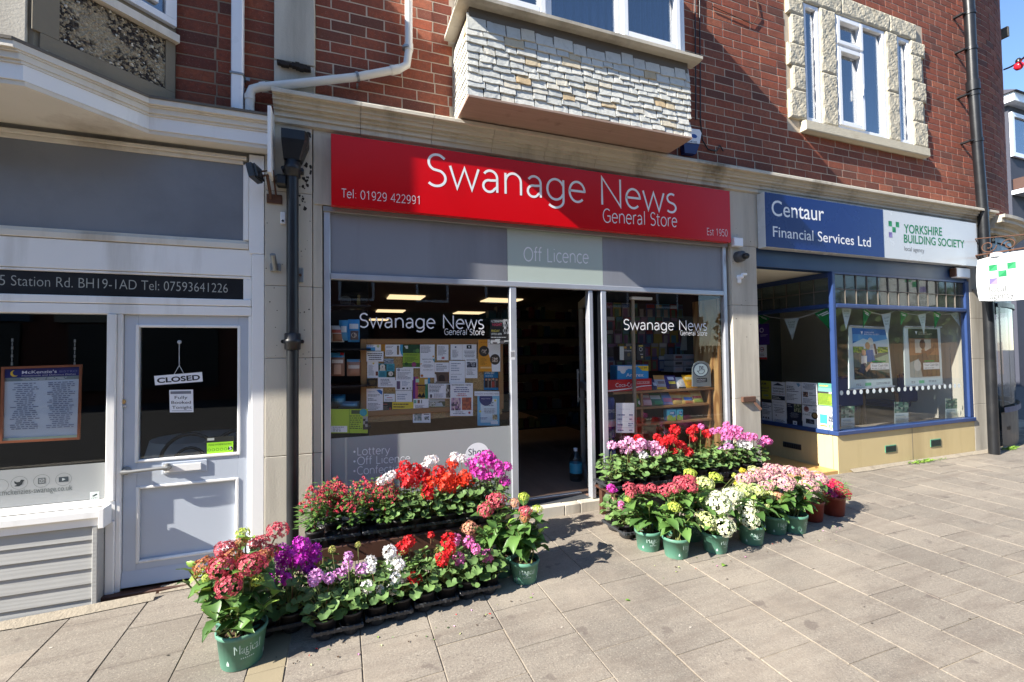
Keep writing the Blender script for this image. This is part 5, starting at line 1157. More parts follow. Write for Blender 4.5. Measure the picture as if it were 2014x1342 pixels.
for i, (lab, rc, bgc, its) in enumerate(notes):
    dY = BYD-.001-.0012*(i % 5) if i != 8 else BYD-.014
    if i in (21, 28, 32, 33, 34): dY = BYD-.016-.002*(i == 32)
    o = sheet('notice', lab, 'notice', zr(Zb, *rc, dY), bgc, its, NB, curl=.004 if i > 2 and i % 3 == 0 else 0)
sheet('flyer', 'lime green flyer taped low in the window left corner', 'flyer', zr(Z7, 82, 785, 295, 920, .060), S(170, 200, 50), [('b', .56, .04, .8, .2, S(60, 80, 40)), ('c', .88, .14, .1, S(30, 150, 170)), ('t', .5, .25, .9, .85, 7, S(60, 90, 30)), ('b', .03, .7, .45, .96, WH), ('t', .08, .72, .42, .95, 3, LG_), ('p', .87, .3, 1, .85, [S(40, 40, 44), S(160, 160, 160)], (2, 5)), ('b', .5, .0, .52, 1, S(130, 170, 40))])
sheet('poster', 'black gig poster with white and yellow print beside the doorway', 'poster', zr(Z7, 982, 278, 1088, 420, .059), S(22, 20, 24), [('T', 'ALTERNATIVE', .04, .7, .14, .09, S(225, 225, 225), .015), ('T', 'NIGHT', .12, .62, .28, .1, S(210, 70, 100), .02), ('p', .68, .02, 1, .6, [S(230, 230, 230), S(30, 30, 34), S(160, 160, 164)]), ('T', 'FRIDAY', .06, .5, .52, .09, S(220, 200, 90), .01), ('T', '19TH APR', .06, .62, .64, .08, S(225, 225, 225), .01), ('t', .04, .7, .95, .78, 1, S(225, 225, 225)), ('p', .02, .8, .98, .98, [S(220, 220, 220), S(40, 40, 44), S(120, 110, 110)], (8, 3))])
sheet('poster', 'black poster of white swirling lines high in the left window', 'poster', zr(Z7, 140, 130, 275, 235, .30), S(26, 30, 34), [('c', .22, .45, .22, S(170, 176, 176)), ('c', .22, .45, .19, S(26, 30, 34)), ('c', .22, .45, .15, S(170, 176, 176)), ('c', .22, .45, .12, S(26, 30, 34)), ('c', .22, .45, .08, S(170, 176, 176)), ('c', .22, .45, .05, S(26, 30, 34)), ('c', .5, .75, .16, S(150, 156, 156)), ('c', .5, .75, .13, S(26, 30, 34)), ('c', .5, .75, .09, S(150, 156, 156)), ('c', .5, .75, .06, S(26, 30, 34)), ('g', [(.7, .3), (.82, .25), (.85, .9), (.68, .9)], S(190, 180, 120)), ('c', .77, .2, .06, S(200, 190, 150))])
sheet('price_list', 'handwritten price list on white paper taped inside right window', 'price list', zr(Zr, 192, 932, 412, 1290, .058), WH, [('T', 'Fizzy Cans', .2, .75, .22, .035, S(90, 96, 150), -.015), ('t', .08, .36, .5, .46, 1, S(90, 96, 150)), ('t', .7, .36, .92, .46, 1, S(90, 96, 150)), ('b', .05, .47, .95, .475, LG_), ('t', .08, .5, .5, .6, 1, S(90, 96, 150)), ('t', .7, .5, .92, .6, 1, S(90, 96, 150)), ('b', .05, .61, .95, .615, LG_), ('t', .08, .68, .4, .8, 1, S(90, 96, 150)), ('t', .65, .66, .95, .8, 2, S(90, 96, 150)), ('b', .05, .82, .95, .825, LG_), ('t', .08, .88, .45, .96, 1, S(90, 96, 150)), ('t', .7, .88, .9, .96, 1, S(90, 96, 150))], curl=.005)

# ------------------------------------------------------------------ packets, packs and shelves
def pack(name, label, cat, f, x0, y0, x1, y1, Y, depth, col, items=(), group=None, pouch=False, lean=0.0):
    c = zr(f, x0, y0, x1, y1, Y); t = thing(name, label, cat, ((c[2].x+c[3].x)/2, Y+depth/2, c[3].z), group)
    mb = MB(); W_ = c[1].x-c[0].x; H_ = c[0].z-c[3].z; m_ = flat(col, .35)
    if pouch:
        n, m = 6, 7; vs = []; vb = []
        for j in range(m+1):
            for i in range(n+1):
                u, v = i/n, j/m; b = depth*.5*math.sin(PI*u)**.6*math.sin(PI*min(1, v*1.02))**.5 if 0 < u < 1 and 0 < v < 1 else 0
                p = c[3].lerp(c[2], u).lerp(c[0].lerp(c[1], u), v); ly = lean*v
                vs.append((p.x, Y-b+ly+depth*.5, p.z)); vb.append((p.x, Y+b+ly+depth*.5, p.z))
        fs = [(j*(n+1)+i, j*(n+1)+i+1, (j+1)*(n+1)+i+1, (j+1)*(n+1)+i) for j in range(m) for i in range(n)]
        mb.add(vs, fs, m_, True); mb.add(vb, [q[::-1] for q in fs], m_, True); mb.build('pouch', t, fix=False)
        cc = [Vector((p.x, Y+depth*.5+lean*(1 if k < 2 else 0)-.0, p.z)) for k, p in enumerate(c)]
        # print follows the bulge
        mb = MB()
        def PP(u, v, k): 
            b = depth*.5*max(0, math.sin(PI*u))**.6*max(0, math.sin(PI*min(1, (1-v)*1.02)))**.5; p = c[0].lerp(c[1], u).lerp(c[3].lerp(c[2], u), v)
            return (p.x, Y-b+depth*.5+lean*(1-v)-.0012-k*.0003, p.z)
        for k, it in enumerate(items):
            if it[0] == 'b':
                u0, v0, u1, v1, cl = it[1:6]; n2 = 5
                for i in range(n2):
                    for j in range(3):
                        a0, a1 = u0+(u1-u0)*i/n2, u0+(u1-u0)*(i+1)/n2; b0, b1 = v0+(v1-v0)*j/3, v0+(v1-v0)*(j+1)/3
                        mb.quad(PP(a0, b0, k), PP(a1, b0, k), PP(a1, b1, k), PP(a0, b1, k), flat(cl, .35))
            elif it[0] == 'c': u, v, r_, cl = it[1:5]; mb.poly([PP(u+r_*math.cos(2*PI*i/14), v+r_*W_/H_*math.sin(2*PI*i/14), k) for i in range(14)], flat(cl, .35))
        if mb.f: mb.build('print', t, fix=False)
    else:
        mb.box(c[0].x, c[1].x, Y, Y+depth, c[3].z, c[0].z, m_, .006); mb.build('carton', t)
        if items: sheet('print', label, None, [Vector((p.x, Y-.0006, p.z)) for p in (c[0]+Vector((.004, 0, -.004)), c[1]+Vector((-.004, 0, -.004)), c[2]+Vector((-.004, 0, .004)), c[3]+Vector((.004, 0, .004)))], col, items, parent=t, th=.0004)
    return t
# left window: pet food on black shelving
t = thing('shop_shelving', 'black shelving of pet food at the left of the window', 'shelving', (0, .2, .3))
mb = MB()
for zz in (1.86, 1.55, 1.29, 1.00, .74): mb.box(-.095, .20, .11, .42, zz-.012, zz, m_blackpl)
mb.build('shelf', t); mb = MB(); mb.box(-.098, .2, .425, .43, .3, 2.4, m_blackpl); mb.build('back_panel', t)
DG = 'dog food pouches in the left window'; ph = S(70, 150, 200); br = S(150, 104, 80)
for lab, r_, col, its in (('white and brown dog treat pouch nearest the window frame, upper shelf', (85, 315, 163, 408), S(214, 208, 204), [('b', .1, .25, .9, .45, S(190, 90, 70)), ('b', .15, .5, .85, .95, br)]), ('blue pouch tucked between two others on the upper shelf', (134, 284, 186, 400), ph, [('b', .2, .3, .8, .6, S(210, 220, 228))]), ('bright blue dog pouch at the right of the upper shelf', (184, 280, 250, 408), S(60, 150, 215), [('b', .12, .2, .88, .42, S(220, 226, 232)), ('b', .2, .5, .9, .9, S(90, 80, 90)), ('c', .5, .7, .22, S(210, 200, 190))]), ('brown jerky pouch with blue top on the middle shelf', (84, 468, 165, 600), S(150, 108, 90), [('b', 0, 0, 1, .2, ph), ('b', .1, .3, .9, .45, S(226, 214, 204)), ('b', .25, .5, .75, .92, S(210, 170, 150)), ('b', .7, .0, .95, .1, S(190, 40, 50))]), ('tan pouch with a red tab at the middle shelf end', (178, 505, 256, 600), S(176, 132, 112), [('b', .0, .0, 1, .16, S(120, 170, 200)), ('b', .1, .35, .9, .55, S(220, 206, 196))])):
    pack('food_pouch', lab, 'packet', Z7, *r_, .15, .05, col, its, DG, pouch=True)
for lab, r_ in (('pile of blue wrapped packs on the bottom shelf, left', (88, 705, 170, 775)), ('blue wrapped pack on the bottom shelf, right', (130, 745, 248, 785))):
    pack('wrapped_pack', lab, 'packet', Z7, *r_, .14, .12, S(50, 120, 160), [('b', .1, .3, .9, .6, S(110, 170, 196))], 'blue packs on the bottom shelf', pouch=True)
# right window
t = thing('display_shelves', 'stepped wooden display shelves of sweets in the right window', 'shelves', (2.8, .2, .3))
for (l_, r_, yd) in (((160, 800), (1372, 746), .16), ((430, 985), (1300, 932), .16), ((420, 1180), (1345, 1122), .16)):
    a, b = at(*Zr(*l_), yd), at(*Zr(*r_), yd); mb = MB(); zz = (a.z+b.z)/2; mb.box(a.x, b.x, yd, yd+.26, zz-.022, zz, m_oak, .003); mb.build('shelf', t)
    if l_[0] == 160: XA, XB, ZS1 = a.x, b.x, zz
    elif l_[1] == 985: ZS2 = zz
    else: ZS3 = zz
for xq in (at(*Zr(515, 1050), .16).x, at(*Zr(1330, 1000), .16).x): mb = MB(); mb.box(xq-.012, xq+.012, .17, .42, .31, ZS1-.023, m_oak, .003); mb.build('upright', t)
mb = MB(); mb.box(XA, XB, .425, .435, .3, ZS1-.025, m_wood); mb.build('back_panel', t)
mb = MB(); a, b = at(*Zr(1195, 0), .33), at(*Zr(1470, 0), .085)
mb.add([(a.x, .40, .3), (3.372, .09, .3), (3.372, .09, 2.0), (a.x, .40, 2.0)], [(0, 1, 2, 3)], m_ply); mb.add([(a.x, .42, .3), (3.38, .10, .3), (3.38, .10, 2.0), (a.x, .42, 2.0)], [(0, 1, 2, 3)], m_ply)
mb.box(3.35, 3.374, .075, .09, .4, 2.0, m_oak)
tag(mb.build('plywood_panel', fix=False), 'knotty plywood panel lining the right end of the shop window', 'panel')
a = at(*Zr(398, 600), .11).x; b = at(*Zr(436, 600), .11).x; mb = MB(); mb.tube([((a+b)/2, .12, .34), ((a+b)/2, .12, 1.98)], (b-a)/2, mat('beige_post', S(150, 132, 110), .5, .06, 4, 0), 12); c = at(*Z8(715, 160), .12); mb.box((a+b)/2-.02, (a+b)/2+.20, .10, .14, 1.965, 1.99, m_upvc, .003); mb.build('post')
tag(bpy.data.objects['post'], 'beige metal post with white arm standing in the right window', 'post')
DS = 'sweet and crisp bags on the display shelves'
bags = [((650, 640, 715, 762), S(50, 50, 90), [('b', .2, .3, .8, .6, S(200, 200, 210))], 'dark blue crisp bag at the left of the top shelf row'), ((690, 596, 825, 764), S(200, 140, 60), [('b', .0, .3, 1, .8, S(170, 172, 178)), ('b', .2, .4, .8, .6, S(130, 110, 110)), ('b', 0, .86, 1, 1, S(220, 180, 40))], 'grey and orange crisp bag on the top shelf'), ((800, 596, 955, 756), S(60, 40, 110), [('b', .3, .1, .8, .32, S(210, 210, 226)), ('b', .3, .42, .85, .62, S(220, 200, 60)), ('b', .3, .66, .9, .95, S(60, 40, 44))], 'purple bag with yellow band on the top shelf'), ((936, 612, 1060, 745), S(226, 224, 218), [('c', .45, .5, .2, S(206, 200, 190)), ('b', .2, .85, .9, 1, S(50, 46, 46))], 'plain white bag on the top shelf'), ((1035, 592, 1188, 746), S(226, 170, 40), [('b', .15, .15, .7, .35, S(240, 220, 150)), ('b', .2, .5, .85, .75, S(206, 140, 60))], 'golden yellow bag beside the lottery plaque'),
 ((438, 800, 545, 965), S(60, 120, 50), [('b', .1, .1, .9, .4, S(200, 180, 60)), ('c', .5, .7, .2, S(220, 226, 220))], 'green sweet bag nearest the post on the second shelf'), ((510, 815, 655, 962), S(150, 90, 90), [('b', .2, .5, .9, .9, S(190, 150, 150)), ('b', .1, .1, .8, .3, S(180, 170, 160))], 'reddish brown sweet bag on the second shelf'), ((620, 815, 788, 958), S(50, 100, 70), [('b', .1, .15, .8, .45, S(170, 176, 170)), ('b', .3, .6, .95, .9, S(40, 130, 80))], 'dark green sweet bag on the second shelf'), ((775, 815, 902, 952), S(110, 140, 190), [('b', .1, .4, .9, .75, S(200, 120, 150)), ('b', .1, .8, .9, 1, S(170, 160, 200))], 'pink and blue sweet bag on the second shelf'), ((880, 795, 1020, 945), S(200, 170, 100), [('b', 0, .0, 1, .25, S(210, 150, 40)), ('b', .1, .5, .95, .65, S(190, 60, 60))], 'yellow bag with red stripe, centre of the second shelf'), ((990, 790, 1148, 930), S(206, 176, 96), [('b', .25, .45, .9, .7, S(60, 110, 190)), ('b', 0, 0, .9, .25, S(200, 130, 40)), ('b', .3, .78, 1, .95, S(200, 120, 80))], 'yellow bag with blue label on the second shelf'), ((1118, 785, 1262, 925), S(206, 180, 110), [('b', .15, .4, .85, .55, S(190, 50, 60)), ('b', .2, .65, .95, .9, S(150, 170, 70))], 'pale bag with red label at the second shelf end')]
for i, (r_, col, its, lab) in enumerate(bags):
    x0, y0, x1, y1 = r_; pk = pack('sweet_bag', lab, 'packet', Zr, x0, y0, x1, y1, .165, .035, col, its, DS, pouch=True, lean=.05)
    zl = ZS1 if i < 5 else ZS2
    dz = zl+.001-at(*Zr((x0+x1)/2, y1), .165).z; pk.location.z += dz
for lab, r_ in (('turquoise drink carton with green hill, left of the pair', (800, 1010, 915, 1148)), ('turquoise drink carton with green hill, right of the pair', (920, 1008, 998, 1142))):
    pk = pack('drink_carton', lab, 'carton', Zr, *r_, .17, .05, S(80, 180, 200), [('g', [(0, .6), (.4, .35), (.7, .7), (1, .55), (1, 1), (0, 1)], S(130, 180, 60)), ('b', .3, .12, .9, .5, S(30, 110, 160)), ('t', .35, .18, .85, .42, 2, WH)], 'cartons on the third shelf'); pk.location.z += ZS3+.001-at(*Zr((r_[0]+r_[2])/2, r_[3]), .17).z
pk = pack('tissue_pack', 'blue and white toilet roll pack with yellow price flash', 'packet', Zr, 205, 425, 583, 642, .17, .12, S(40, 150, 215), [('g', [(0, .0), (.62, 0), (.55, .22), (.35, .16), (.2, .34), (0, .26)], S(224, 228, 236)), ('g', [(.62, 0), (1, 0), (1, .3), (.8, .28)], S(232, 196, 30)), ('T', '\u00a32.49', .7, .95, .17, .11, S(40, 40, 60)), ('T', 'Andrex', .27, .84, .62, .2, S(232, 240, 248), .01), ('c', .17, .26, .09, S(232, 232, 236)), ('b', .82, .84, .95, .98, S(30, 70, 150))]); 
pk.location.z += ZS1+.07-at(*Zr(300, 642), .17).z
pack('tissue_pack', 'black and white tissue pack standing behind the toilet rolls', 'packet', Zr, 232, 250, 405, 423, .20, .10, S(58, 62, 66), [('g', [(0, 0), (.3, 0), (.3, 1), (0, 1)], S(206, 212, 206)), ('T', 'Kleenex', .36, .95, .36, .14, S(224, 224, 224)), ('c', .66, .6, .12, S(120, 106, 70)), ('b', .28, .0, .5, .15, S(200, 150, 60)), ('b', .75, .0, .95, .15, S(210, 190, 60))])
pack('tissue_pack', 'all black tissue pack with white loop print', 'packet', Zr, 440, 232, 548, 423, .21, .10, S(34, 34, 38), [('c', .45, .28, .2, S(190, 190, 190)), ('c', .45, .28, .15, S(34, 34, 38)), ('b', .2, .02, .7, .1, S(200, 180, 60)), ('b', .4, .6, .7, .63, WH), ('c', .6, .8, .12, S(190, 170, 110))])
# red drinks crate
c = zr(Zr, 80, 650, 625, 790, .15); t = thing('drinks_crate', 'red drinks crate with white script lettering and ribbon', 'crate', (c[0].x+.3, .2, ZS1)); dz = ZS1+.003; H_ = .105
mb = MB(); m_cr = mat('red_crate_plastic', S(196, 24, 30), .35, .05, 3, 0); x0, x1 = 2.105, c[1].x
mb.box(x0, x1, .155, .165, dz, dz+H_, m_cr, .002); mb.box(x0, x1, .285, .295, dz, dz+H_, m_cr, .002); mb.box(x0, x0+.01, .166, .284, dz, dz+H_, m_cr); mb.box(x1-.01, x1, .166, .284, dz, dz+H_, m_cr); mb.box(x0+.011, x1-.011, .166, .284, dz, dz+.008, m_cr); mb.build('crate', t)
sheet('print', 'crate print', None, [Vector((x0+.004, .1545, dz+H_-.003)), Vector((x1-.004, .1545, dz+H_-.003)), Vector((x1-.004, .1545, dz+.003)), Vector((x0+.004, .1545, dz+.003))], S(196, 24, 30), [('T', 'Coca-Cola', .28, .68, .62, .36, WH, -.005), ('b', .7, .2, .96, .44, S(214, 150, 150)), ('t', .71, .22, .95, .42, 1, S(170, 40, 44)), ('g', [(0, .95), (.2, .86), (.5, .78), (.8, .6), (1, .58), (1, .64), (.8, .68), (.5, .86), (.2, .98)], WH)], parent=t, th=.0004)
pack('chocolate_box', 'small red and cream box lying in the red crate', 'box', Zr, 228, 572, 362, 645, .21, .05, S(210, 206, 196), [('b', 0, 0, 1, .4, S(190, 40, 40)), ('b', .3, .5, .9, .8, S(180, 170, 150))]).location.z += .0
# lottery plaque
t = thing('lottery_plaque', 'grey lottery plaque with blue ringed crossed fingers', 'plaque', (3.2, .15, ZS1)); PY = .15
c0 = [at(*Zr(*q), PY) for q in ((1112, 735), (1112, 520), (1135, 460), (1190, 430), (1250, 430), (1305, 465), (1330, 525), (1335, 735))]
mb = MB(); mb.prism([(p.x, PY, max(p.z, ZS1+.002)) for p in c0], (0, .012, 0), m_lead if 0 else mat('grey_plaque', S(132, 142, 146), .35, .03, 3, 0)); mb.build('plaque', t)
cc = at(*Zr(1210, 535), PY); rr = (at(*Zr(1302, 535), PY).x-at(*Zr(1118, 535), PY).x)/2; rz = (at(*Zr(1210, 450), PY).z-at(*Zr(1210, 620), PY).z)/2
mb = MB(); mb.disc((cc.x, cc.z), rr, PY-.001, flat(S(30, 60, 90)), 30, rz); mb.disc((cc.x, cc.z), rr*.88, PY-.0016, flat(S(206, 226, 230)), 30, rz*.88)
def strk(pts, w_): 
    for a, b in zip(pts[:-1], pts[1:]):
        d_ = Vector((b[0]-a[0], b[1]-a[1])).normalized(); nx, nz = -d_.y*w_, d_.x*w_
        mb.quad(*[(cc.x+x*rr, PY-.0022, cc.z+z*rz) for x, z in ((a[0]+nx, a[1]+nz), (b[0]+nx, b[1]+nz), (b[0]-nx, b[1]-nz), (a[0]-nx, a[1]-nz))], flat(S(40, 60, 80)))
strk([(-.5, -.1), (-.35, -.2), (-.15, -.05), (-.2, .5), (-.05, .55), (.05, .1), (.15, .5), (.28, .45), (.2, .05), (.45, 0), (.45, -.3), (.2, -.55), (-.2, -.55), (-.5, -.1)], .035); strk([(.05, .1), (-.05, -.05)], .03)
a, b = at(*Zr(1160, 635), PY), at(*Zr(1285, 680), PY); mb.rect(a.x, b.z, b.x, a.z, PY-.001, flat(S(40, 52, 60)))
for i in range(2): put_text(mb, ['Play National', 'Lottery here'][i], a.x+.006, b.x-.02, a.z-.018-.014*i, .010, PY-.0016, flat(WH))
mb.build('print', t)
for i in range(2):
    x = at(*Zr(118, 700), .12).x; 
    mb = MB(); z0 = .40+i*.36; mb.lathe([(.055, z0), (.06, z0+.02), (.06, z0+.32), (.055, z0+.345)], (x, .16, 0), flat(S(28, 52, 130), .35), 18); o = mb.build('towel_roll')
    mb = MB(); mb.lathe([(.0607, z0+.10), (.0607, z0+.16)], (x, .16, 0), flat(S(214, 216, 226), .35), 18); put_text(mb, 'TOWEL', x-.04, x+.035, z0+.22, .03, .097, flat(WH)); mb.build('print', o)
    tag(o, ['tall blue kitchen towel roll, lower of two by the door post', 'blue kitchen towel roll, upper of two by the door post'][i], 'towel roll', 'stacked towel rolls')
# magazines behind, drawers, leaning board
t = thing('magazine_rack', 'dim magazine rack of rows of colourful covers behind the glass', 'rack', (2.6, .95, .3))
mb = MB(); a, b = at(*Z8(545, 250), .62), at(*Z8(1000, 460), .62); mb.box(a.x-.1, b.x+.15, .70, .73, .3, 2.2, m_room); mb.build('back_panel', t)
pal = [S(170, 60, 70), S(70, 90, 150), S(190, 170, 80), S(90, 140, 110), S(180, 180, 186), S(60, 60, 70), S(150, 110, 160), S(80, 150, 180)]
for j in range(5):
    x = a.x-.08; zz = 1.30+j*.135
    while x < b.x+.1:
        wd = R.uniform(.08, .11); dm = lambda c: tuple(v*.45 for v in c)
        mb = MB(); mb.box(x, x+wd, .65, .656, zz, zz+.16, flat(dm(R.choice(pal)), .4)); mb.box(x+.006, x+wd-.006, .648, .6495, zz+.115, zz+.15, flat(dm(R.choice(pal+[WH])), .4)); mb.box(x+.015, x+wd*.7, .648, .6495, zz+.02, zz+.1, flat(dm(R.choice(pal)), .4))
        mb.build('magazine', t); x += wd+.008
mb = MB(); c = [at(*Zr(*q), .6) for q in ((1000, 60), (1165, 60), (1080, 300), (975, 300))]; mb.prism([tuple(p) for p in c], (0, .015, 0), flat(S(150, 156, 156))); tag(mb.build('leaning_board'), 'grey display board leaning behind the word News', 'board')
t = thing('drawer_unit', 'white stack of small drawers behind the lottery plaque', 'drawers', (3.0, .5, ZS1))
for i in range(2):
    for j in range(3):
        c = zr(Zr, 885+i*125, 350+j*75, 1000+i*125+20*(i), 415+j*75, .50); mb = MB(); mb.box(c[0].x, c[1].x, .50, .7, c[3].z, c[0].z, flat(S(150, 152, 160)), .004); mb.box(c[0].x+.02, c[1].x-.02, .497, .499, c[3].z+.015, c[0].z-.015, flat(R.choice([S(120, 60, 60), S(60, 60, 66), S(170, 150, 150)]))); mb.build('drawer', t)
t = thing('sweet_rack', 'dark racks of sweets deep inside the open doorway', 'rack', (1.6, 2.2, .3))
for j in range(7):
    mb = MB(); mb.box(1.75, 3.2, 2.3+.0, 2.6, .5+j*.24, .515+j*.24, m_room); mb.build('shelf', t)
    x = 1.78
    while x < 3.1:
        wd = R.uniform(.06, .14); mb = MB(); mb.box(x, x+wd, 2.30, 2.42, .516+j*.24, .516+j*.24+R.uniform(.1, .17), flat(tuple(v*.3 for v in R.choice(pal+[S(180, 60, 40)])), .4), .008); mb.build('packet', t); x += wd+.012  # packet colours scaled down to stand for the dim doorway
# water bottle in the doorway
c = onz(1133, 945, .302); t = thing('water_bottle', 'big clear water bottle with blue label inside the doorway', 'bottle', tuple(c)); bt = glass('bottle_plastic', (.72, .82, .88), 1.2)
rb = .060; mb = MB(); mb.lathe([(rb*.9, 0), (rb, .01), (rb, .05), (rb*.95, .055), (rb, .06), (rb, .17), (rb*.96, .175), (rb, .18), (rb*.98, .205), (rb*.5, .255), (rb*.27, .268), (rb*.27, .285)], c, bt, 22); mb.build('body', t)
mb = MB(); mb.lathe([(rb*1.01, .075), (rb*1.01, .165)], c, flat(S(70, 170, 200), .35), 22); mb.build('label', t)
mb = MB(); mb.lathe([(rb*.32, .275), (rb*.32, .30), (rb*.26, .303)], c, m_upvc, 14); mb.build('cap', t)

# ------------------------------------------------------------------ bistro: signs in its door and window
q = [at(*p, .047) for p in ((303, 739.8), (397, 732), (398.6, 750.7), (305, 758))]
o = sheet('closed_sign', 'white CLOSED sign hanging tilted inside the bistro door', 'sign', q, WH, [('T', 'CLOSED', .05, .95, .78, .52, S(30, 30, 34), .03)], th=.004)
mb = MB(); s0 = at(352.4, 673, .05); m_ = at(352.5, 719, .05); mb.tube([s0, m_], .0015, m_upvc, 5); mb.tube([m_, at(342, 737, .049)], .0012, m_upvc, 5); mb.tube([m_, at(361, 734, .049)], .0012, m_upvc, 5); mb.lathe([(.012, .002), (.010, -.004), (.004, -.008)], (s0.x, .052, s0.z), m_alu, 12, axis='y'); mb.build('string', o)
sheet('notice', 'white Fully Booked Tonight notice below the CLOSED sign', 'notice', [at(*p, .047) for p in ((332.8, 767.5), (379.5, 766.5), (380.5, 811), (334, 811.5))], WH, [('b', .05, .06, .92, .18, LG_), ('T', 'Fully', .22, .76, .40, .13, S(40, 40, 50)), ('T', 'Booked', .08, .9, .62, .13, S(40, 40, 50)), ('T', 'Tonight', .1, .93, .84, .13, S(40, 40, 50)), ('b', .08, .92, .94, .935, LG_)])
sheet('hygiene_sticker', 'green and black food hygiene sticker rated 5 on the door glass', 'sticker', [at(*p, .0525) for p in ((404.4, 860.5), (460.5, 857), (460, 891), (405, 895))], S(24, 28, 26), [('b', .04, .32, .97, .97, S(150, 214, 40)), ('T', 'FOOD HYGIENE RATING', .1, .92, .5, .1, S(30, 60, 20)), *[('c', .12+.145*i, .74, .055, S(30, 60, 20)) for i in range(5)], *[('c', .12+.145*i, .74, .042, S(150, 214, 40)) for i in range(5)], ('c', .87, .72, .085, S(20, 30, 20)), ('T', '5', .83, .91, .8, .2, WH), ('b', .06, .06, .3, .2, S(170, 176, 172))])
sheet('cctv_sticker', 'small white CCTV sticker in the corner of the frosted glass', 'sticker', [at(*p, .0465) for p in ((177, 968.5), (195, 967), (195, 983), (177, 984))], S(206, 216, 212), [('T', 'CCTV', .15, .85, .88, .2, S(40, 50, 50), .01), ('g', [(.2, .5), (.7, .22), (.85, .36), (.4, .6)], S(50, 60, 60))])
t = thing('menu_frame', 'copper framed bistro menu hanging in the left window', 'menu', (-1.6, .06, 1.1)); my = .062
C4 = [at(*p, my) for p in ((5, 722), (162.5, 717), (158, 864), (2, 872))]
mb = MB(); m_cop = mat('copper_frame', S(150, 92, 66), .4, .08, 6, 0)
ins = [C4[0].lerp(C4[2], .03), C4[1].lerp(C4[3], .03), C4[2].lerp(C4[0], .03), C4[3].lerp(C4[1], .03)]
for i in range(4): a, b, c, d = C4[i], C4[(i+1) % 4], ins[(i+1) % 4], ins[i]; mb.prism([tuple(p) for p in (a, b, c, d)], (0, -.012, 0), m_cop)
mb.build('frame', t)
sheet('menu_sheet', 'menu', None, ins, S(196, 208, 226), [('b', 0, 0, 1, .125, S(30, 34, 110)), ('c', .125, .065, .055, S(226, 190, 60)), ('c', .15, .055, .05, S(30, 34, 110)), ('T', 'McKenzie\u2019s', .22, .68, .075, .042, S(225, 225, 235), .008), ('T', 'BISTRO', .72, .96, .075, .03, S(120, 122, 170), -.01), ('T', 'Homemade and Delicious Dishes', .22, .94, .112, .022, S(190, 190, 200)), ('b', 0, .125, 1, .175, S(120, 134, 140)), ('t', .12, .135, .9, .17, 2, S(210, 214, 220), 'c'), ('t', .08, .2, .47, .86, 24, S(120, 130, 160), 'c'), ('t', .56, .2, .95, .86, 24, S(120, 130, 160), 'c'), ('b', 0, .965, 1, 1, S(130, 150, 140))], parent=t)
mb = MB()
for px in (24, 147):
    a = at(px, 719, my)
    for i in range(7): mb.box(a.x-.004+.002*(i % 2), a.x+.004-.002*(i % 2), my-.004, my, a.z+i*.022, a.z+i*.022+.018, m_alu_d)
mb.build('chain', t)
t = thing('bistro_table', 'bistro table under a pale cloth seen through the door glass', 'table', (-.95, .6, .15))
mb = MB(); mb.lathe([(.30, .0), (.30, -.008), (.33, -.12), (.36, -.30)], (-.95, .62, .93), flat(S(170, 174, 178)), 22); mb.build('cloth', t); mb = MB(); mb.tube([(-.95, .62, .16), (-.95, .62, .92)], .03, m_blackpl, 8); mb.build('leg', t)
for k, (x, lab) in enumerate(((-.93, 'black bentwood bistro chair, its loop back nearest the glass'), (-.66, 'black bentwood bistro chair behind the table, right'))):
    t = thing('bistro_chair', lab, 'chair', (x, .35, .15), 'bentwood chairs in the bistro'); mb = MB(); y = .27+.05*k
    mb.tube([(x-.17, y, .6)]+[(x+.17*math.cos(a_), y, .80+.20*math.sin(a_)) for a_ in [PI-PI*i/12 for i in range(13)]]+[(x+.17, y, .6)], .012, m_blackpl, 8); mb.tube([(x-.10, y, .6)]+[(x+.10*math.cos(a_), y, .78+.13*math.sin(a_)) for a_ in [PI-PI*i/12 for i in range(13)]]+[(x+.10, y, .6)], .010, m_blackpl, 8); mb.build('back', t)
    mb = MB(); mb.lathe([(.19, .0), (.2, .02), (.19, .035)], (x, y+.18, .58), m_blackpl, 18); mb.build('seat', t)
    for sx in (-1, 1):
        for sy_ in (0, 1): mb = MB(); mb.tube([(x+sx*.15, y+.02+sy_*.32, .16), (x+sx*.14, y+.04+sy_*.28, .59)], .011, m_blackpl, 6); mb.build('leg', t)

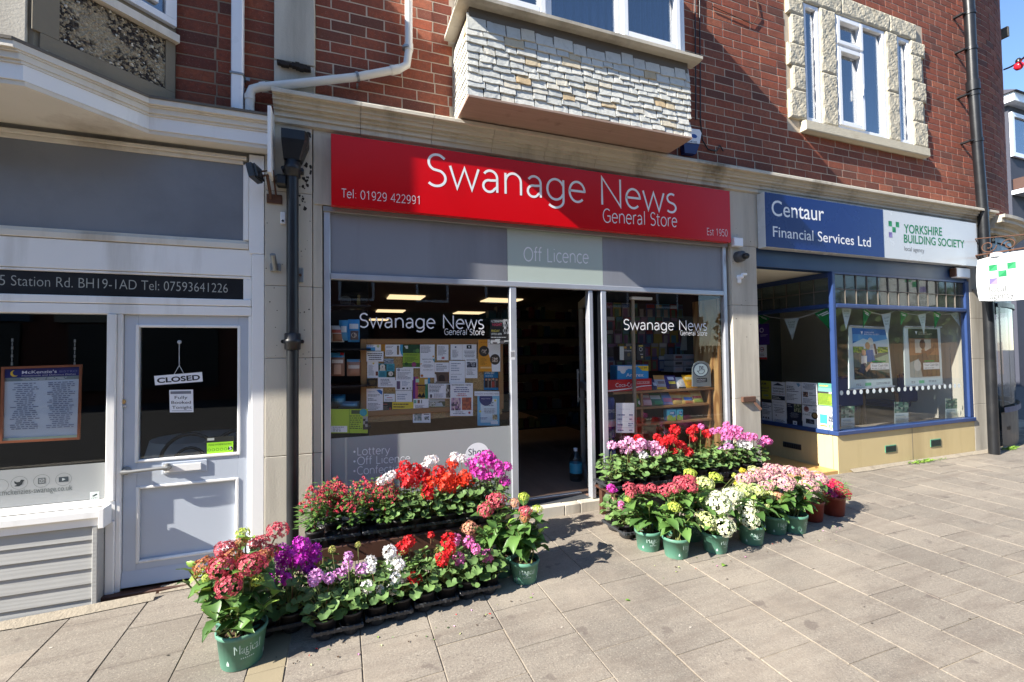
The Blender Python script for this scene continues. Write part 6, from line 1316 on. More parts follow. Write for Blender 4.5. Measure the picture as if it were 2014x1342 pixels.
# ------------------------------------------------------------------ agency window
SX = AX+.012
def sx4(pts): return [onx(*p, SX) for p in pts]
Zs = lambda a, b: (1480+a/8.389, 720+b/8.389)
SN = 'leaflets taped in the porch side window'
side = [((140, 242, 300, 580), S(170, 166, 50), [('T', 'AM', .0, .5, .2, .12, IN, .02), ('T', 'BIGHT', .0, .8, .4, .1, IN, .02), ('t', 0, .45, 1, .55, 1, IN), ('b', .2, .66, .7, .74, S(120, 140, 130)), ('b', .0, .88, 1, 1, IN)], 'yellow poster with black print, top row of the porch window'),
 ((305, 258, 530, 590), WH, [('g', [(.1, .18), (.5, .04), (.9, .18)], S(60, 70, 90)), ('T', 'SWANAGE', .1, .9, .37, .09, IN, .01), ('T', 'TOWN BAND', .12, .9, .5, .08, IN, .02), ('T', 'SPRING CONCERT', .05, .95, .62, .06, S(170, 60, 80)), ('b', .03, .68, .97, .88, S(40, 46, 66)), ('t', .08, .72, .9, .86, 2, WH)], 'white town band concert poster with a bandstand roof drawing'),
 ((545, 258, 790, 610), WH, [('g', [(.7, .06), (.9, .04), (.97, .14), (.85, .22)], S(120, 170, 200)), ('t', .05, .18, .85, .48, 4, IN), ('t', .05, .55, .8, .85, 5, LG_)], 'white lettered leaflet with pale blue leaf, top row centre'),
 ((800, 268, 1058, 640), WH, [('t', .1, .05, .9, .32, 5, S(70, 80, 110), 'c'), ('p', .1, .42, .42, .64, [S(90, 60, 50), S(190, 150, 130), S(50, 44, 50)]), ('t', .5, .42, .9, .6, 2, LG_), ('t', .1, .7, .9, .92, 4, LG_)], 'white leaflet with a small brown portrait photo'),
 ((1075, 282, 1355, 655), S(120, 176, 170), [('b', 0, .0, 1, .2, S(90, 160, 150)), ('t', .1, .06, .9, .18, 1, S(220, 220, 80)), ('b', 0, .44, 1, .95, S(150, 180, 60)), ('t', .05, .46, .95, .92, 9, S(60, 90, 40)), ('p', .0, .36, .9, .44, [S(60, 60, 60), S(190, 190, 180)], (6, 1))], 'green and yellow striped leaflet nearest the blue corner post'),
 ((150, 600, 310, 925), WH, [('t', .05, .05, .95, .3, 3, S(90, 100, 140)), ('t', .1, .35, .9, .6, 4, LG_), ('b', .1, .72, .22, .8, IN), ('b', .35, .72, .47, .8, IN), ('b', .6, .72, .72, .8, IN)], 'white leaflet with three dark marks, lower row left'),
 ((318, 600, 552, 945), WH, [('T', 'MARKET STALLS', .12, .85, .16, .06, S(100, 110, 150)), ('t', .1, .22, .9, .5, 4, LG_, 'c'), ('b', .25, .58, .32, .63, IN), ('t', .15, .78, .9, .95, 3, LG_)], 'white leaflet with faint blue heading, lower row'),
 ((560, 615, 803, 965), S(34, 40, 64), [('p', .5, .02, .98, .38, [S(120, 130, 90), S(70, 80, 60), S(170, 170, 140)]), ('t', .05, .05, .45, .2, 2, S(170, 172, 186)), ('t', .2, .42, .8, .66, 5, S(150, 154, 170), 'c'), ('b', .4, .8, .68, .99, WH), ('c', .54, .9, .05, S(40, 50, 90))], 'dark navy leaflet with garden photo, lower row centre'),
 ((812, 635, 1080, 1010), WH, [('t', .15, .02, .9, .08, 1, S(90, 100, 140)), ('c', .27, .2, .17, S(176, 130, 130)), ('c', .27, .17, .12, S(120, 70, 66)), ('T', 'TEA', .66, .96, .25, .07, S(60, 60, 80)), ('T', 'and', .4, .68, .37, .07, IN), ('T', 'CAKE', .04, .48, .47, .07, S(60, 60, 80)), ('c', .77, .45, .2, S(60, 46, 38)), ('c', .78, .44, .13, S(150, 120, 70)), ('p', .22, .62, .74, .82, [S(50, 56, 66), S(90, 96, 110), S(30, 34, 40)])], 'white Tea and Cake leaflet with cup and cake pictures'),
 ((1085, 655, 1372, 1060), WH, [('T', 'Focus', .18, .6, .15, .08, S(180, 60, 90)), ('t', .1, .2, .9, .28, 2, LG_), ('b', .06, .35, .5, .72, S(70, 180, 210)), ('p', .55, .38, .88, .66, [S(60, 70, 90), S(220, 220, 226), S(150, 156, 170)]), ('b', .06, .78, .48, .84, S(220, 140, 60)), ('p', .56, .72, .88, .92, [S(60, 150, 170), S(160, 180, 90), S(220, 224, 230)])], 'white leaflet with turquoise square by the sunlit corner')]
for r_, bgc, its, lab in side:
    x0, y0, x1, y1 = r_; k = (y1-y0)*.05
    # the window recedes, so its sheets taper along it: take the true heights at both ends
    c = [onx(*Zs(x0, y0), SX), onx(*Zs(x1, y0+ (x1-x0)*.045), SX), onx(*Zs(x1, y1+(x1-x0)*.10), SX), onx(*Zs(x0, y1), SX)]
    zt_, zb_ = (c[0].z+c[1].z)/2, (c[2].z+c[3].z)/2; yl, yr_ = c[0].y, c[1].y
    sheet('leaflet', lab, 'leaflet', [Vector((SX+.004, yl, zt_)), Vector((SX+.004, yr_, zt_)), Vector((SX+.004, yr_, zb_)), Vector((SX+.004, yl, zb_))], bgc, its, SN)
def sxr(x0, y0, x1, y1): a, b = onx(x0, y0, SX), onx(x1, y1, SX); return [Vector((SX+.004, a.y, a.z)), Vector((SX+.004, b.y, a.z)), Vector((SX+.004, b.y, b.z)), Vector((SX+.004, a.y, b.z))]
sheet('poster', 'purple poster half hidden behind the pier edge', 'poster', sxr(1491, 638, 1513, 678), S(70, 30, 120), [('c', .3, .3, .2, S(200, 190, 220)), ('c', .3, .3, .13, S(70, 30, 120)), ('t', .2, .5, .9, .62, 2, S(190, 180, 210))])
sheet('no_smoking_notice', 'small white no smoking notice under the purple poster', 'notice', sxr(1492, 679, 1508, 707), WH, [('c', .4, .3, .26, S(190, 40, 40)), ('c', .4, .3, .2, WH), ('b', .25, .28, .6, .33, IN), ('t', .1, .6, .9, .8, 2, LG_), ('b', 0, .86, 1, 1, S(190, 40, 40))])
# bunting
GN = S(20, 130, 62); PW = S(206, 222, 224)
def pennant(pts, green, label, P, par, k):
    a, b, c = [P(*q) for q in pts]; n = (b-a).cross(c-a).normalized(); n = n if n.dot(CAM_POS-a) > 0 else -n
    mb = MB(); col = flat(GN if green else PW, .7); mb.prism([a, b, c], n*.002, col)
    def Q(u, v): return a.lerp(b, u*(1-v)+v*.5)*(1-v)+c*v if False else (a*(1-u)+b*u)*(1-v)+c*v+n*.0028
    if green: mb.quad(Q(.2, .12), Q(.8, .12), Q(.8, .17), Q(.2, .17), flat(WH)); mb.quad(Q(.3, .2), Q(.9, .2), Q(.9, .25), Q(.3, .25), flat(WH)); mb.poly([Q(.08, .1), Q(.16, .1), Q(.12, .22)], flat(WH))
    else:
        for v, t_ in ((.2, 'Is an ISA'), (.32, 'for you?'), (.43, 'Ask us')):
            vv, ff = text_mesh(t_); x0, x1 = min(q[0] for q in vv), max(q[0] for q in vv); mb.add([Q(.2+.6*(x-x0)/(x1-x0), v-.08*z/.7) for x, z in vv], ff, flat(S(50, 110, 100)))
    o = mb.build('pennant', par, fix=False); return o
BU = 'strings of pennants'
t1 = thing('bunting', 'bunting string of green and white pennants across the porch side window', 'bunting', (SX, .5, 1.9), BU); P1 = lambda x, y: onx(x, y, AX+.05)
for pts, gr in ((((1491, 617), (1515, 627), (1496, 640)), 1), (((1543, 628), (1571, 626), (1558.5, 668)), 0), (((1602, 617), (1634, 603), (1635, 652)), 1)): pennant(pts, gr, '', P1, t1, 0)
mb = MB(); mb.tube([P1(*q) for q in ((1488, 615), (1515, 624), (1543, 627.5), (1571, 626), (1602, 616), (1633, 603))], .003, flat(WH), 5); mb.build('string', t1)
t2 = thing('bunting', 'bunting string of pennants swagged across the agency front window', 'bunting', (6, .07, 1.9), BU); P2 = lambda x, y: at(*Za(x, y), .075)
for pts, gr in ((((165, 118), (265, 120), (210, 330)), 0), (((370, 118), (445, 165), (370, 315)), 1), (((545, 187), (632, 170), (600, 420)), 0), (((722, 155), (792, 178), (725, 290)), 1), (((888, 192), (964, 175), (945, 372)), 0), (((1035, 150), (1106, 183), (1045, 320)), 1), (((1195, 182), (1267, 162), (1285, 300)), 0)): pennant(pts, gr, '', P2, t2, 0)
mb = MB(); mb.tube([P2(*q) for q in ((130, 112), (265, 122), (330, 112), (370, 118), (445, 165), (545, 187), (632, 170), (690, 140), (722, 155), (792, 178), (888, 192), (964, 175), (1035, 150), (1106, 183), (1195, 182), (1290, 150))], .003, flat(WH), 5); mb.build('string', t2)
# hanging framed posters
def hang(label, cor, inner, items, bgc):
    c = [at(*Za(*q), .13) for q in cor]; t = thing('window_poster', label, 'poster', tuple(c[3]), 'framed posters hanging in the agency window')
    o = sheet('poster_sheet', label, None, c, S(214, 230, 230), [('t', .16, .93, .3, .975, 2, LG_), ('b', .36, .925, .5, .975, S(120, 200, 150)), ('t', .62, .93, .95, .97, 2, LG_)], parent=t, th=.01)
    ci = [at(*Za(*q), .127) for q in inner]; sheet('picture', label, None, ci, bgc, items, parent=t, th=.0005)
    mb = MB(); mb.tube([c[3]+Vector((-.01, -.01, -.01)), c[2]+Vector((.01, -.01, -.01))], .010, m_alu, 8); mb.tube([c[0]+Vector((-.01, -.01, .0)), c[1]+Vector((.01, -.01, .0))], .008, m_alu, 8); mb.build('rail', t)
skn = S(206, 160, 130)
hang('hanging poster of a family under a blue sky, Your Cash ISA', ((237, 292), (602, 312), (650, 855), (240, 885)), ((266, 312), (590, 327), (627, 785), (292, 800)),
 [('b', 0, .12, 1, .26, S(90, 160, 220)), ('g', [(0, .3), (.3, .2), (.6, .26), (1, .2), (1, .42), (0, .42)], S(200, 222, 232)), ('b', 0, .4, 1, .5, S(90, 130, 60)), ('p', 0, .36, .3, .48, [S(110, 150, 50), S(60, 100, 40), S(150, 180, 70)]), ('p', .7, .36, 1, .48, [S(110, 150, 50), S(60, 100, 40), S(180, 190, 80)]), ('b', 0, .48, 1, 1, S(96, 108, 100)), ('g', [(0, .75), (1, .9), (1, 1), (0, 1)], S(40, 44, 44)), ('g', [(.6, .6), (1, .5), (1, .75)], S(160, 180, 150)), ('T', 'YORKSHIRE', .34, .62, .085, .022, WH, .01), ('T', 'BUILDING SOCIETY', .34, .78, .125, .026, WH, .01), ('g', [(.24, .06), (.3, .06), (.27, .13)], WH),
  ('c', .5, .26, .08, S(224, 220, 210)), ('g', [(.44, .34), (.62, .3), (.7, .5), (.5, .56)], S(190, 196, 200)), ('c', .41, .34, .07, S(190, 150, 110)), ('g', [(.36, .42), (.56, .42), (.6, .66), (.34, .66)], S(50, 100, 160)), ('c', .29, .48, .06, skn), ('g', [(.22, .54), (.38, .54), (.36, .7), (.2, .72)], S(220, 220, 216)), ('g', [(.2, .7), (.34, .68), (.26, .9), (.14, .84)], S(50, 60, 90)), ('g', [(.3, .8), (.5, .66), (.55, .7), (.34, .86)], skn), ('g', [(.58, .3), (.64, .3), (.68, .5), (.62, .52)], S(50, 34, 30)),
  ('b', .5, .64, .9, .67, S(40, 140, 70)), ('b', .46, .69, .99, .82, S(222, 228, 230)), ('T', 'Your Cash ISA', .49, .96, .76, .045, IN), ('t', .49, .78, .95, .81, 1, LG_)], S(40, 110, 190))
hang('hanging poster of a woman reading in brown tones, Your Cash ISA', ((754, 300), (1097, 306), (1122, 838), (770, 855)), ((796, 320), (1070, 325), (1100, 765), (818, 778)),
 [('b', 0, 0, 1, .3, S(70, 74, 50)), ('b', 0, .2, 1, .55, S(150, 110, 76)), ('b', .2, .22, .42, .5, S(190, 184, 170)), ('b', .52, .22, .74, .5, S(196, 190, 176)), ('T', 'YORKSHIRE', .34, .62, .08, .022, S(200, 190, 160), .01), ('T', 'BUILDING SOCIETY', .34, .8, .12, .026, S(200, 190, 160), .01), ('g', [(.22, .05), (.3, .05), (.26, .12)], WH), ('c', .45, .32, .1, S(90, 60, 44)), ('g', [(.4, .44), (.56, .46), (.8, .38), (.84, .3), (.88, .32), (.82, .46), (.6, .58), (.4, .56)], S(120, 84, 62)), ('g', [(.3, .54), (.54, .5), (.68, .7), (.7, 1), (.3, 1)], S(96, 76, 62)), ('g', [(0, .7), (.3, .62), (.4, 1), (0, 1)], S(150, 160, 156)), ('c', .25, .76, .12, S(190, 194, 190)), ('b', .48, .66, .82, .69, S(40, 140, 70)), ('b', .44, .71, .99, .85, S(222, 228, 230)), ('T', 'Your Cash ISA', .47, .96, .78, .05, IN), ('t', .47, .81, .95, .84, 1, LG_)], S(110, 92, 70))
# dots on the glass, leaflet holders, chairs, room pictures
mb = MB()
for i in range(21):
    u = i/20; px, py = 168+(1275-168)*(1-(1-u)**1.12), 925-(925-857)*(1-(1-u)**1.12); c = at(*Za(px, py), .0205); mb.disc((c.x, c.z), .026, .0200, flat(S(214, 224, 224)), 18)
mb.build('manifestation_dots', gpane)
for lab, r_ in (('acrylic leaflet stand at the left of the agency window board', (165, 1050, 290, 1262)), ('acrylic leaflet stand at the centre of the window board', (667, 1010, 800, 1220)), ('acrylic leaflet stand at the right of the window board', (1148, 978, 1270, 1170))):
    c = zr(Za, *r_, .16); t = thing('leaflet_stand', lab, 'leaflet stand', tuple((c[2]+c[3])/2), 'leaflet stands on the window board'); zb_ = .603
    for p in (c[2], c[3]): p.z = zb_
    sheet('leaflet', lab, None, c, S(196, 216, 216), [('p', 0, 0, 1, .48, [S(40, 100, 84), S(90, 130, 110), S(30, 60, 60), S(150, 170, 150)]), ('t', .1, .55, .9, .95, 6, S(120, 150, 150))], parent=t); mb = MB(); mb.box(c[3].x-.006, c[2].x+.006, .15, .152, zb_, zb_+.10, m_glass); mb.box(c[3].x-.006, c[2].x+.006, .15, .24, .6005, .603, m_glass); mb.build('holder', t)
for k, (px, lab) in enumerate(((1668, 'blue padded chair with oak arms, left of the agency window'), (1790, 'blue padded chair with oak arms, right of the agency window'))):
    b = at(px, 800, .62); t = thing('office_chair', lab, 'chair', (b.x, .8, .3), 'blue chairs in the agency'); x = b.x; m_bl = flat(S(36, 60, 130), .8)
    mb = MB(); mb.box(x-.24, x+.24, .58, .64, .78, 1.16, m_bl, .02); mb.build('backrest', t); mb = MB(); mb.box(x-.25, x+.25, .66, 1.12, .70, .78, m_bl, .02); mb.build('seat', t)
    for sx in (-1, 1):
        mb = MB(); mb.tube([(x+sx*.28, .60, .31), (x+sx*.28, .62, .9), (x+sx*.28, .70, .96), (x+sx*.28, 1.0, .94), (x+sx*.28, 1.1, .31)], .022, m_oak, 8); mb.build('arm', t)
sheet('wall_picture', 'dark framed picture on the agency back wall', 'picture', [onz(1, 1, 5)*0+at(*q, 2.55) for q in ((1607, 648), (1640, 652), (1640, 726), (1605, 724))], S(30, 32, 34), [('b', .06, .04, .97, .1, S(150, 156, 156)), ('g', [(.2, .5), (.6, .4), (.9, .8), (.7, .9)], S(120, 110, 50)), ('p', .3, .3, .7, .55, [S(60, 60, 60), S(90, 96, 96)])], th=.02)
mb = MB(); a, b = at(*Za(720, 938), .9), at(*Za(1025, 938), .9)
tag(sheet('display_board', 'grey panel lettered Cash ISA behind the agency glass', 'panel', [Vector((a.x-.1, .9, a.z+.25)), Vector((b.x+.15, .9, a.z+.25)), Vector((b.x+.15, .9, .35)), Vector((a.x-.1, .9, .35))], S(96, 104, 100), [('T', 'Cash ISA', .12, .85, .36, .12, S(36, 40, 42), .01), ('t', .35, .45, .8, .58, 2, S(60, 66, 66))], th=.02), None)

# ------------------------------------------------------------------ beyond the corner: house, hedge, car, lights; and the far side of the street
hb = thing('slate_hung_house', 'white windowed house with slate hung wall beyond the round corner', 'house', (30, 12, .1))
hx0 = 19.0
mb = MB(); P3 = lambda x, y: at(x, y, 6.0)
a = P3(1982, 200); Hx = a.x
mb.box(Hx, Hx+9, 6.0, 14, 0, P3(1985, 192).z, mat('slate_wall', S(62, 64, 76), .7, .12, 6, .3, 20, .02)); mb.build('wall', hb)
mb = MB(); zt_ = P3(1985, 192).z; mb.box(Hx-.3, Hx+9, 5.7, 14, zt_-.32, zt_, m_upvc); mb.prism([(Hx-.4, 5.6, zt_), (Hx-.4, 14, zt_), (Hx-.4, 10, zt_+2.2)], (10, 0, 0), mat('roof_slate', S(66, 66, 76), .7, .15, 5, .3, 20)); mb.build('roof', hb)
c0, c1 = P3(1983, 222), P3(2040, 322)
mb = MB(); frame_rect(mb, c0.x, c0.x+2.6, c1.z, c0.z, .16, 5.9, 5.99, m_upvc); mb.box(c0.x+1.2, c0.x+1.3, 5.9, 5.99, c1.z+.16, c0.z-.16, m_upvc); wf_ = mb.build('window', hb); mb = MB(); mb.box(c0.x+.1, c0.x+2.5, 5.96, 5.98, c1.z+.1, c0.z-.1, m_glass_up); mb.build('pane', wf_)
mb = MB(); zz = P3(1985, 375).z; mb.box(Hx-.02, Hx+3.2, 5.6, 5.99, zz-.15, zz, m_upvc); mb.box(Hx+.1, Hx+1.0, 5.5, 5.99, zz+.05, zz+.45, m_wood); mb.build('sill', hb)
m_leafbg = mat('hedge_leaf', S(70, 92, 44), .8, .35, 3, 0)
def leafmass(name, lab, cat, c, rx, ry, rz, n, s_, mt, parent=None, trunk=True):
    t = thing(name, lab, cat, (c[0], c[1], 0)); mb = MB()
    for i in range(n):
        th, ph = R.random()*2*PI, math.acos(R.uniform(-.4, 1)); rr = R.uniform(.75, 1.05)*(1+.25*math.sin(3*th+c[0])*math.sin(2*ph))
        p = Vector((c[0]+rx*rr*math.sin(ph)*math.cos(th), c[1]+ry*rr*math.sin(ph)*math.sin(th), c[2]+rz*rr*math.cos(ph))); u = Vector((R.gauss(0, 1), R.gauss(0, 1), R.gauss(0, 1))).normalized(); w_ = u.cross(Vector((0, 0, 1))).normalized(); s2 = s_*R.uniform(.6, 1.3)
        mb.add([p-u*s2, p+w_*s2*.6, p+u*s2, p-w_*s2*.6], [(0, 1, 2, 3)], mt)
    tag(mb.build('crown', t, fix=False), kind='stuff')
    if trunk: mb = MB(); mb.tube([(c[0], c[1], 0), (c[0]+.1, c[1], c[2])], [.22, .1], m_wood, 8); mb.build('trunk', t)
c = at(2000, 690, 30); leafmass('tree', 'green and brown tree beyond the parked cars', 'tree', (c.x+2.2, 30, 2.6), 4.2, 3, 2.6, 2600, .28, m_leafbg)
def car(lab, c, col, z0=.05):
    t = thing('parked_car', lab, 'car', tuple(c), 'cars parked beyond the corner'); x, y = c[0], c[1]; m_ = mat('car_paint', col, .25, .02, 2, 0)
    sd = [(-2.0, .35), (-2.05, .75), (-1.3, .95), (-.7, 1.42), (.7, 1.45), (1.5, .98), (2.05, .85), (2.1, .35)]
    mb = MB(); mb.prism([(x+u, y-.8, z0+h) for u, h in sd], (0, 1.6, 0), m_); mb.build('body', t)
    mb = MB(); mb.prism([(x+u, y-.81, z0+h) for u, h in ((-1.15, .97), (-.65, 1.36), (.65, 1.38), (1.3, .99))], (0, 1.62, 0), m_blackpl); mb.build('window', t)
    for u in (-1.3, 1.35): mb = MB(); mb.lathe([(.18, -.83), (.32, -.83), (.32, -.62), (.1, -.62)], (x+u, y, z0+.32), m_blackpl, 18, axis='y'); mb.build('wheel', t)
c = at(2010, 668, 20); car('dark car parked beyond the round corner', (c.x+1.6, 20, .05), S(30, 32, 40)); c = at(2008, 640, 24); 
car('white van shape parked behind the dark car', (c.x+2.0, 24, .6), S(225, 228, 232))
mb = MB(); c = at(1998, 690, 16); 
for i in range(1400):
    x, y = c.x+R.uniform(-1.5, 6), R.uniform(13, 17.5); h = R.uniform(.04, .14); mb.add([(x-.02, y, .05), (x+.02, y, .05), (x+R.uniform(-.05, .05), y, .05+h)], [(0, 1, 2)], m_leafbg)
mb.quad((c.x-2, 13, .045), (c.x+7, 13, .045), (c.x+7, 18, .045), (c.x-2, 18, .045), m_leafbg); tag(mb.build('grass'), 'strip of grass beyond the side street', 'grass', kind='stuff')
t = thing('string_lights', 'string of coloured bulbs leaving the round corner, red bulb nearest', 'lights', (9.5, 1.2, 4.5))
a = at(1975, 137, .27); b = at(2040, 86, -.6); mb = MB(); mb.tube([a+(b-a)*(i/8)+Vector((0, 0, -.05*math.sin(PI*i/8))) for i in range(9)], .012, m_blackpl, 6); mb.build('cable', t)
for k, (f, col) in enumerate(((.49, S(230, 40, 60)), (.95, S(60, 120, 220)))):
    p = a.lerp(b, f)+Vector((0, 0, -.05)); mb = MB(); mb.lathe([(.015, .05), (.03, .03), (.03, .0)], p, m_blackpl, 10); mb.build('socket', t); mb = MB(); mb.lathe([(.012, .0), (.045, -.03), (.05, -.06), (.03, -.095), (.004, -.105)], p, flat(col, .25), 14); o = mb.build('bulb', t); o['label'] = ['red bulb', 'blue bulb'][k]
mb = MB(); cc = at(1971, 68, .27); mb.box(cc.x-.03, cc.x+.015, .2, .34, cc.z-.07, cc.z+.07, m_lead); tag(mb.build('wall_bracket'), 'small grey bracket high on the round corner for the lights', 'bracket')
# what the glass reflects: terrace, hedge and fence across the road
op = thing('opposite_terrace', 'brick terrace across the street that the shop glass mirrors', 'building', (-6, -15, 0))
mb = MB(); mb.box(-40, 17, -24, -15, 0, 8.2, m_brick2 if 0 else mat('terrace_brick', S(110, 66, 52), .9, .15, 3, 0)); mb.build('wall', op)
for i in range(17):
    for j in range(2):
        x = -32+i*2.9; mb = MB(); mb.box(x, x+1.3, -15.0, -14.95, 3.6+j*2.4, 5.2+j*2.4, m_upvc); mb.box(x+.1, x+1.2, -14.949, -14.93, 3.7+j*2.4, 5.1+j*2.4, m_blackpl); mb.build('window', op)
mb = MB()
for i in range(10): mb.box(-34+i*5.2, -30+i*5.2, -15, -14.9, .5, 2.6, m_blackpl); mb.box(-34.3+i*5.2, -29.7+i*5.2, -15, -14.8, 2.65, 3.2, flat([S(60, 90, 110), S(150, 140, 120), S(70, 60, 60), S(40, 70, 60)][i % 4]))
mb.build('shop_window', op)
mb = MB(); mb.prism([(-40, -14.8, 8.2), (-40, -24.2, 8.2), (-40, -19.5, 11)], (57, 0, 0), m_lead); mb.build('roof', op)
fe = thing('picket_fence', 'tan wooden fence across the road mirrored in agency glass', 'fence', (20, -13, 0)); mt_f = mat('tan_fence', S(186, 146, 96), .8, .12, 3, 0)
mb = MB()
FX = lambda u, o: (17.5+u*.86-o*.51, -16+u*.51+o*.86)
def fbox(mb, u0, u1, o0, o1, z0, z1): mb.add([(*FX(u, o), z) for u in (u0, u1) for o in (o0, o1) for z in (z0, z1)], [(0, 1, 3, 2), (4, 6, 7, 5), (0, 4, 5, 1), (2, 3, 7, 6), (0, 2, 6, 4), (1, 5, 7, 3)], mt_f)
for i in range(120): fbox(mb, i*.2, .16+i*.2, 0, .02, .03, 1.75)
tag(mb.build('picket', fe), kind='stuff'); mb = MB(); fbox(mb, 0, 24, -.05, -.001, .5, .6); fbox(mb, 0, 24, -.05, -.001, 1.3, 1.4); mb.build('rail', fe)
leafmass('hedge', 'tall hedge behind the wooden fence across the road', 'hedge', (36, -15, 1.5), 16, 4, 3.6, 9000, .26, m_leafbg, trunk=False)
mb = MB(); mb.lathe([(1, -1.5), (14.5, -1.5), (13.5, .5), (10, 2), (4, 3), (.1, 3.2)], (0, 0, 0), m_leafbg, 20); mb.v = [(36+x, -15+y*.22, 1.5+z) for x, y, z in mb.v]; mb.build('hedge_core', bpy.data.objects['hedge'])
# ------------------------------------------------------------------ plants
def leaf_mat(name, cols, tr=.22, rough=.42):
    t = NT(name); k = t.rnd(); p = t.obj()
    c = t.ramp(k, [(i/(len(cols)-1), q) for i, q in enumerate(cols)])
    c = t.mix(t.ramp(t.noise(30, 3, .6, t.pos()), [(.4, 0), (.8, .3)]), c, tuple(min(1, x*1.9+.01) for x in cols[0]))
    b = t.n('BsdfPrincipled'); t.l(c, b.inputs['Base Color']); b.inputs['Roughness'].default_value = rough
    q = t.n('BsdfTranslucent'); t.l(t.mix(1.0, c, (1.0, 1.0, .6), 'MULTIPLY'), q.inputs[0])
    m = t.n('MixShader'); m.inputs[0].default_value = tr; t.l(b.outputs[0], m.inputs[1]); t.l(q.outputs[0], m.inputs[2]); t.l(m.outputs[0], t.out.inputs[0]); return t.m
def petal_mat(name, cols, tr=.25):
    t = NT(name); k = t.n('NewGeometry').outputs['Random Per Island']
    c = t.ramp(k, [(i/(len(cols)-1), q) for i, q in enumerate(cols)])
    b = t.n('BsdfPrincipled'); t.l(c, b.inputs['Base Color']); b.inputs['Roughness'].default_value = .6
    q = t.n('BsdfTranslucent'); t.l(c, q.inputs[0]); m = t.n('MixShader'); m.inputs[0].default_value = tr
    t.l(b.outputs[0], m.inputs[1]); t.l(q.outputs[0], m.inputs[2]); t.l(m.outputs[0], t.out.inputs[0]); return t.m
m_hl = leaf_mat('hydrangea_leaf', [S(66, 98, 50), S(86, 122, 60), S(104, 140, 72), S(76, 112, 56)])
m_hly = leaf_mat('young_hydrangea_leaf', [S(120, 158, 66), S(148, 180, 84), S(100, 140, 58)])
m_gl = leaf_mat('geranium_leaf', [S(78, 106, 60), S(98, 130, 72), S(120, 150, 86), S(88, 118, 64)], .2, .6)
m_fl = leaf_mat('fuchsia_leaf', [S(70, 104, 54), S(92, 128, 64), S(118, 150, 76)])
m_stem = mat('plant_stem', S(110, 118, 66), .6, .15, 20, 0)
m_stemb = mat('brown_flower_stalk', S(120, 84, 60), .6, .15, 20, 0)
PET = {
 'red': petal_mat('rose_red_bracts', [S(150, 36, 60), S(186, 60, 84), S(200, 84, 100), S(214, 120, 124), S(160, 44, 64)]),
 'bronze': petal_mat('bronze_bracts', [S(150, 70, 60), S(176, 110, 70), S(190, 140, 84), S(160, 84, 66)]),
 'peach': petal_mat('peach_bracts', [S(206, 140, 120), S(224, 180, 140), S(200, 120, 110)]),
 'lime': petal_mat('lime_bracts', [S(170, 190, 60), S(200, 210, 90), S(150, 176, 56), S(214, 220, 130)]),
 'crm': petal_mat('cream_green_bracts', [S(200, 210, 126), S(216, 220, 164), S(186, 200, 110), S(222, 224, 188)]),
 'white': petal_mat('white_bracts', [S(218, 222, 190), S(228, 230, 210), S(206, 214, 160)]),
 'pp': petal_mat('pale_pink_bracts', [S(208, 138, 164), S(216, 168, 182), S(220, 198, 166), S(192, 118, 150), S(212, 186, 156)]),
 'gred': petal_mat('scarlet_petals', [S(206, 20, 32), S(226, 36, 44), S(186, 12, 26)]),
 'org': petal_mat('orange_red_petals', [S(230, 50, 24), S(240, 74, 36), S(214, 36, 18)]),
 'mag': petal_mat('magenta_petals', [S(206, 40, 170), S(226, 80, 190), S(190, 30, 150)]),
 'pur': petal_mat('purple_petals', [S(190, 30, 180), S(212, 60, 204), S(168, 20, 160)]),
 'lil': petal_mat('lilac_pink_petals', [S(222, 150, 216), S(232, 180, 226), S(206, 120, 200)]),
 'pink': petal_mat('pink_petals', [S(226, 110, 180), S(234, 140, 196), S(214, 90, 164)]),
 'lpk': petal_mat('light_pink_petals', [S(236, 164, 208), S(240, 190, 220), S(228, 140, 194)]),
 'gwh': petal_mat('white_petals', [S(240, 240, 240), S(244, 240, 236), S(232, 232, 236)]),
 'dia': petal_mat('cerise_petals', [S(216, 20, 80), S(230, 50, 100), S(196, 10, 70)]),
 'dpu': petal_mat('dark_purple_petals', [S(120, 10, 84), S(146, 20, 100), S(98, 6, 70)]),
 'fus': petal_mat('fuchsia_blossom', [S(206, 50, 72), S(222, 80, 92), S(190, 36, 66), S(226, 110, 110)]),
 'bud': petal_mat('green_buds', [S(150, 164, 80), S(180, 170, 100)]),
}
SAY = {'red': 'rose red', 'bronze': 'bronze', 'gred': 'scarlet', 'org': 'orange red', 'mag': 'magenta', 'pur': 'purple', 'lil': 'lilac pink', 'pink': 'pink', 'lpk': 'light pink', 'gwh': 'white', 'bud': 'budding'}
m_soil = mat('potting_soil', S(74, 56, 42), .95, .4, 60, .8, 120, .01)
m_pot = mat('sea_green_pot', S(88, 138, 118), .5, .06, 5, .04, 40, .002, dirt=S(120, 112, 92), dirt_scale=9, dirt_amt=.45, dirt_at=.58)
m_potprint = flat(S(190, 214, 206))
m_terra = mat('terracotta_plastic_pot', S(122, 52, 38), .5, .06, 6, 0)
m_bpot = mat('black_nursery_pot', S(46, 44, 46), .5, .15, 9, .05, 60)

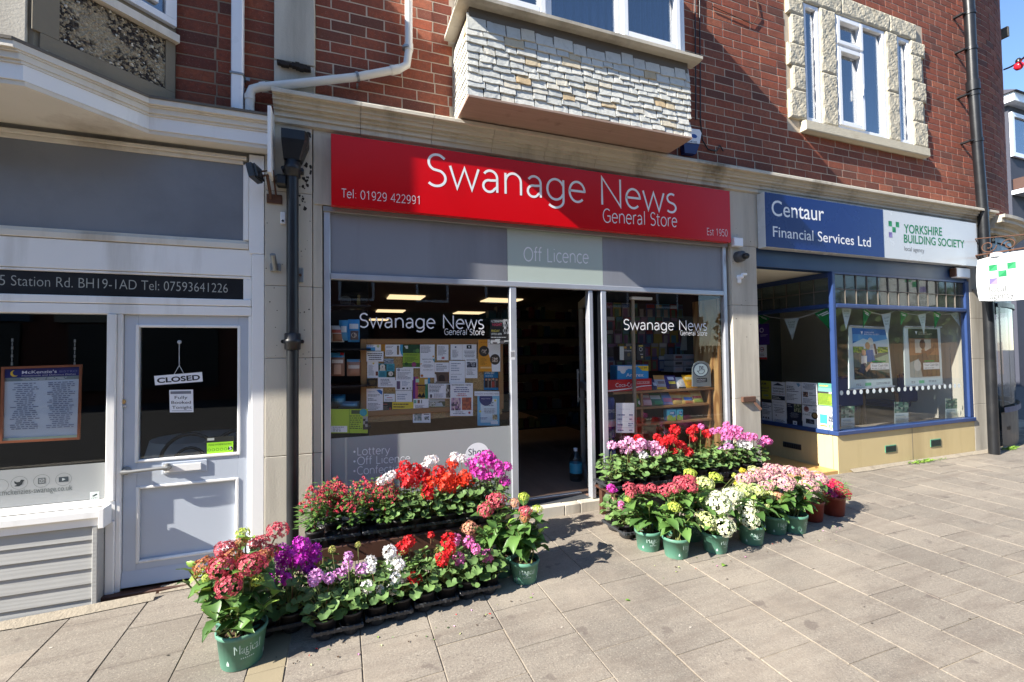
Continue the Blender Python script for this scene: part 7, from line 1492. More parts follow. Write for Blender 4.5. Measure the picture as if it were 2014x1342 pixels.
def shared(mb, name, fix=False): return mb.mesh(name)
def leaf_mesh(seed, mt, wide=.34):
    r = random.Random(seed); mb = MB(); n = 7; vs = []; k1 = r.uniform(.1, .35)
    for i in range(n+1):
        t = i/n; w = wide*math.sin(PI*min(1, t**.8))**.85*(1-.1*t) if 0 < i < n else .012
        z = .10*math.sin(PI*t)-k1*t*t
        for s in (-1, -.5, 0, .5, 1):
            jag = 1+(.07 if i % 2 else -.05)*(abs(s) == 1)
            vs.append((t, s*w*jag, z+.16*w*abs(s)*1.6-.03*(abs(s) == .5)+ (.018 if i % 2 else -.01)*(abs(s) > .2)))
    mb.add(vs, [(i*5+j, i*5+j+1, (i+1)*5+j+1, (i+1)*5+j) for i in range(n) for j in range(4)], mt, True); return mb.mesh('leaf')
HL = [leaf_mesh(i, m_hl) for i in range(4)]; HLY = [leaf_mesh(9+i, m_hly, .28) for i in range(3)]
def geranium_leaf(seed):
    r = random.Random(seed); mb = MB(); n = 15; vs = [(0, 0, 0)]; ph = r.random()*6
    for ring, R_ in ((1, .55), (2, 1.0)):
        for i in range(n):
            a = -PI*.93+2*PI*.93*i/(n-1); rr = R_*(1+(.10*math.sin(i*2.6+ph) if ring == 2 else 0)); vs.append((rr*math.cos(a)+.0, rr*math.sin(a), .10*ring*R_+.13*R_*math.sin(3*a+ph)))
    fs = [(0, 1+i, 2+i) for i in range(n-1)]+[(1+i, 1+n+i, 2+n+i, 2+i) for i in range(n-1)]
    mb.add(vs, fs, m_gl, True); return mb.mesh('leaf')
GL = [geranium_leaf(i) for i in range(5)]
def hyd_head(seed, nf=64):
    r = random.Random(seed); mb = MB(); dm = PET['red']
    for i in range(nf):
        z = 1-(i+.5)/nf*1.35; a = i*2.39996+r.uniform(-.3, .3); z = max(-.5, min(1, z+r.uniform(-.06, .06))); rr = math.sqrt(max(0, 1-z*z)); bump = r.uniform(.86, 1.05)*(1+.08*math.sin(4*a))
        nrm = Vector((rr*math.cos(a), rr*math.sin(a), z)); p = Vector((nrm.x, nrm.y, nrm.z*.72))*bump
        t = nrm.orthogonal().normalized(); b = nrm.cross(t); a0 = r.random()*PI; s = r.uniform(.19, .27); nn = (nrm+Vector((r.gauss(0, .25), r.gauss(0, .25), r.gauss(0, .25)))).normalized()
        for k in range(4):
            d = t*math.cos(a0+k*PI/2)+b*math.sin(a0+k*PI/2); e = t*math.cos(a0+k*PI/2+PI/2)+b*math.sin(a0+k*PI/2+PI/2)
            mb.add([p, p+d*s*.55+e*s*.42+nn*.05, p+d*s*1.02+nn*.02, p+d*s*.55-e*s*.42+nn*.05], [(0, 1, 2, 3)], dm)
    # each floret is four petals joined at the heart
    return mb.mesh('flower_head')
HH = [hyd_head(i) for i in range(4)]
def ger_head(seed, nf=17):
    r = random.Random(seed); mb = MB(); dm = PET['gred']
    for i in range(nf):
        z = 1-(i+.5)/nf*1.5; a = i*2.39996+r.uniform(-.4, .4); z = max(-.7, min(1, z)); rr = math.sqrt(max(0, 1-z*z)); nrm = Vector((rr*math.cos(a), rr*math.sin(a), z)); p = nrm*r.uniform(.6, .85)
        t = nrm.orthogonal().normalized(); b = nrm.cross(t); a0 = r.random()*6; s = r.uniform(.36, .50)
        for k in range(5):
            q = a0+k*2*PI/5; d = t*math.cos(q)+b*math.sin(q); e = -t*math.sin(q)+b*math.cos(q); up = nrm*r.uniform(.05, .22)
            mb.add([p, p+d*s*.6+e*s*.34+up*.6, p+d*s+e*s*.12+up, p+d*s*.95-e*s*.16+up, p+d*s*.58-e*s*.34+up*.6], [(0, 1, 2, 3, 4)], dm)
    return mb.mesh('flower_head')
GH = [ger_head(i) for i in range(4)]
def fuchsia_flower(seed):
    r = random.Random(seed); mb = MB(); m1 = PET['fus']; m2 = PET['dpu']
    for k in range(4):
        a = k*PI/2+r.random()*.4; d = Vector((math.cos(a), math.sin(a), 0)); e = Vector((-math.sin(a), math.cos(a), 0)); 
        mb.add([Vector((0, 0, 0)), d*.30+e*.2-Vector((0, 0, .5)), d*.85-Vector((0, 0, .75)), d*.3-e*.2-Vector((0, 0, .5))], [(0, 1, 2, 3)], m1)
        mb.add([Vector((0, 0, -.35)), d*.16+e*.24-Vector((0, 0, .95)), d*.2-e*.24-Vector((0, 0, .95))], [(0, 1, 2)], m2 if r.random() < .5 else m1)
    mb.add([(.06, 0, .45), (-.03, .05, .45), (-.03, -.05, .45), (.1, 0, -.1), (-.05, .09, -.1), (-.05, -.09, -.1)], [(0, 1, 4, 3), (1, 2, 5, 4), (2, 0, 3, 5)], m1); return mb.mesh('blossom')
FF = [fuchsia_flower(i) for i in range(3)]
def put(me, name, parent, p, x, up, s, mt=None):
    x = Vector(x).normalized(); y = Vector(up).cross(x)
    y = y.normalized() if y.length > 1e-4 else x.orthogonal().normalized(); z = x.cross(y)
    s = s if isinstance(s, (tuple, list)) else (s, s, s)
    M_ = Matrix(((x.x*s[0], y.x*s[1], z.x*s[2], p[0]), (x.y*s[0], y.y*s[1], z.y*s[2], p[1]), (x.z*s[0], y.z*s[1], z.z*s[2], p[2]), (0, 0, 0, 1)))
    o = link(me, name, parent, M_)
    if mt is not None: o.material_slots[0].link = 'OBJECT'; o.material_slots[0].material = mt
    return o
def rv(a=1): return Vector((R.uniform(-a, a), R.uniform(-a, a), R.uniform(-a, a)))
# pots
def pot_mesh(r, h, mt, rim=.012):
    mb = MB(); mb.lathe([(r*.80, 0), (r*.82, .004), (r*.97, h-rim*1.6), (r*1.0, h-rim*1.6), (r*1.03, h-rim*1.2), (r*1.03, h-.002), (r*1.0, h), (r*.95, h), (r*.93, h-.03)], (0, 0, 0), mt, 28); return mb.mesh('pot')
def pot_print(r, h, face):
    mb = MB(); v, f = text_mesh('Magical'); a, b = min(p[0] for p in v), max(p[0] for p in v); out = []
    rr = lambda z: r*(.815+.155*z/h)+.0012
    for u, w in v:
        t = (u-a)/(b-a)-.5; z = h*.50+w*.052*r/.085*.9; an = face+t*1.15; out.append((rr(z)*math.cos(an), rr(z)*math.sin(an), z))
    mb.add(out, f, m_potprint)
    for k in (-.9, 1.0):
        q = [(k-.07, .18), (k+.07, .18), (k+.07, .25), (k, .33), (k-.07, .25)]; mb.add([(rr(h*z)*math.cos(face+a_), rr(h*z)*math.sin(face+a_), h*z) for a_, z in q], [(0, 1, 2, 3, 4)], m_potprint)
    for k in range(7): a0 = face-.3+k*.09; q = [(a0, .34), (a0+.05, .34), (a0+.05, .375), (a0, .375)]; mb.add([(rr(h*z)*math.cos(a_), rr(h*z)*math.sin(a_), h*z) for a_, z in q], [(0, 1, 2, 3)], m_potprint)
    return mb.mesh('lettering')
def soil_mesh(r, z):
    rr = random.Random(3); mb = MB(); n = 18; vs = [(0, 0, z+.012)]
    for q in (.5, .95):
        for i in range(n): a = 2*PI*i/n; vs.append((r*q*math.cos(a), r*q*math.sin(a), z+rr.uniform(-.006, .010)))
    mb.add(vs, [(0, 1+i, 1+(i+1) % n) for i in range(n)]+[(1+i, 1+n+i, 1+n+(i+1) % n, 1+(i+1) % n) for i in range(n)], m_soil, True)
    for k in range(40):
        a, q = rr.random()*6.28, r*.9*math.sqrt(rr.random()); x, y = q*math.cos(a), q*math.sin(a); s = rr.uniform(.003, .007); mb.add([(x-s, y, z+.004), (x, y+s, z+.004), (x+s, y, z+.006), (x, y, z+.004+s*1.5)], [(0, 1, 3), (1, 2, 3), (2, 0, 3)], m_soil)
    return mb.mesh('soil')
pots = {}
def hydrangea(label, base, r, h, heads, nleaf=34, spread=.14, height=.26, face=-2.0, potm=None, group='potted hydrangeas outside the shop', print_=True, lean=(0, 0), big=.105, shoots=()):
    """heads: (px, py, radius in photograph pixels, colour, offset in depth)"""
    t = thing('potted_hydrangea', label, 'potted plant', tuple(base), group); potm = potm or m_pot; k = (r, h, potm.name)
    if k not in pots: pots[k] = (pot_mesh(r, h, potm), soil_mesh(r, h-.03))
    B = Matrix.Translation(base); rot = Matrix.Rotation(R.random()*6, 4, 'Z')
    link(pots[k][0], 'pot', t, B); link(pots[k][1], 'soil', t, B @ rot)
    if print_: link(pot_print(r, h, face), 'lettering', t, B)
    top = Vector(base)+Vector((0, 0, h-.02)); stems = MB(); tips = []
    for (px, py, rp, col, dy) in heads:
        p = at(px, py, base[1]+dy); dist = (p-CAM_POS).dot(_f); rad = rp*dist/FPX; up = (p-top).normalized()*.5+Vector((0, -.35, .75))
        x = up.orthogonal(); o = put(HH[R.randrange(4)], 'flower_head', t, p-up.normalized()*rad*.15, x+rv(.3), up, (rad*.98, rad*.98, rad*.92), PET[col]); tips.append((p-up.normalized()*rad*.3, rad))
    ns = max(3, 7-len(heads)//2)
    for i in range(ns):
        a = 2*PI*(i+R.random()*.6)/ns; tips.append((top+Vector((spread*.8*math.cos(a)+lean[0], spread*.8*math.sin(a)+lean[1], height*R.uniform(.45, .85))), 0))
    for (px, py, dy) in shoots: tips.append((at(px, py, base[1]+dy), 0))
    per = max(4, int(nleaf/len(tips)))
    for (tip, rad) in tips:
        o0 = top+Vector((R.uniform(-.4, .4)*r, R.uniform(-.4, .4)*r, -.01)); mid = o0.lerp(tip, .5)+Vector((0, 0, .03)); P = [o0, mid, tip]; stems.tube([o0, o0.lerp(mid, .5)+rv(.006), mid, mid.lerp(tip, .5)+rv(.006), tip], [.0045, .004, .0038, .0035, .003], m_stem, 6, caps=False)
        a0 = R.random()*PI
        for j in range(per):
            f = .16+.78*(j//2+.5)/max(1, (per+1)//2) if rad else .2+.8*(j//2+.7)/max(1, (per+1)//2)
            f = min(f, 1.0 if not rad else .93); q = o0.lerp(mid, f*2) if f < .5 else mid.lerp(tip, f*2-1); an = a0+(j % 2)*PI+(j//2)*PI/2+R.uniform(-.4, .4)
            topleaf = not rad and f > .8
            d = Vector((math.cos(an), math.sin(an), R.uniform(.55, 1.1) if topleaf else R.uniform(-.25, .45))); s = big*R.uniform(.7, 1.15)*(.7 if topleaf else 1)
            put(HLY[R.randrange(3)] if topleaf and R.random() < .7 else HL[R.randrange(4)], 'leaf', t, q, d, Vector((0, 0, 1))+rv(.35), (s, s*R.uniform(.9, 1.2), s))
    stems.build('stem', t, fix=False)
    return t
gp_pot = pot_mesh(.052, .085, m_bpot, .008); gp_soil = soil_mesh(.052, .07)
def geranium(label, base, heads, group, foliage=.095, hgt=.155, nl=26, name='potted_geranium', stalk=m_stem, low=0):
    """heads: (world point, radius, colour)"""
    t = thing(name, label, 'potted plant', tuple(base), group); B = Matrix.Translation(base)
    link(gp_pot, 'pot', t, B); link(gp_soil, 'soil', t, B); c = Vector(base)+Vector((0, 0, .085)); st = MB(); lf = MB()
    for i in range(nl):
        a = i*2.39996+R.uniform(-.3, .3); u = (i+.5)/nl; rad = foliage*(.35+.7*math.sqrt(u)); z = hgt*(1-u*.9)*R.uniform(.75, 1.1); p = c+Vector((rad*math.cos(a), rad*math.sin(a), z)); nrm = Vector((math.cos(a)*.55, math.sin(a)*.55, .9))+rv(.35); x = Vector((math.cos(a), math.sin(a), -.35))+rv(.2)
        put(GL[R.randrange(5)], 'leaf', t, p, x, nrm, R.uniform(.019, .033)); st.tube([c+rv(.012)-Vector((0, 0, .01)), p], .0018, m_stem, 4, caps=False)
    for i in range(int(nl*1.6)):
        a = R.random()*6.28; rad = foliage*R.uniform(.1, 1); p = c+Vector((rad*math.cos(a), rad*math.sin(a), hgt*R.uniform(-.05, .8))); s = R.uniform(.010, .022); x = (Vector((math.cos(a), math.sin(a), 0))+rv(.6)).normalized(); y = x.cross(Vector((0, 0, 1))+rv(.5)).normalized()
        lf.add([p+(x*math.cos(q)+y*math.sin(q))*s*(1+.15*math.sin(3*q)) for q in [2*PI*k/7 for k in range(7)]], [tuple(range(7))], m_gl)
    tag(lf.build('foliage', t, fix=False), kind='stuff')
    for (p, rad, col) in heads:
        up = (p-c).normalized()+Vector((0, -.25, .5))
        put(GH[R.randrange(4)], 'flower_head', t, p, up.orthogonal()+rv(.3), up, rad, PET[col]); st.tube([c, c.lerp(p, .5)+rv(.008), p-up.normalized()*rad*.3], .0022, m_stemb if R.random() < .4 else m_stem, 5, caps=False)
        for k in range(3): 
            q = p+rv(rad*1.0)-Vector((0, 0, rad*.4)); st.add([q, q+Vector((.003, 0, -.006)), q+Vector((-.003, .002, -.007))], [(0, 1, 2)], m_stem)
    st.build('stem', t, fix=False); return t
def fuchsia(label, base, group, tgt, rad=.10, hgt=.24):
    t = thing('potted_fuchsia', label, 'potted plant', tuple(base), group); B = Matrix.Translation(base); link(gp_pot, 'pot', t, B); link(gp_soil, 'soil', t, B); c = Vector(base)+Vector((0, 0, .085)); lf = MB(); st = MB()
    for s_ in range(9):
        a = s_*2.4; tip = c+Vector((rad*R.uniform(.4, 1.05)*math.cos(a), rad*R.uniform(.4, 1.05)*math.sin(a), hgt*R.uniform(.7, 1.02))); st.tube([c, c.lerp(tip, .5)+Vector((0, 0, .02)), tip], .002, m_stemb, 5, caps=False)
        for j in range(15):
            f = .25+.78*j/14; p = c.lerp(tip, f)+rv(.022); an = R.random()*6.28; x = Vector((math.cos(an), math.sin(an), R.uniform(-.5, .35))).normalized(); y = x.cross(Vector((0, 0, 1))).normalized(); L_ = R.uniform(.026, .042); w_ = L_*.24
            lf.add([p, p+x*L_*.4+y*w_, p+x*L_, p+x*L_*.4-y*w_], [(0, 1, 2, 3)], m_fl)
    for j in range(170):
        a, u = R.random()*6.28, math.sqrt(R.random()); p = c+Vector((rad*u*math.cos(a), rad*u*math.sin(a), hgt*R.uniform(.1, .6))); x = Vector((math.cos(a), math.sin(a), R.uniform(-.4, .6))).normalized(); y = x.cross(Vector((0, 0, 1))).normalized(); L_ = R.uniform(.03, .05); w_ = L_*.26
        lf.add([p, p+x*L_*.4+y*w_, p+x*L_, p+x*L_*.4-y*w_], [(0, 1, 2, 3)], m_fl)
    tag(lf.build('foliage', t, fix=False), kind='stuff'); st.build('stem', t, fix=False)
    for j in range(62):
        a = R.random()*6.28; u = R.random()**.5; z = hgt*(1.08-.55*u*u)*R.uniform(.78, 1.05); p = c+Vector((rad*1.15*u*math.cos(a), rad*1.15*u*math.sin(a), z))
        put(FF[R.randrange(3)], 'blossom', t, p, (math.cos(a), math.sin(a), R.uniform(-.2, .2)), Vector((0, 0, 1))+rv(.5), R.uniform(.012, .019))
    return t
m_tray = mat('black_tray_plastic', S(56, 58, 62), .32, .15, 7, .04, 60)
def tray(label, x0, x1, y0, y1, z, group, nx=3, ny=2, ang=0):
    t = thing('plant_tray', label, 'tray', ((x0+x1)/2, (y0+y1)/2, z), group); mb = MB(); zt_ = z+.058; m_blackpl = m_tray
    w_, d_ = (x1-x0)/nx, (y1-y0)/ny
    # rim with ridges; sheet between the cells
    mb.box(x0, x1, y0, y0+.012, zt_-.018, zt_, m_blackpl, .003); mb.box(x0, x1, y1-.012, y1, zt_-.018, zt_, m_blackpl, .003); mb.box(x0, x0+.012, y0+.0125, y1-.0125, zt_-.018, zt_, m_blackpl, .003); mb.box(x1-.012, x1, y0+.0125, y1-.0125, zt_-.018, zt_, m_blackpl, .003)
    for i in range(nx*4):
        x = x0+(i+.5)*(x1-x0)/(nx*4); mb.box(x-.004, x+.004, y0-.004, y0-.0003, zt_-.016, zt_+.004, m_blackpl)
    mb.build('rim', t)
    for i in range(nx):
        for j in range(ny):
            c = (x0+w_*(i+.5), y0+d_*(j+.5), z); r_ = min(w_, d_)*.47; m2 = MB(); m2.lathe([(r_*.62, .001), (r_*.68, .004), (r_*.98, .05), (r_*1.02, .054), (r_*.95, .054), (r_*.64, .008)], c, m_blackpl, 16); m2.build('cell', t)
    mb = MB(); mb.quad((x0+.01, y0+.01, zt_-.012), (x1-.01, y0+.01, zt_-.012), (x1-.01, y1-.01, zt_-.012), (x0+.01, y1-.01, zt_-.012), m_blackpl)
    return t
ORD = ['first', 'second', 'third', 'fourth', 'fifth', 'sixth', 'seventh', 'eighth', 'ninth', 'tenth', 'eleventh', 'twelfth', 'thirteenth', 'fourteenth', 'fifteenth', 'sixteenth']
def bed(rows, heads, where, group, **kw):
    """rows: {row name: [(x, y, z) ...]}; heads: (px, py, rpx, colour) go to the plant they stand over"""
    pl = [(rn, i, p) for rn, ps in rows.items() for i, p in enumerate(ps)]; got = {k: [] for k in range(len(pl))}
    for (px, py, rp, col) in heads:
        best = None
        for k, (rn, i, p) in enumerate(pl):
            q = proj((p[0], p[1]-.02, p[2]+.24)); s = abs(q[0]-px)*1.5+abs(q[1]-py)+len(got[k])*6
            if best is None or s < best[0]: best = (s, k)
        k = best[1]; p = pl[k][2]; w_ = at(px, py, p[1]-.025+R.uniform(-.02, .02)); dist = (w_-CAM_POS).dot(_f); got[k].append((w_, rp*dist/FPX, col))
    for k, (rn, i, p) in enumerate(pl):
        cols = [c for _, _, c in got[k]]; main = SAY[max(set(cols), key=cols.count)] if cols else 'leafy'
        geranium('%s geranium, %s from the left in the %s of %s' % (main, ORD[i], rn, where), p, got[k], group, **kw)

ZA = lambda a, b: (340+a/2.65, 870+b/2.65)
ZB = lambda a, b: (1180+a/3.73, 820+b/3.73)
def HA(l, Z, k): return [(*Z(a, b), r_/k, c) for a, b, r_, c in l]
# --- left group: the staging and upper trays
st_ = thing('plant_stand', 'low brown wooden stand holding the upper trays of flowers', 'stand', (.45, -.3, .15))
mb = MB(); mb.box(-.17, 1.02, -.43, -.08, .385, .400, m_wood, .003); mb.build('shelf', st_); mb = MB(); mb.box(-.17, 1.02, -.44, -.4305, .30, .398, m_wood, .003); mb.build('front_board', st_)
for x in (-.15, .42, 1.0):
    mb = MB(); mb.box(x-.02, x+.02, -.41, -.37, gz(x, -.4), .3845, m_wood, .003); mb.build('leg', st_); mb = MB(); mb.tube([(x, -.40, .36), (x+.10, -.35, gz(x, -.3)+.01)], .010, m_oak, 4); mb.build('brace', st_)
mb = MB(); mb.box(-.115, 1.2, -.012, .01, .15, .34, mat('speckled_stall_riser', S(96, 84, 62), .85, .2, 60, .3, 100)); mb.build('stall_riser', ns)
UT = .401
for i in range(4): x = -.20+i*.315; tray('black seedling tray, %s from the left on the brown stand' % ORD[i], x, x+.305, -.44, -.17, UT, 'trays on the brown stand')
for i in range(5): fuchsia('red and purple fuchsia bush, %s from the left on the brown stand' % ORD[i], (-.145+.098*i, -.385 if i % 2 == 0 else -.28, UT+.01), 'fuchsias on the brown stand', None, .085+.008*(i % 2), .235)
fuchsia('red fuchsia bush standing at the back beside the window frame', (-.05, -.26, UT+.01), 'fuchsias on the brown stand', None, .085, .24)
fuchsia('red fuchsia bush overlapping the white geranium on the stand', (.27, -.22, UT+.01), 'fuchsias on the brown stand', None, .08, .22)
hl = [(1120, 190, 30, 'gwh'), (1145, 172, 26, 'gwh'), (1085, 207, 24, 'gwh'), (1340, 103, 34, 'gwh'), (1362, 92, 26, 'gwh'), (1308, 128, 22, 'gwh'), (1470, 80, 30, 'gwh'), (1505, 88, 26, 'gwh'),
 (1210, 130, 36, 'gred'), (1185, 170, 34, 'gred'), (1232, 190, 42, 'gred'), (1265, 148, 40, 'gred'), (1303, 172, 42, 'gred'), (1260, 207, 38, 'gred'), (1212, 218, 34, 'gred'), (1330, 268, 38, 'gred'), (1322, 232, 30, 'gred'), (1385, 155, 36, 'gred'), (1335, 182, 34, 'gred'), (1350, 210, 34, 'org'),
 (1400, 195, 40, 'org'), (1440, 175, 40, 'org'), (1408, 228, 36, 'org'), (1448, 240, 38, 'org'), (1462, 205, 36, 'org'), (1520, 185, 42, 'org'), (1540, 215, 34, 'org'), (1455, 115, 36, 'org'), (1500, 210, 30, 'org'),
 (1555, 115, 34, 'mag'), (1600, 95, 38, 'mag'), (1640, 75, 36, 'mag'), (1642, 112, 36, 'mag'), (1600, 165, 38, 'mag'), (1635, 178, 36, 'mag'), (1690, 125, 36, 'mag'), (1700, 160, 32, 'mag'), (1732, 207, 32, 'mag'), (1742, 130, 28, 'mag'), (1570, 150, 30, 'mag'), (1660, 92, 30, 'mag')]
bed({'front row': [(.33+.105*i, -.385, UT+.01) for i in range(7)], 'back row': [(.36+.12*i, -.25, UT+.01) for i in range(6)]}, HA(hl, ZA, 2.65), 'the brown stand', 'geraniums on the brown stand', nl=24)
# --- left group: lower trays
for i in range(4): x = -.135+i*.242; tray('black seedling tray on the paving, %s from the left of four' % ORD[i], x, x+.234, -.93+i*.018, -.70+i*.018, gz(x, -.85)+.002, 'trays on the paving in front of the stand', 2, 2)
hl = [(745, 705, 42, 'lil'), (915, 595, 26, 'lil'), (910, 645, 32, 'lil'), (815, 712, 32, 'lil'), (880, 690, 32, 'lil'), (985, 668, 40, 'lil'), (860, 685, 26, 'lil'), (735, 735, 24, 'lil'),
 (1030, 625, 34, 'gwh'), (1015, 757, 36, 'gwh'), (1078, 770, 26, 'gwh'), (1130, 578, 42, 'gwh'), (1150, 628, 44, 'gwh'), (1182, 642, 32, 'gwh'), (1135, 690, 36, 'gwh'), (1160, 712, 34, 'gwh'), (1196, 722, 26, 'gwh'), (1148, 765, 34, 'gwh'), (1035, 660, 28, 'gwh'),
 (1195, 555, 38, 'gred'), (1230, 520, 36, 'gred'), (1345, 485, 20, 'gred'), (1435, 515, 42, 'gred'), (1445, 555, 36, 'gred'), (1405, 612, 42, 'gred'), (1258, 718, 42, 'gred'),
 (1472, 512, 34, 'pink'), (1492, 612, 38, 'pink'), (1540, 522, 34, 'pink'), (1578, 560, 30, 'pink'), (1640, 597, 38, 'pink'), (830, 560, 20, 'bud'), (965, 535, 16, 'bud'), (1375, 565, 16, 'bud')]
bed({'front row': [(-.075+.122*i, -.865+.009*i, gz(-.07+.12*i, -.87)+.012) for i in range(8)], 'back row': [(-.02+.122*i, -.745+.009*i, gz(.12*i, -.75)+.012) for i in range(7)]}, HA(hl, ZA, 2.65), 'the paving trays', 'geraniums in the paving trays', hgt=.15, nl=22)
tray('black seedling tray under the purple geraniums beside the big hydrangea', -.42, -.17, -.80, -.55, gz(-.3, -.7)+.002, None, 2, 2); tray('black seedling tray behind the lilac geraniums in shade', -.155, .10, -.66, -.42, gz(-.05, -.5)+.002, None, 2, 2)
hl = [(565, 563, 36, 'pur'), (553, 602, 38, 'pur'), (602, 610, 40, 'pur'), (680, 540, 42, 'pur'), (702, 582, 42, 'pur'), (742, 600, 36, 'pur'), (663, 600, 44, 'pur'), (560, 660, 38, 'pur'), (692, 650, 40, 'pur'), (640, 632, 40, 'pur'), (590, 717, 36, 'pur'), (500, 735, 34, 'pur'), (742, 560, 34, 'pur'), (620, 572, 34, 'pur'), (720, 676, 34, 'pur'), (655, 520, 30, 'pur'), (520, 690, 30, 'pur')]
bed({'front row': [(-.36, -.74, gz(-.36, -.74)+.012), (-.235, -.74, gz(-.2, -.74)+.012)], 'back row': [(-.34, -.61, gz(-.3, -.6)+.012), (-.215, -.61, gz(-.2, -.6)+.012), (-.09, -.58, gz(-.1, -.58)+.012)]}, HA(hl, ZA, 2.65), 'the shaded purple tray', 'purple geraniums by the downpipe', hgt=.17, nl=22)
# --- left hydrangeas
H = lambda l, Z, k: [(*Z(a, b), r_/k, c, dy) for a, b, r_, c, dy in l]
b0 = gp(476, 1298); b0.y -= .0
hydrangea('big rose red hydrangea in green pot at the front left of the display', b0, .102, .155, H([(548, 452, 56, 'red', .16), (462, 508, 40, 'red', .12), (272, 548, 54, 'red', .06), (505, 560, 46, 'red', .10), (162, 640, 56, 'bronze', .02), (250, 640, 66, 'red', -.04), (305, 590, 56, 'bronze', .02), (412, 628, 72, 'red', -.05), (475, 590, 46, 'bronze', .05), (290, 742, 66, 'red', -.10), (180, 697, 30, 'lime', -.02), (440, 717, 34, 'lime', -.05), (352, 520, 34, 'bronze', .08)], ZA, 2.65), 120, .19, .42, -1.15, big=.11, lean=(-.06, .03), shoots=((372, 1122, .0), (398, 1160, -.03), (408, 1215, -.08), (425, 1250, -.10), (482, 1048, .1), (545, 1165, -.05), (520, 1200, -.08), (360, 1140, .05), (470, 1205, -.12)))
b1 = gp(462, 1256); hydrangea('green hydrangea pot mostly hidden behind the big red one', b1, .085, .125, H([(365, 470, 36, 'lime', .03), (430, 520, 40, 'red', .05)], ZA, 2.65), 52, .17, .42, -2.4, big=.10, lean=(-.04, 0))
b2 = gp(985, 1127); hydrangea('pink and peach hydrangea in shaded green pot behind its neighbour', b2, .085, .12, H([(1632, 345, 46, 'red', -.02), (1687, 295, 52, 'red', .02), (1545, 442, 40, 'peach', -.06), (1782, 312, 30, 'peach', .0)], ZA, 2.65), 59, .13, .30, -1.2)
b3 = gp(1032, 1140); hydrangea('hydrangea with one rose red head and lime buds beside the doorway', b3, .085, .125, H([(1837, 355, 35, 'red', -.03), (1828, 280, 28, 'lime', .03), (1902, 345, 28, 'lime', .0), (1835, 392, 28, 'bronze', -.05)], ZA, 2.65), 65, .13, .27, -1.75)
# --- right group: upper trays on a stand
s2 = thing('plant_stand', 'dark wooden stand under the trays below the right window', 'stand', (2.7, -.25, .2))
mb = MB(); mb.box(1.90, 3.48, -.34, -.06, .425, .44, m_wood, .003); mb.build('shelf', s2)
for x in (1.95, 2.7, 3.44):
    for y in (-.31, -.1): mb = MB(); mb.box(x-.02, x+.02, y-.02, y+.02, gz(x, y), .4245, m_wood, .003); mb.build('leg', s2)
mb = MB(); mb.lathe([(.07, 0), (.09, .14), (.095, .15)], (2.06, -.22, gz(2.06, -.2)), mat('pink_bucket', S(196, 150, 140), .5, .05, 4, 0), 18); tag(mb.build('bucket'), 'pale pink bucket in the shade under the right hand stand', 'bucket')
for i in range(5): x = 1.87+i*.325; tray('black seedling tray, %s from the doorway under the right window' % ORD[i], x, x+.315, -.36, -.09, .441, 'trays under the right window')
hl = [(90, 212, 38, 'lpk'), (160, 207, 34, 'lpk'), (212, 177, 36, 'lpk'), (190, 243, 44, 'lpk'), (262, 217, 40, 'lpk'), (305, 195, 40, 'lpk'), (352, 215, 38, 'lpk'), (402, 212, 36, 'lpk'), (405, 268, 40, 'lpk'), (447, 247, 40, 'lpk'), (285, 243, 34, 'lpk'), (425, 285, 26, 'lpk'), (320, 285, 34, 'gwh'), (290, 268, 34, 'gwh'),
 (285, 167, 40, 'gred'), (420, 155, 34, 'gred'), (550, 102, 46, 'gred'), (510, 172, 46, 'gred'), (480, 182, 36, 'gred'), (472, 220, 36, 'gred'), (540, 165, 36, 'gred'), (590, 212, 40, 'gred'), (612, 227, 34, 'gred'), (545, 257, 32, 'gred'), (647, 262, 40, 'gred'), (693, 95, 38, 'gred'), (660, 112, 32, 'gred'), (685, 162, 32, 'gred'), (787, 130, 40, 'gred'), (440, 190, 30, 'gred'),
 (832, 110, 30, 'pink'), (880, 105, 32, 'pink'), (930, 65, 30, 'pink'), (930, 100, 36, 'pink'), (988, 97, 38, 'pink'), (1027, 95, 26, 'pink'), (742, 75, 26, 'pink'), (947, 147, 38, 'pink'), (918, 152, 32, 'pink'), (1030, 147, 40, 'pink'), (1090, 152, 40, 'pink'), (1128, 150, 32, 'pink'), (1215, 177, 38, 'pink'), (1180, 197, 32, 'pink'), (1240, 185, 26, 'pink'), (885, 247, 32, 'lil'), (942, 222, 34, 'lil'), (1040, 205, 38, 'gwh'), (1090, 217, 34, 'gwh'), (1000, 140, 30, 'pink'), (970, 115, 30, 'pink')]
bed({'front row': [(1.93+.118*i, -.30, .452) for i in range(13)], 'back row': [(1.97+.125*i, -.165, .452) for i in range(12)]}, HA(hl, ZB, 3.73), 'the right window trays', 'geraniums under the right window', nl=20, hgt=.16)
tray('black seedling tray on the paving by the step, pink flowers in it', 1.80, 2.06, -.62, -.32, gz(1.9, -.5)+.002, None, 2, 2)
bed({'front row': [(1.86, -.54, gz(1.86, -.5)+.012), (1.99, -.52, gz(2, -.5)+.012)], 'back row': [(1.86, -.41, gz(1.86, -.4)+.012), (2.0, -.40, gz(2, -.4)+.012)]}, HA([(80, 527, 36, 'mag'), (110, 540, 22, 'mag'), (155, 642, 26, 'pink'), (180, 692, 24, 'pink'), (150, 660, 20, 'pink')], ZB, 3.73), 'the tray by the step', 'pink geraniums by the step', hgt=.16)
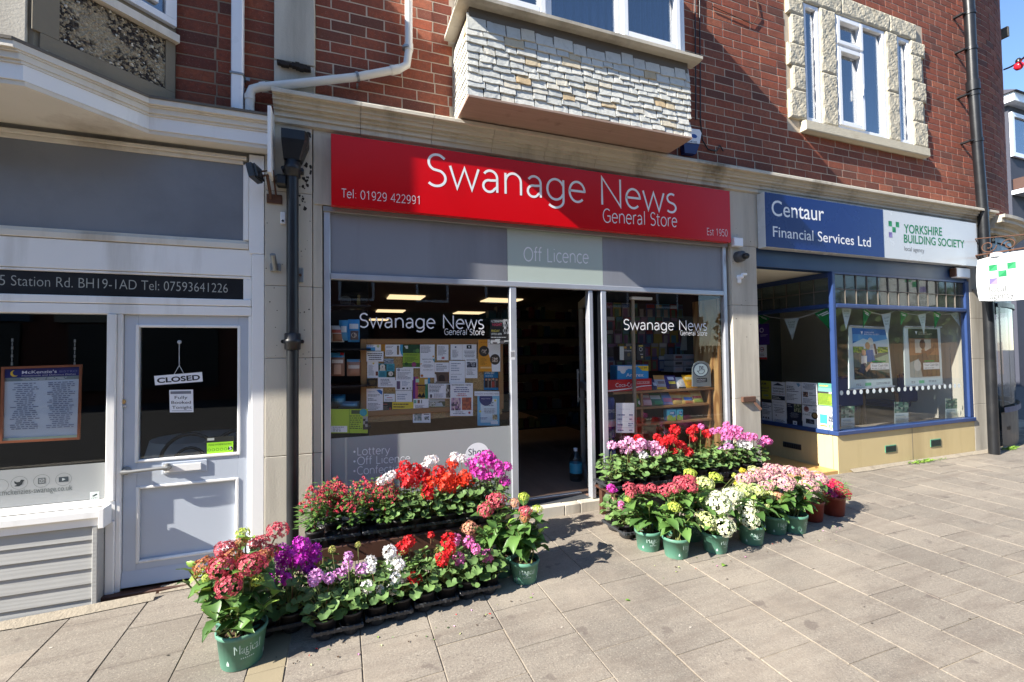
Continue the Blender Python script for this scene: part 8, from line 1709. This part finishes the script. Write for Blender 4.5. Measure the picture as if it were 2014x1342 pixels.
# --- right hydrangeas
RA = gp(1275, 1078); RB_ = gp(1330, 1092); RC = gp(1407, 1082); RD = gp(1478, 1066); RE = gp(1524, 1046); RF = gp(1563, 1044)
hydrangea('rose red hydrangea in green pot nearest the doorway step', RA, .085, .125, H([(215, 512, 46, 'red', 0), (225, 560, 40, 'red', -.03), (302, 525, 48, 'red', .0), (380, 520, 50, 'red', .03), (205, 605, 24, 'lime', -.05)], ZB, 3.73), 62, .13, .28, -1.75)
hydrangea('rose red hydrangea with one lime head in the front green pot', RB_, .085, .125, H([(480, 532, 52, 'red', .02), (545, 515, 54, 'red', -.02), (600, 470, 60, 'red', .04), (655, 505, 66, 'red', .0), (660, 455, 50, 'red', .06), (547, 655, 46, 'lime', -.07)], ZB, 3.73), 67, .13, .30, -1.1)
g1 = Vector((2.27, -.72, gz(2.27, -.72))); hydrangea('lime green hydrangea behind the red and white ones', g1, .085, .125, H([(662, 407, 46, 'lime', .05), (775, 482, 66, 'crm', -.02), (852, 440, 50, 'lime', .02), (760, 580, 40, 'crm', -.08)], ZB, 3.73), 59, .15, .34, -1.5)
hydrangea('white hydrangea with big drooping heads in green pot, centre of right group', RC, .085, .125, H([(885, 632, 98, 'white', -.03), (785, 757, 70, 'crm', -.06), (912, 792, 82, 'white', -.10), (865, 580, 60, 'white', .03), (735, 715, 34, 'crm', -.03)], ZB, 3.73), 54, .14, .27, -1.3)
hydrangea('white hydrangea in shaded green pot with a long leaf at its foot', RD, .085, .125, H([(1085, 657, 78, 'white', -.02), (1102, 752, 68, 'white', -.07), (970, 562, 70, 'white', .02), (1052, 527, 66, 'crm', .04), (1152, 532, 60, 'crm', .03)], ZB, 3.73), 62, .15, .28, -1.9)
hydrangea('cream and lime hydrangea in green pot between white and pale pink', RE, .085, .125, H([(1255, 572, 44, 'crm', .0), (1310, 580, 42, 'peach', -.03), (1190, 560, 44, 'lime', .02), (1220, 502, 52, 'pp', .05), (1220, 655, 24, 'crm', -.05)], ZB, 3.73), 59, .14, .27, -1.6)
hydrangea('pale pink hydrangea in green pot, rightmost green pot', RF, .085, .125, H([(1352, 472, 80, 'pp', -.02), (1540, 497, 68, 'pp', -.04), (1400, 392, 58, 'pp', .08), (1500, 410, 58, 'pp', .05), (1612, 442, 62, 'pp', .02), (1640, 460, 40, 'pp', .02)], ZB, 3.73), 64, .16, .29, -1.0)
g2 = Vector((2.93, -.66, gz(2.93, -.66))); hydrangea('pale pink hydrangea at the back, its pot hidden', g2, .085, .125, H([(1060, 452, 62, 'pp', -.02), (1142, 420, 62, 'pp', .0), (1225, 432, 66, 'pp', -.02), (1262, 382, 60, 'pp', .05), (1180, 402, 50, 'pp', .06), (1315, 385, 54, 'pp', .04), (1130, 385, 40, 'crm', .04)], ZB, 3.73), 45, .15, .32, -1.6)
T1 = gp(1597, 1022); T2 = gp(1640, 1011)
def dianthus(label, base, heads):
    t = thing('potted_dianthus', label, 'potted plant', tuple(base), 'terracotta pots of pinks'); k = (.085, .15, m_terra.name)
    if k not in pots: pots[k] = (pot_mesh(.085, .15, m_terra), soil_mesh(.085, .12))
    link(pots[k][0], 'pot', t, Matrix.Translation(base)); link(pots[k][1], 'soil', t, Matrix.Translation(base)); c = Vector(base)+Vector((0, 0, .13)); lf = MB(); st = MB()
    for i in range(420):
        a, u = R.random()*6.28, R.random()**.5; p = c+Vector((.11*u*math.cos(a), .11*u*math.sin(a), R.uniform(0, .13))); d = Vector((math.cos(a)*.7, math.sin(a)*.7, R.uniform(.2, 1)))+rv(.3); d.normalize(); s = R.uniform(.02, .04); w_ = d.orthogonal().normalized()*.0022; lf.add([p-w_, p+w_, p+d*s], [(0, 1, 2)], m_fl)
    tag(lf.build('foliage', t, fix=False), kind='stuff')
    for (px, py, rp, col, dy) in heads:
        p = at(px, py, base.y+dy); rad = rp*(p-CAM_POS).dot(_f)/FPX; up = Vector((R.uniform(-.3, .3), -.5, .9)); put(GH[R.randrange(4)], 'flower_head', t, p, up.orthogonal()+rv(.2), up, (rad, rad, rad*.6), PET[col]); st.tube([c, p], .002, m_stem, 4, caps=False)
    st.build('stem', t, fix=False)
dianthus('cerise pinks in the rightmost terracotta pot of the display', T2, H([(1700, 522, 44, 'dia', .0), (1742, 502, 44, 'dia', .03), (1792, 552, 46, 'dia', .0), (1762, 592, 44, 'dia', -.04), (1720, 482, 36, 'dia', .05), (1805, 582, 36, 'dia', -.02), (1745, 555, 40, 'dia', -.02)], ZB, 3.73))
dianthus('dark purple pinks in a terracotta pot beside the pale pink hydrangea', T1, H([(1660, 535, 38, 'dpu', .0), (1690, 560, 46, 'dpu', -.03), (1640, 510, 32, 'dpu', .03), (1655, 485, 34, 'dia', .05), (1680, 500, 34, 'dia', .03)], ZB, 3.73))
# --- yellow flower heads poking out behind the hydrangeas
t = Vector((2.62, -.48, gz(2.62, -.48))); tt = thing('yellow_plant', 'small yellow flowered plant poking up behind the cream hydrangea', 'potted plant', tuple(t)); link(gp_pot, 'pot', tt, Matrix.Translation(t)); mb = MB()
for q in ((1055, 400), (985, 432), (1000, 488), (1040, 395)):
    p = at(*ZB(*q), -.50); put(GH[0], 'flower_head', tt, p, (1, 0, 0), (0, -.5, 1), .022, PET['lime'] if q[0] == 985 else petal_mat('yellow_petals', [S(226, 206, 40), S(236, 222, 70)])); mb.tube([t+Vector((0, 0, .08)), p], .002, m_stem, 4, caps=False)
mb.build('stem', tt, fix=False)
# --- small things on the pavement
for k, (px, py, lab) in enumerate(((1421, 1115, 'pale green fallen leaf on the paving below the white hydrangea'), (1230, 1182, 'tiny yellow green leaf alone on the open paving'))):
    p = gp(px, py); o = put(HLY[k], 'fallen_leaf', None, (p.x, p.y, p.z+.004), (1, .4-.9*k, 0), (0, 0, 1), .05-.02*k); tag(o, lab, 'leaf')
mb = MB()
for (x, y) in ((1105, 1235), (1358, 1235), (1715, 1227), (1830, 1135), (1755, 1178), (1700, 1195), (1907, 1218), (1430, 1140), (1290, 1268), (1600, 1120), (820, 1290), (100, 1275), (330, 1290)):
    p = gp(x, y); s = R.uniform(.004, .010); mb.add([(p.x-s, p.y, p.z+.003), (p.x, p.y-s*.5, p.z+.003), (p.x+s, p.y, p.z+.003), (p.x, p.y+s*.6, p.z+.003)], [(0, 1, 2, 3)], flat(R.choice([S(210, 200, 186), S(60, 54, 50), S(90, 80, 70)]), .9))
tag(mb.build('litter', pavement), kind='stuff')
mb = MB()
for i in range(70):
    x, y = (R.uniform(-.3, 1.0), R.uniform(-1.12, -.94)) if i % 2 else (R.uniform(1.7, 3.5), R.uniform(-1.12, -.92))
    z = gz(x, y)+.004; s = R.uniform(.004, .009); a = R.random()*6; c_, d_ = s*math.cos(a), s*math.sin(a); mb.add([(x-c_, y-d_, z), (x+d_*.6, y-c_*.6, z+.003), (x+c_, y+d_, z), (x-d_*.6, y+c_*.6, z+.002)], [(0, 1, 2, 3)], R.choice([m_hl, m_soil, m_soil, PET['gred'], PET['lpk'], PET['crm'], m_hly]))
tag(mb.build('fallen_petals', pavement, fix=False), kind='stuff')
def tuft(lab, px, py, n, h):
    p = gp(px, py); mb = MB(); m_ = m_hly
    for i in range(n):
        x, y = p.x+R.gauss(0, .09), -.008-abs(R.gauss(0, .02)); a = R.random()*6.28; l = h*R.uniform(.5, 1.2); d = Vector((math.cos(a)*.8, -abs(math.sin(a))*.8, R.uniform(.3, 1))).normalized(); b = Vector((x, y, gz(x, y))); w_ = Vector((-d.y, d.x, 0)).normalized()*.003; mb.add([b-w_, b+w_, b+d*l*.6+w_*.7, b+d*l-Vector((0, 0, l*.25)), b+d*l*.6-w_*.7], [(0, 1, 2, 3, 4)], m_)
    tag(mb.build('grass_tuft', fix=False), lab, 'weed', None, None)
tuft('grass tuft growing at the foot of the cream wall, larger left one', 1815, 912, 60, .075); tuft('small grass tuft at the cream wall foot, right of the larger one', 1850, 908, 26, .05); tuft('grass clump at the foot of the round corner wall', 1985, 885, 60, .09)
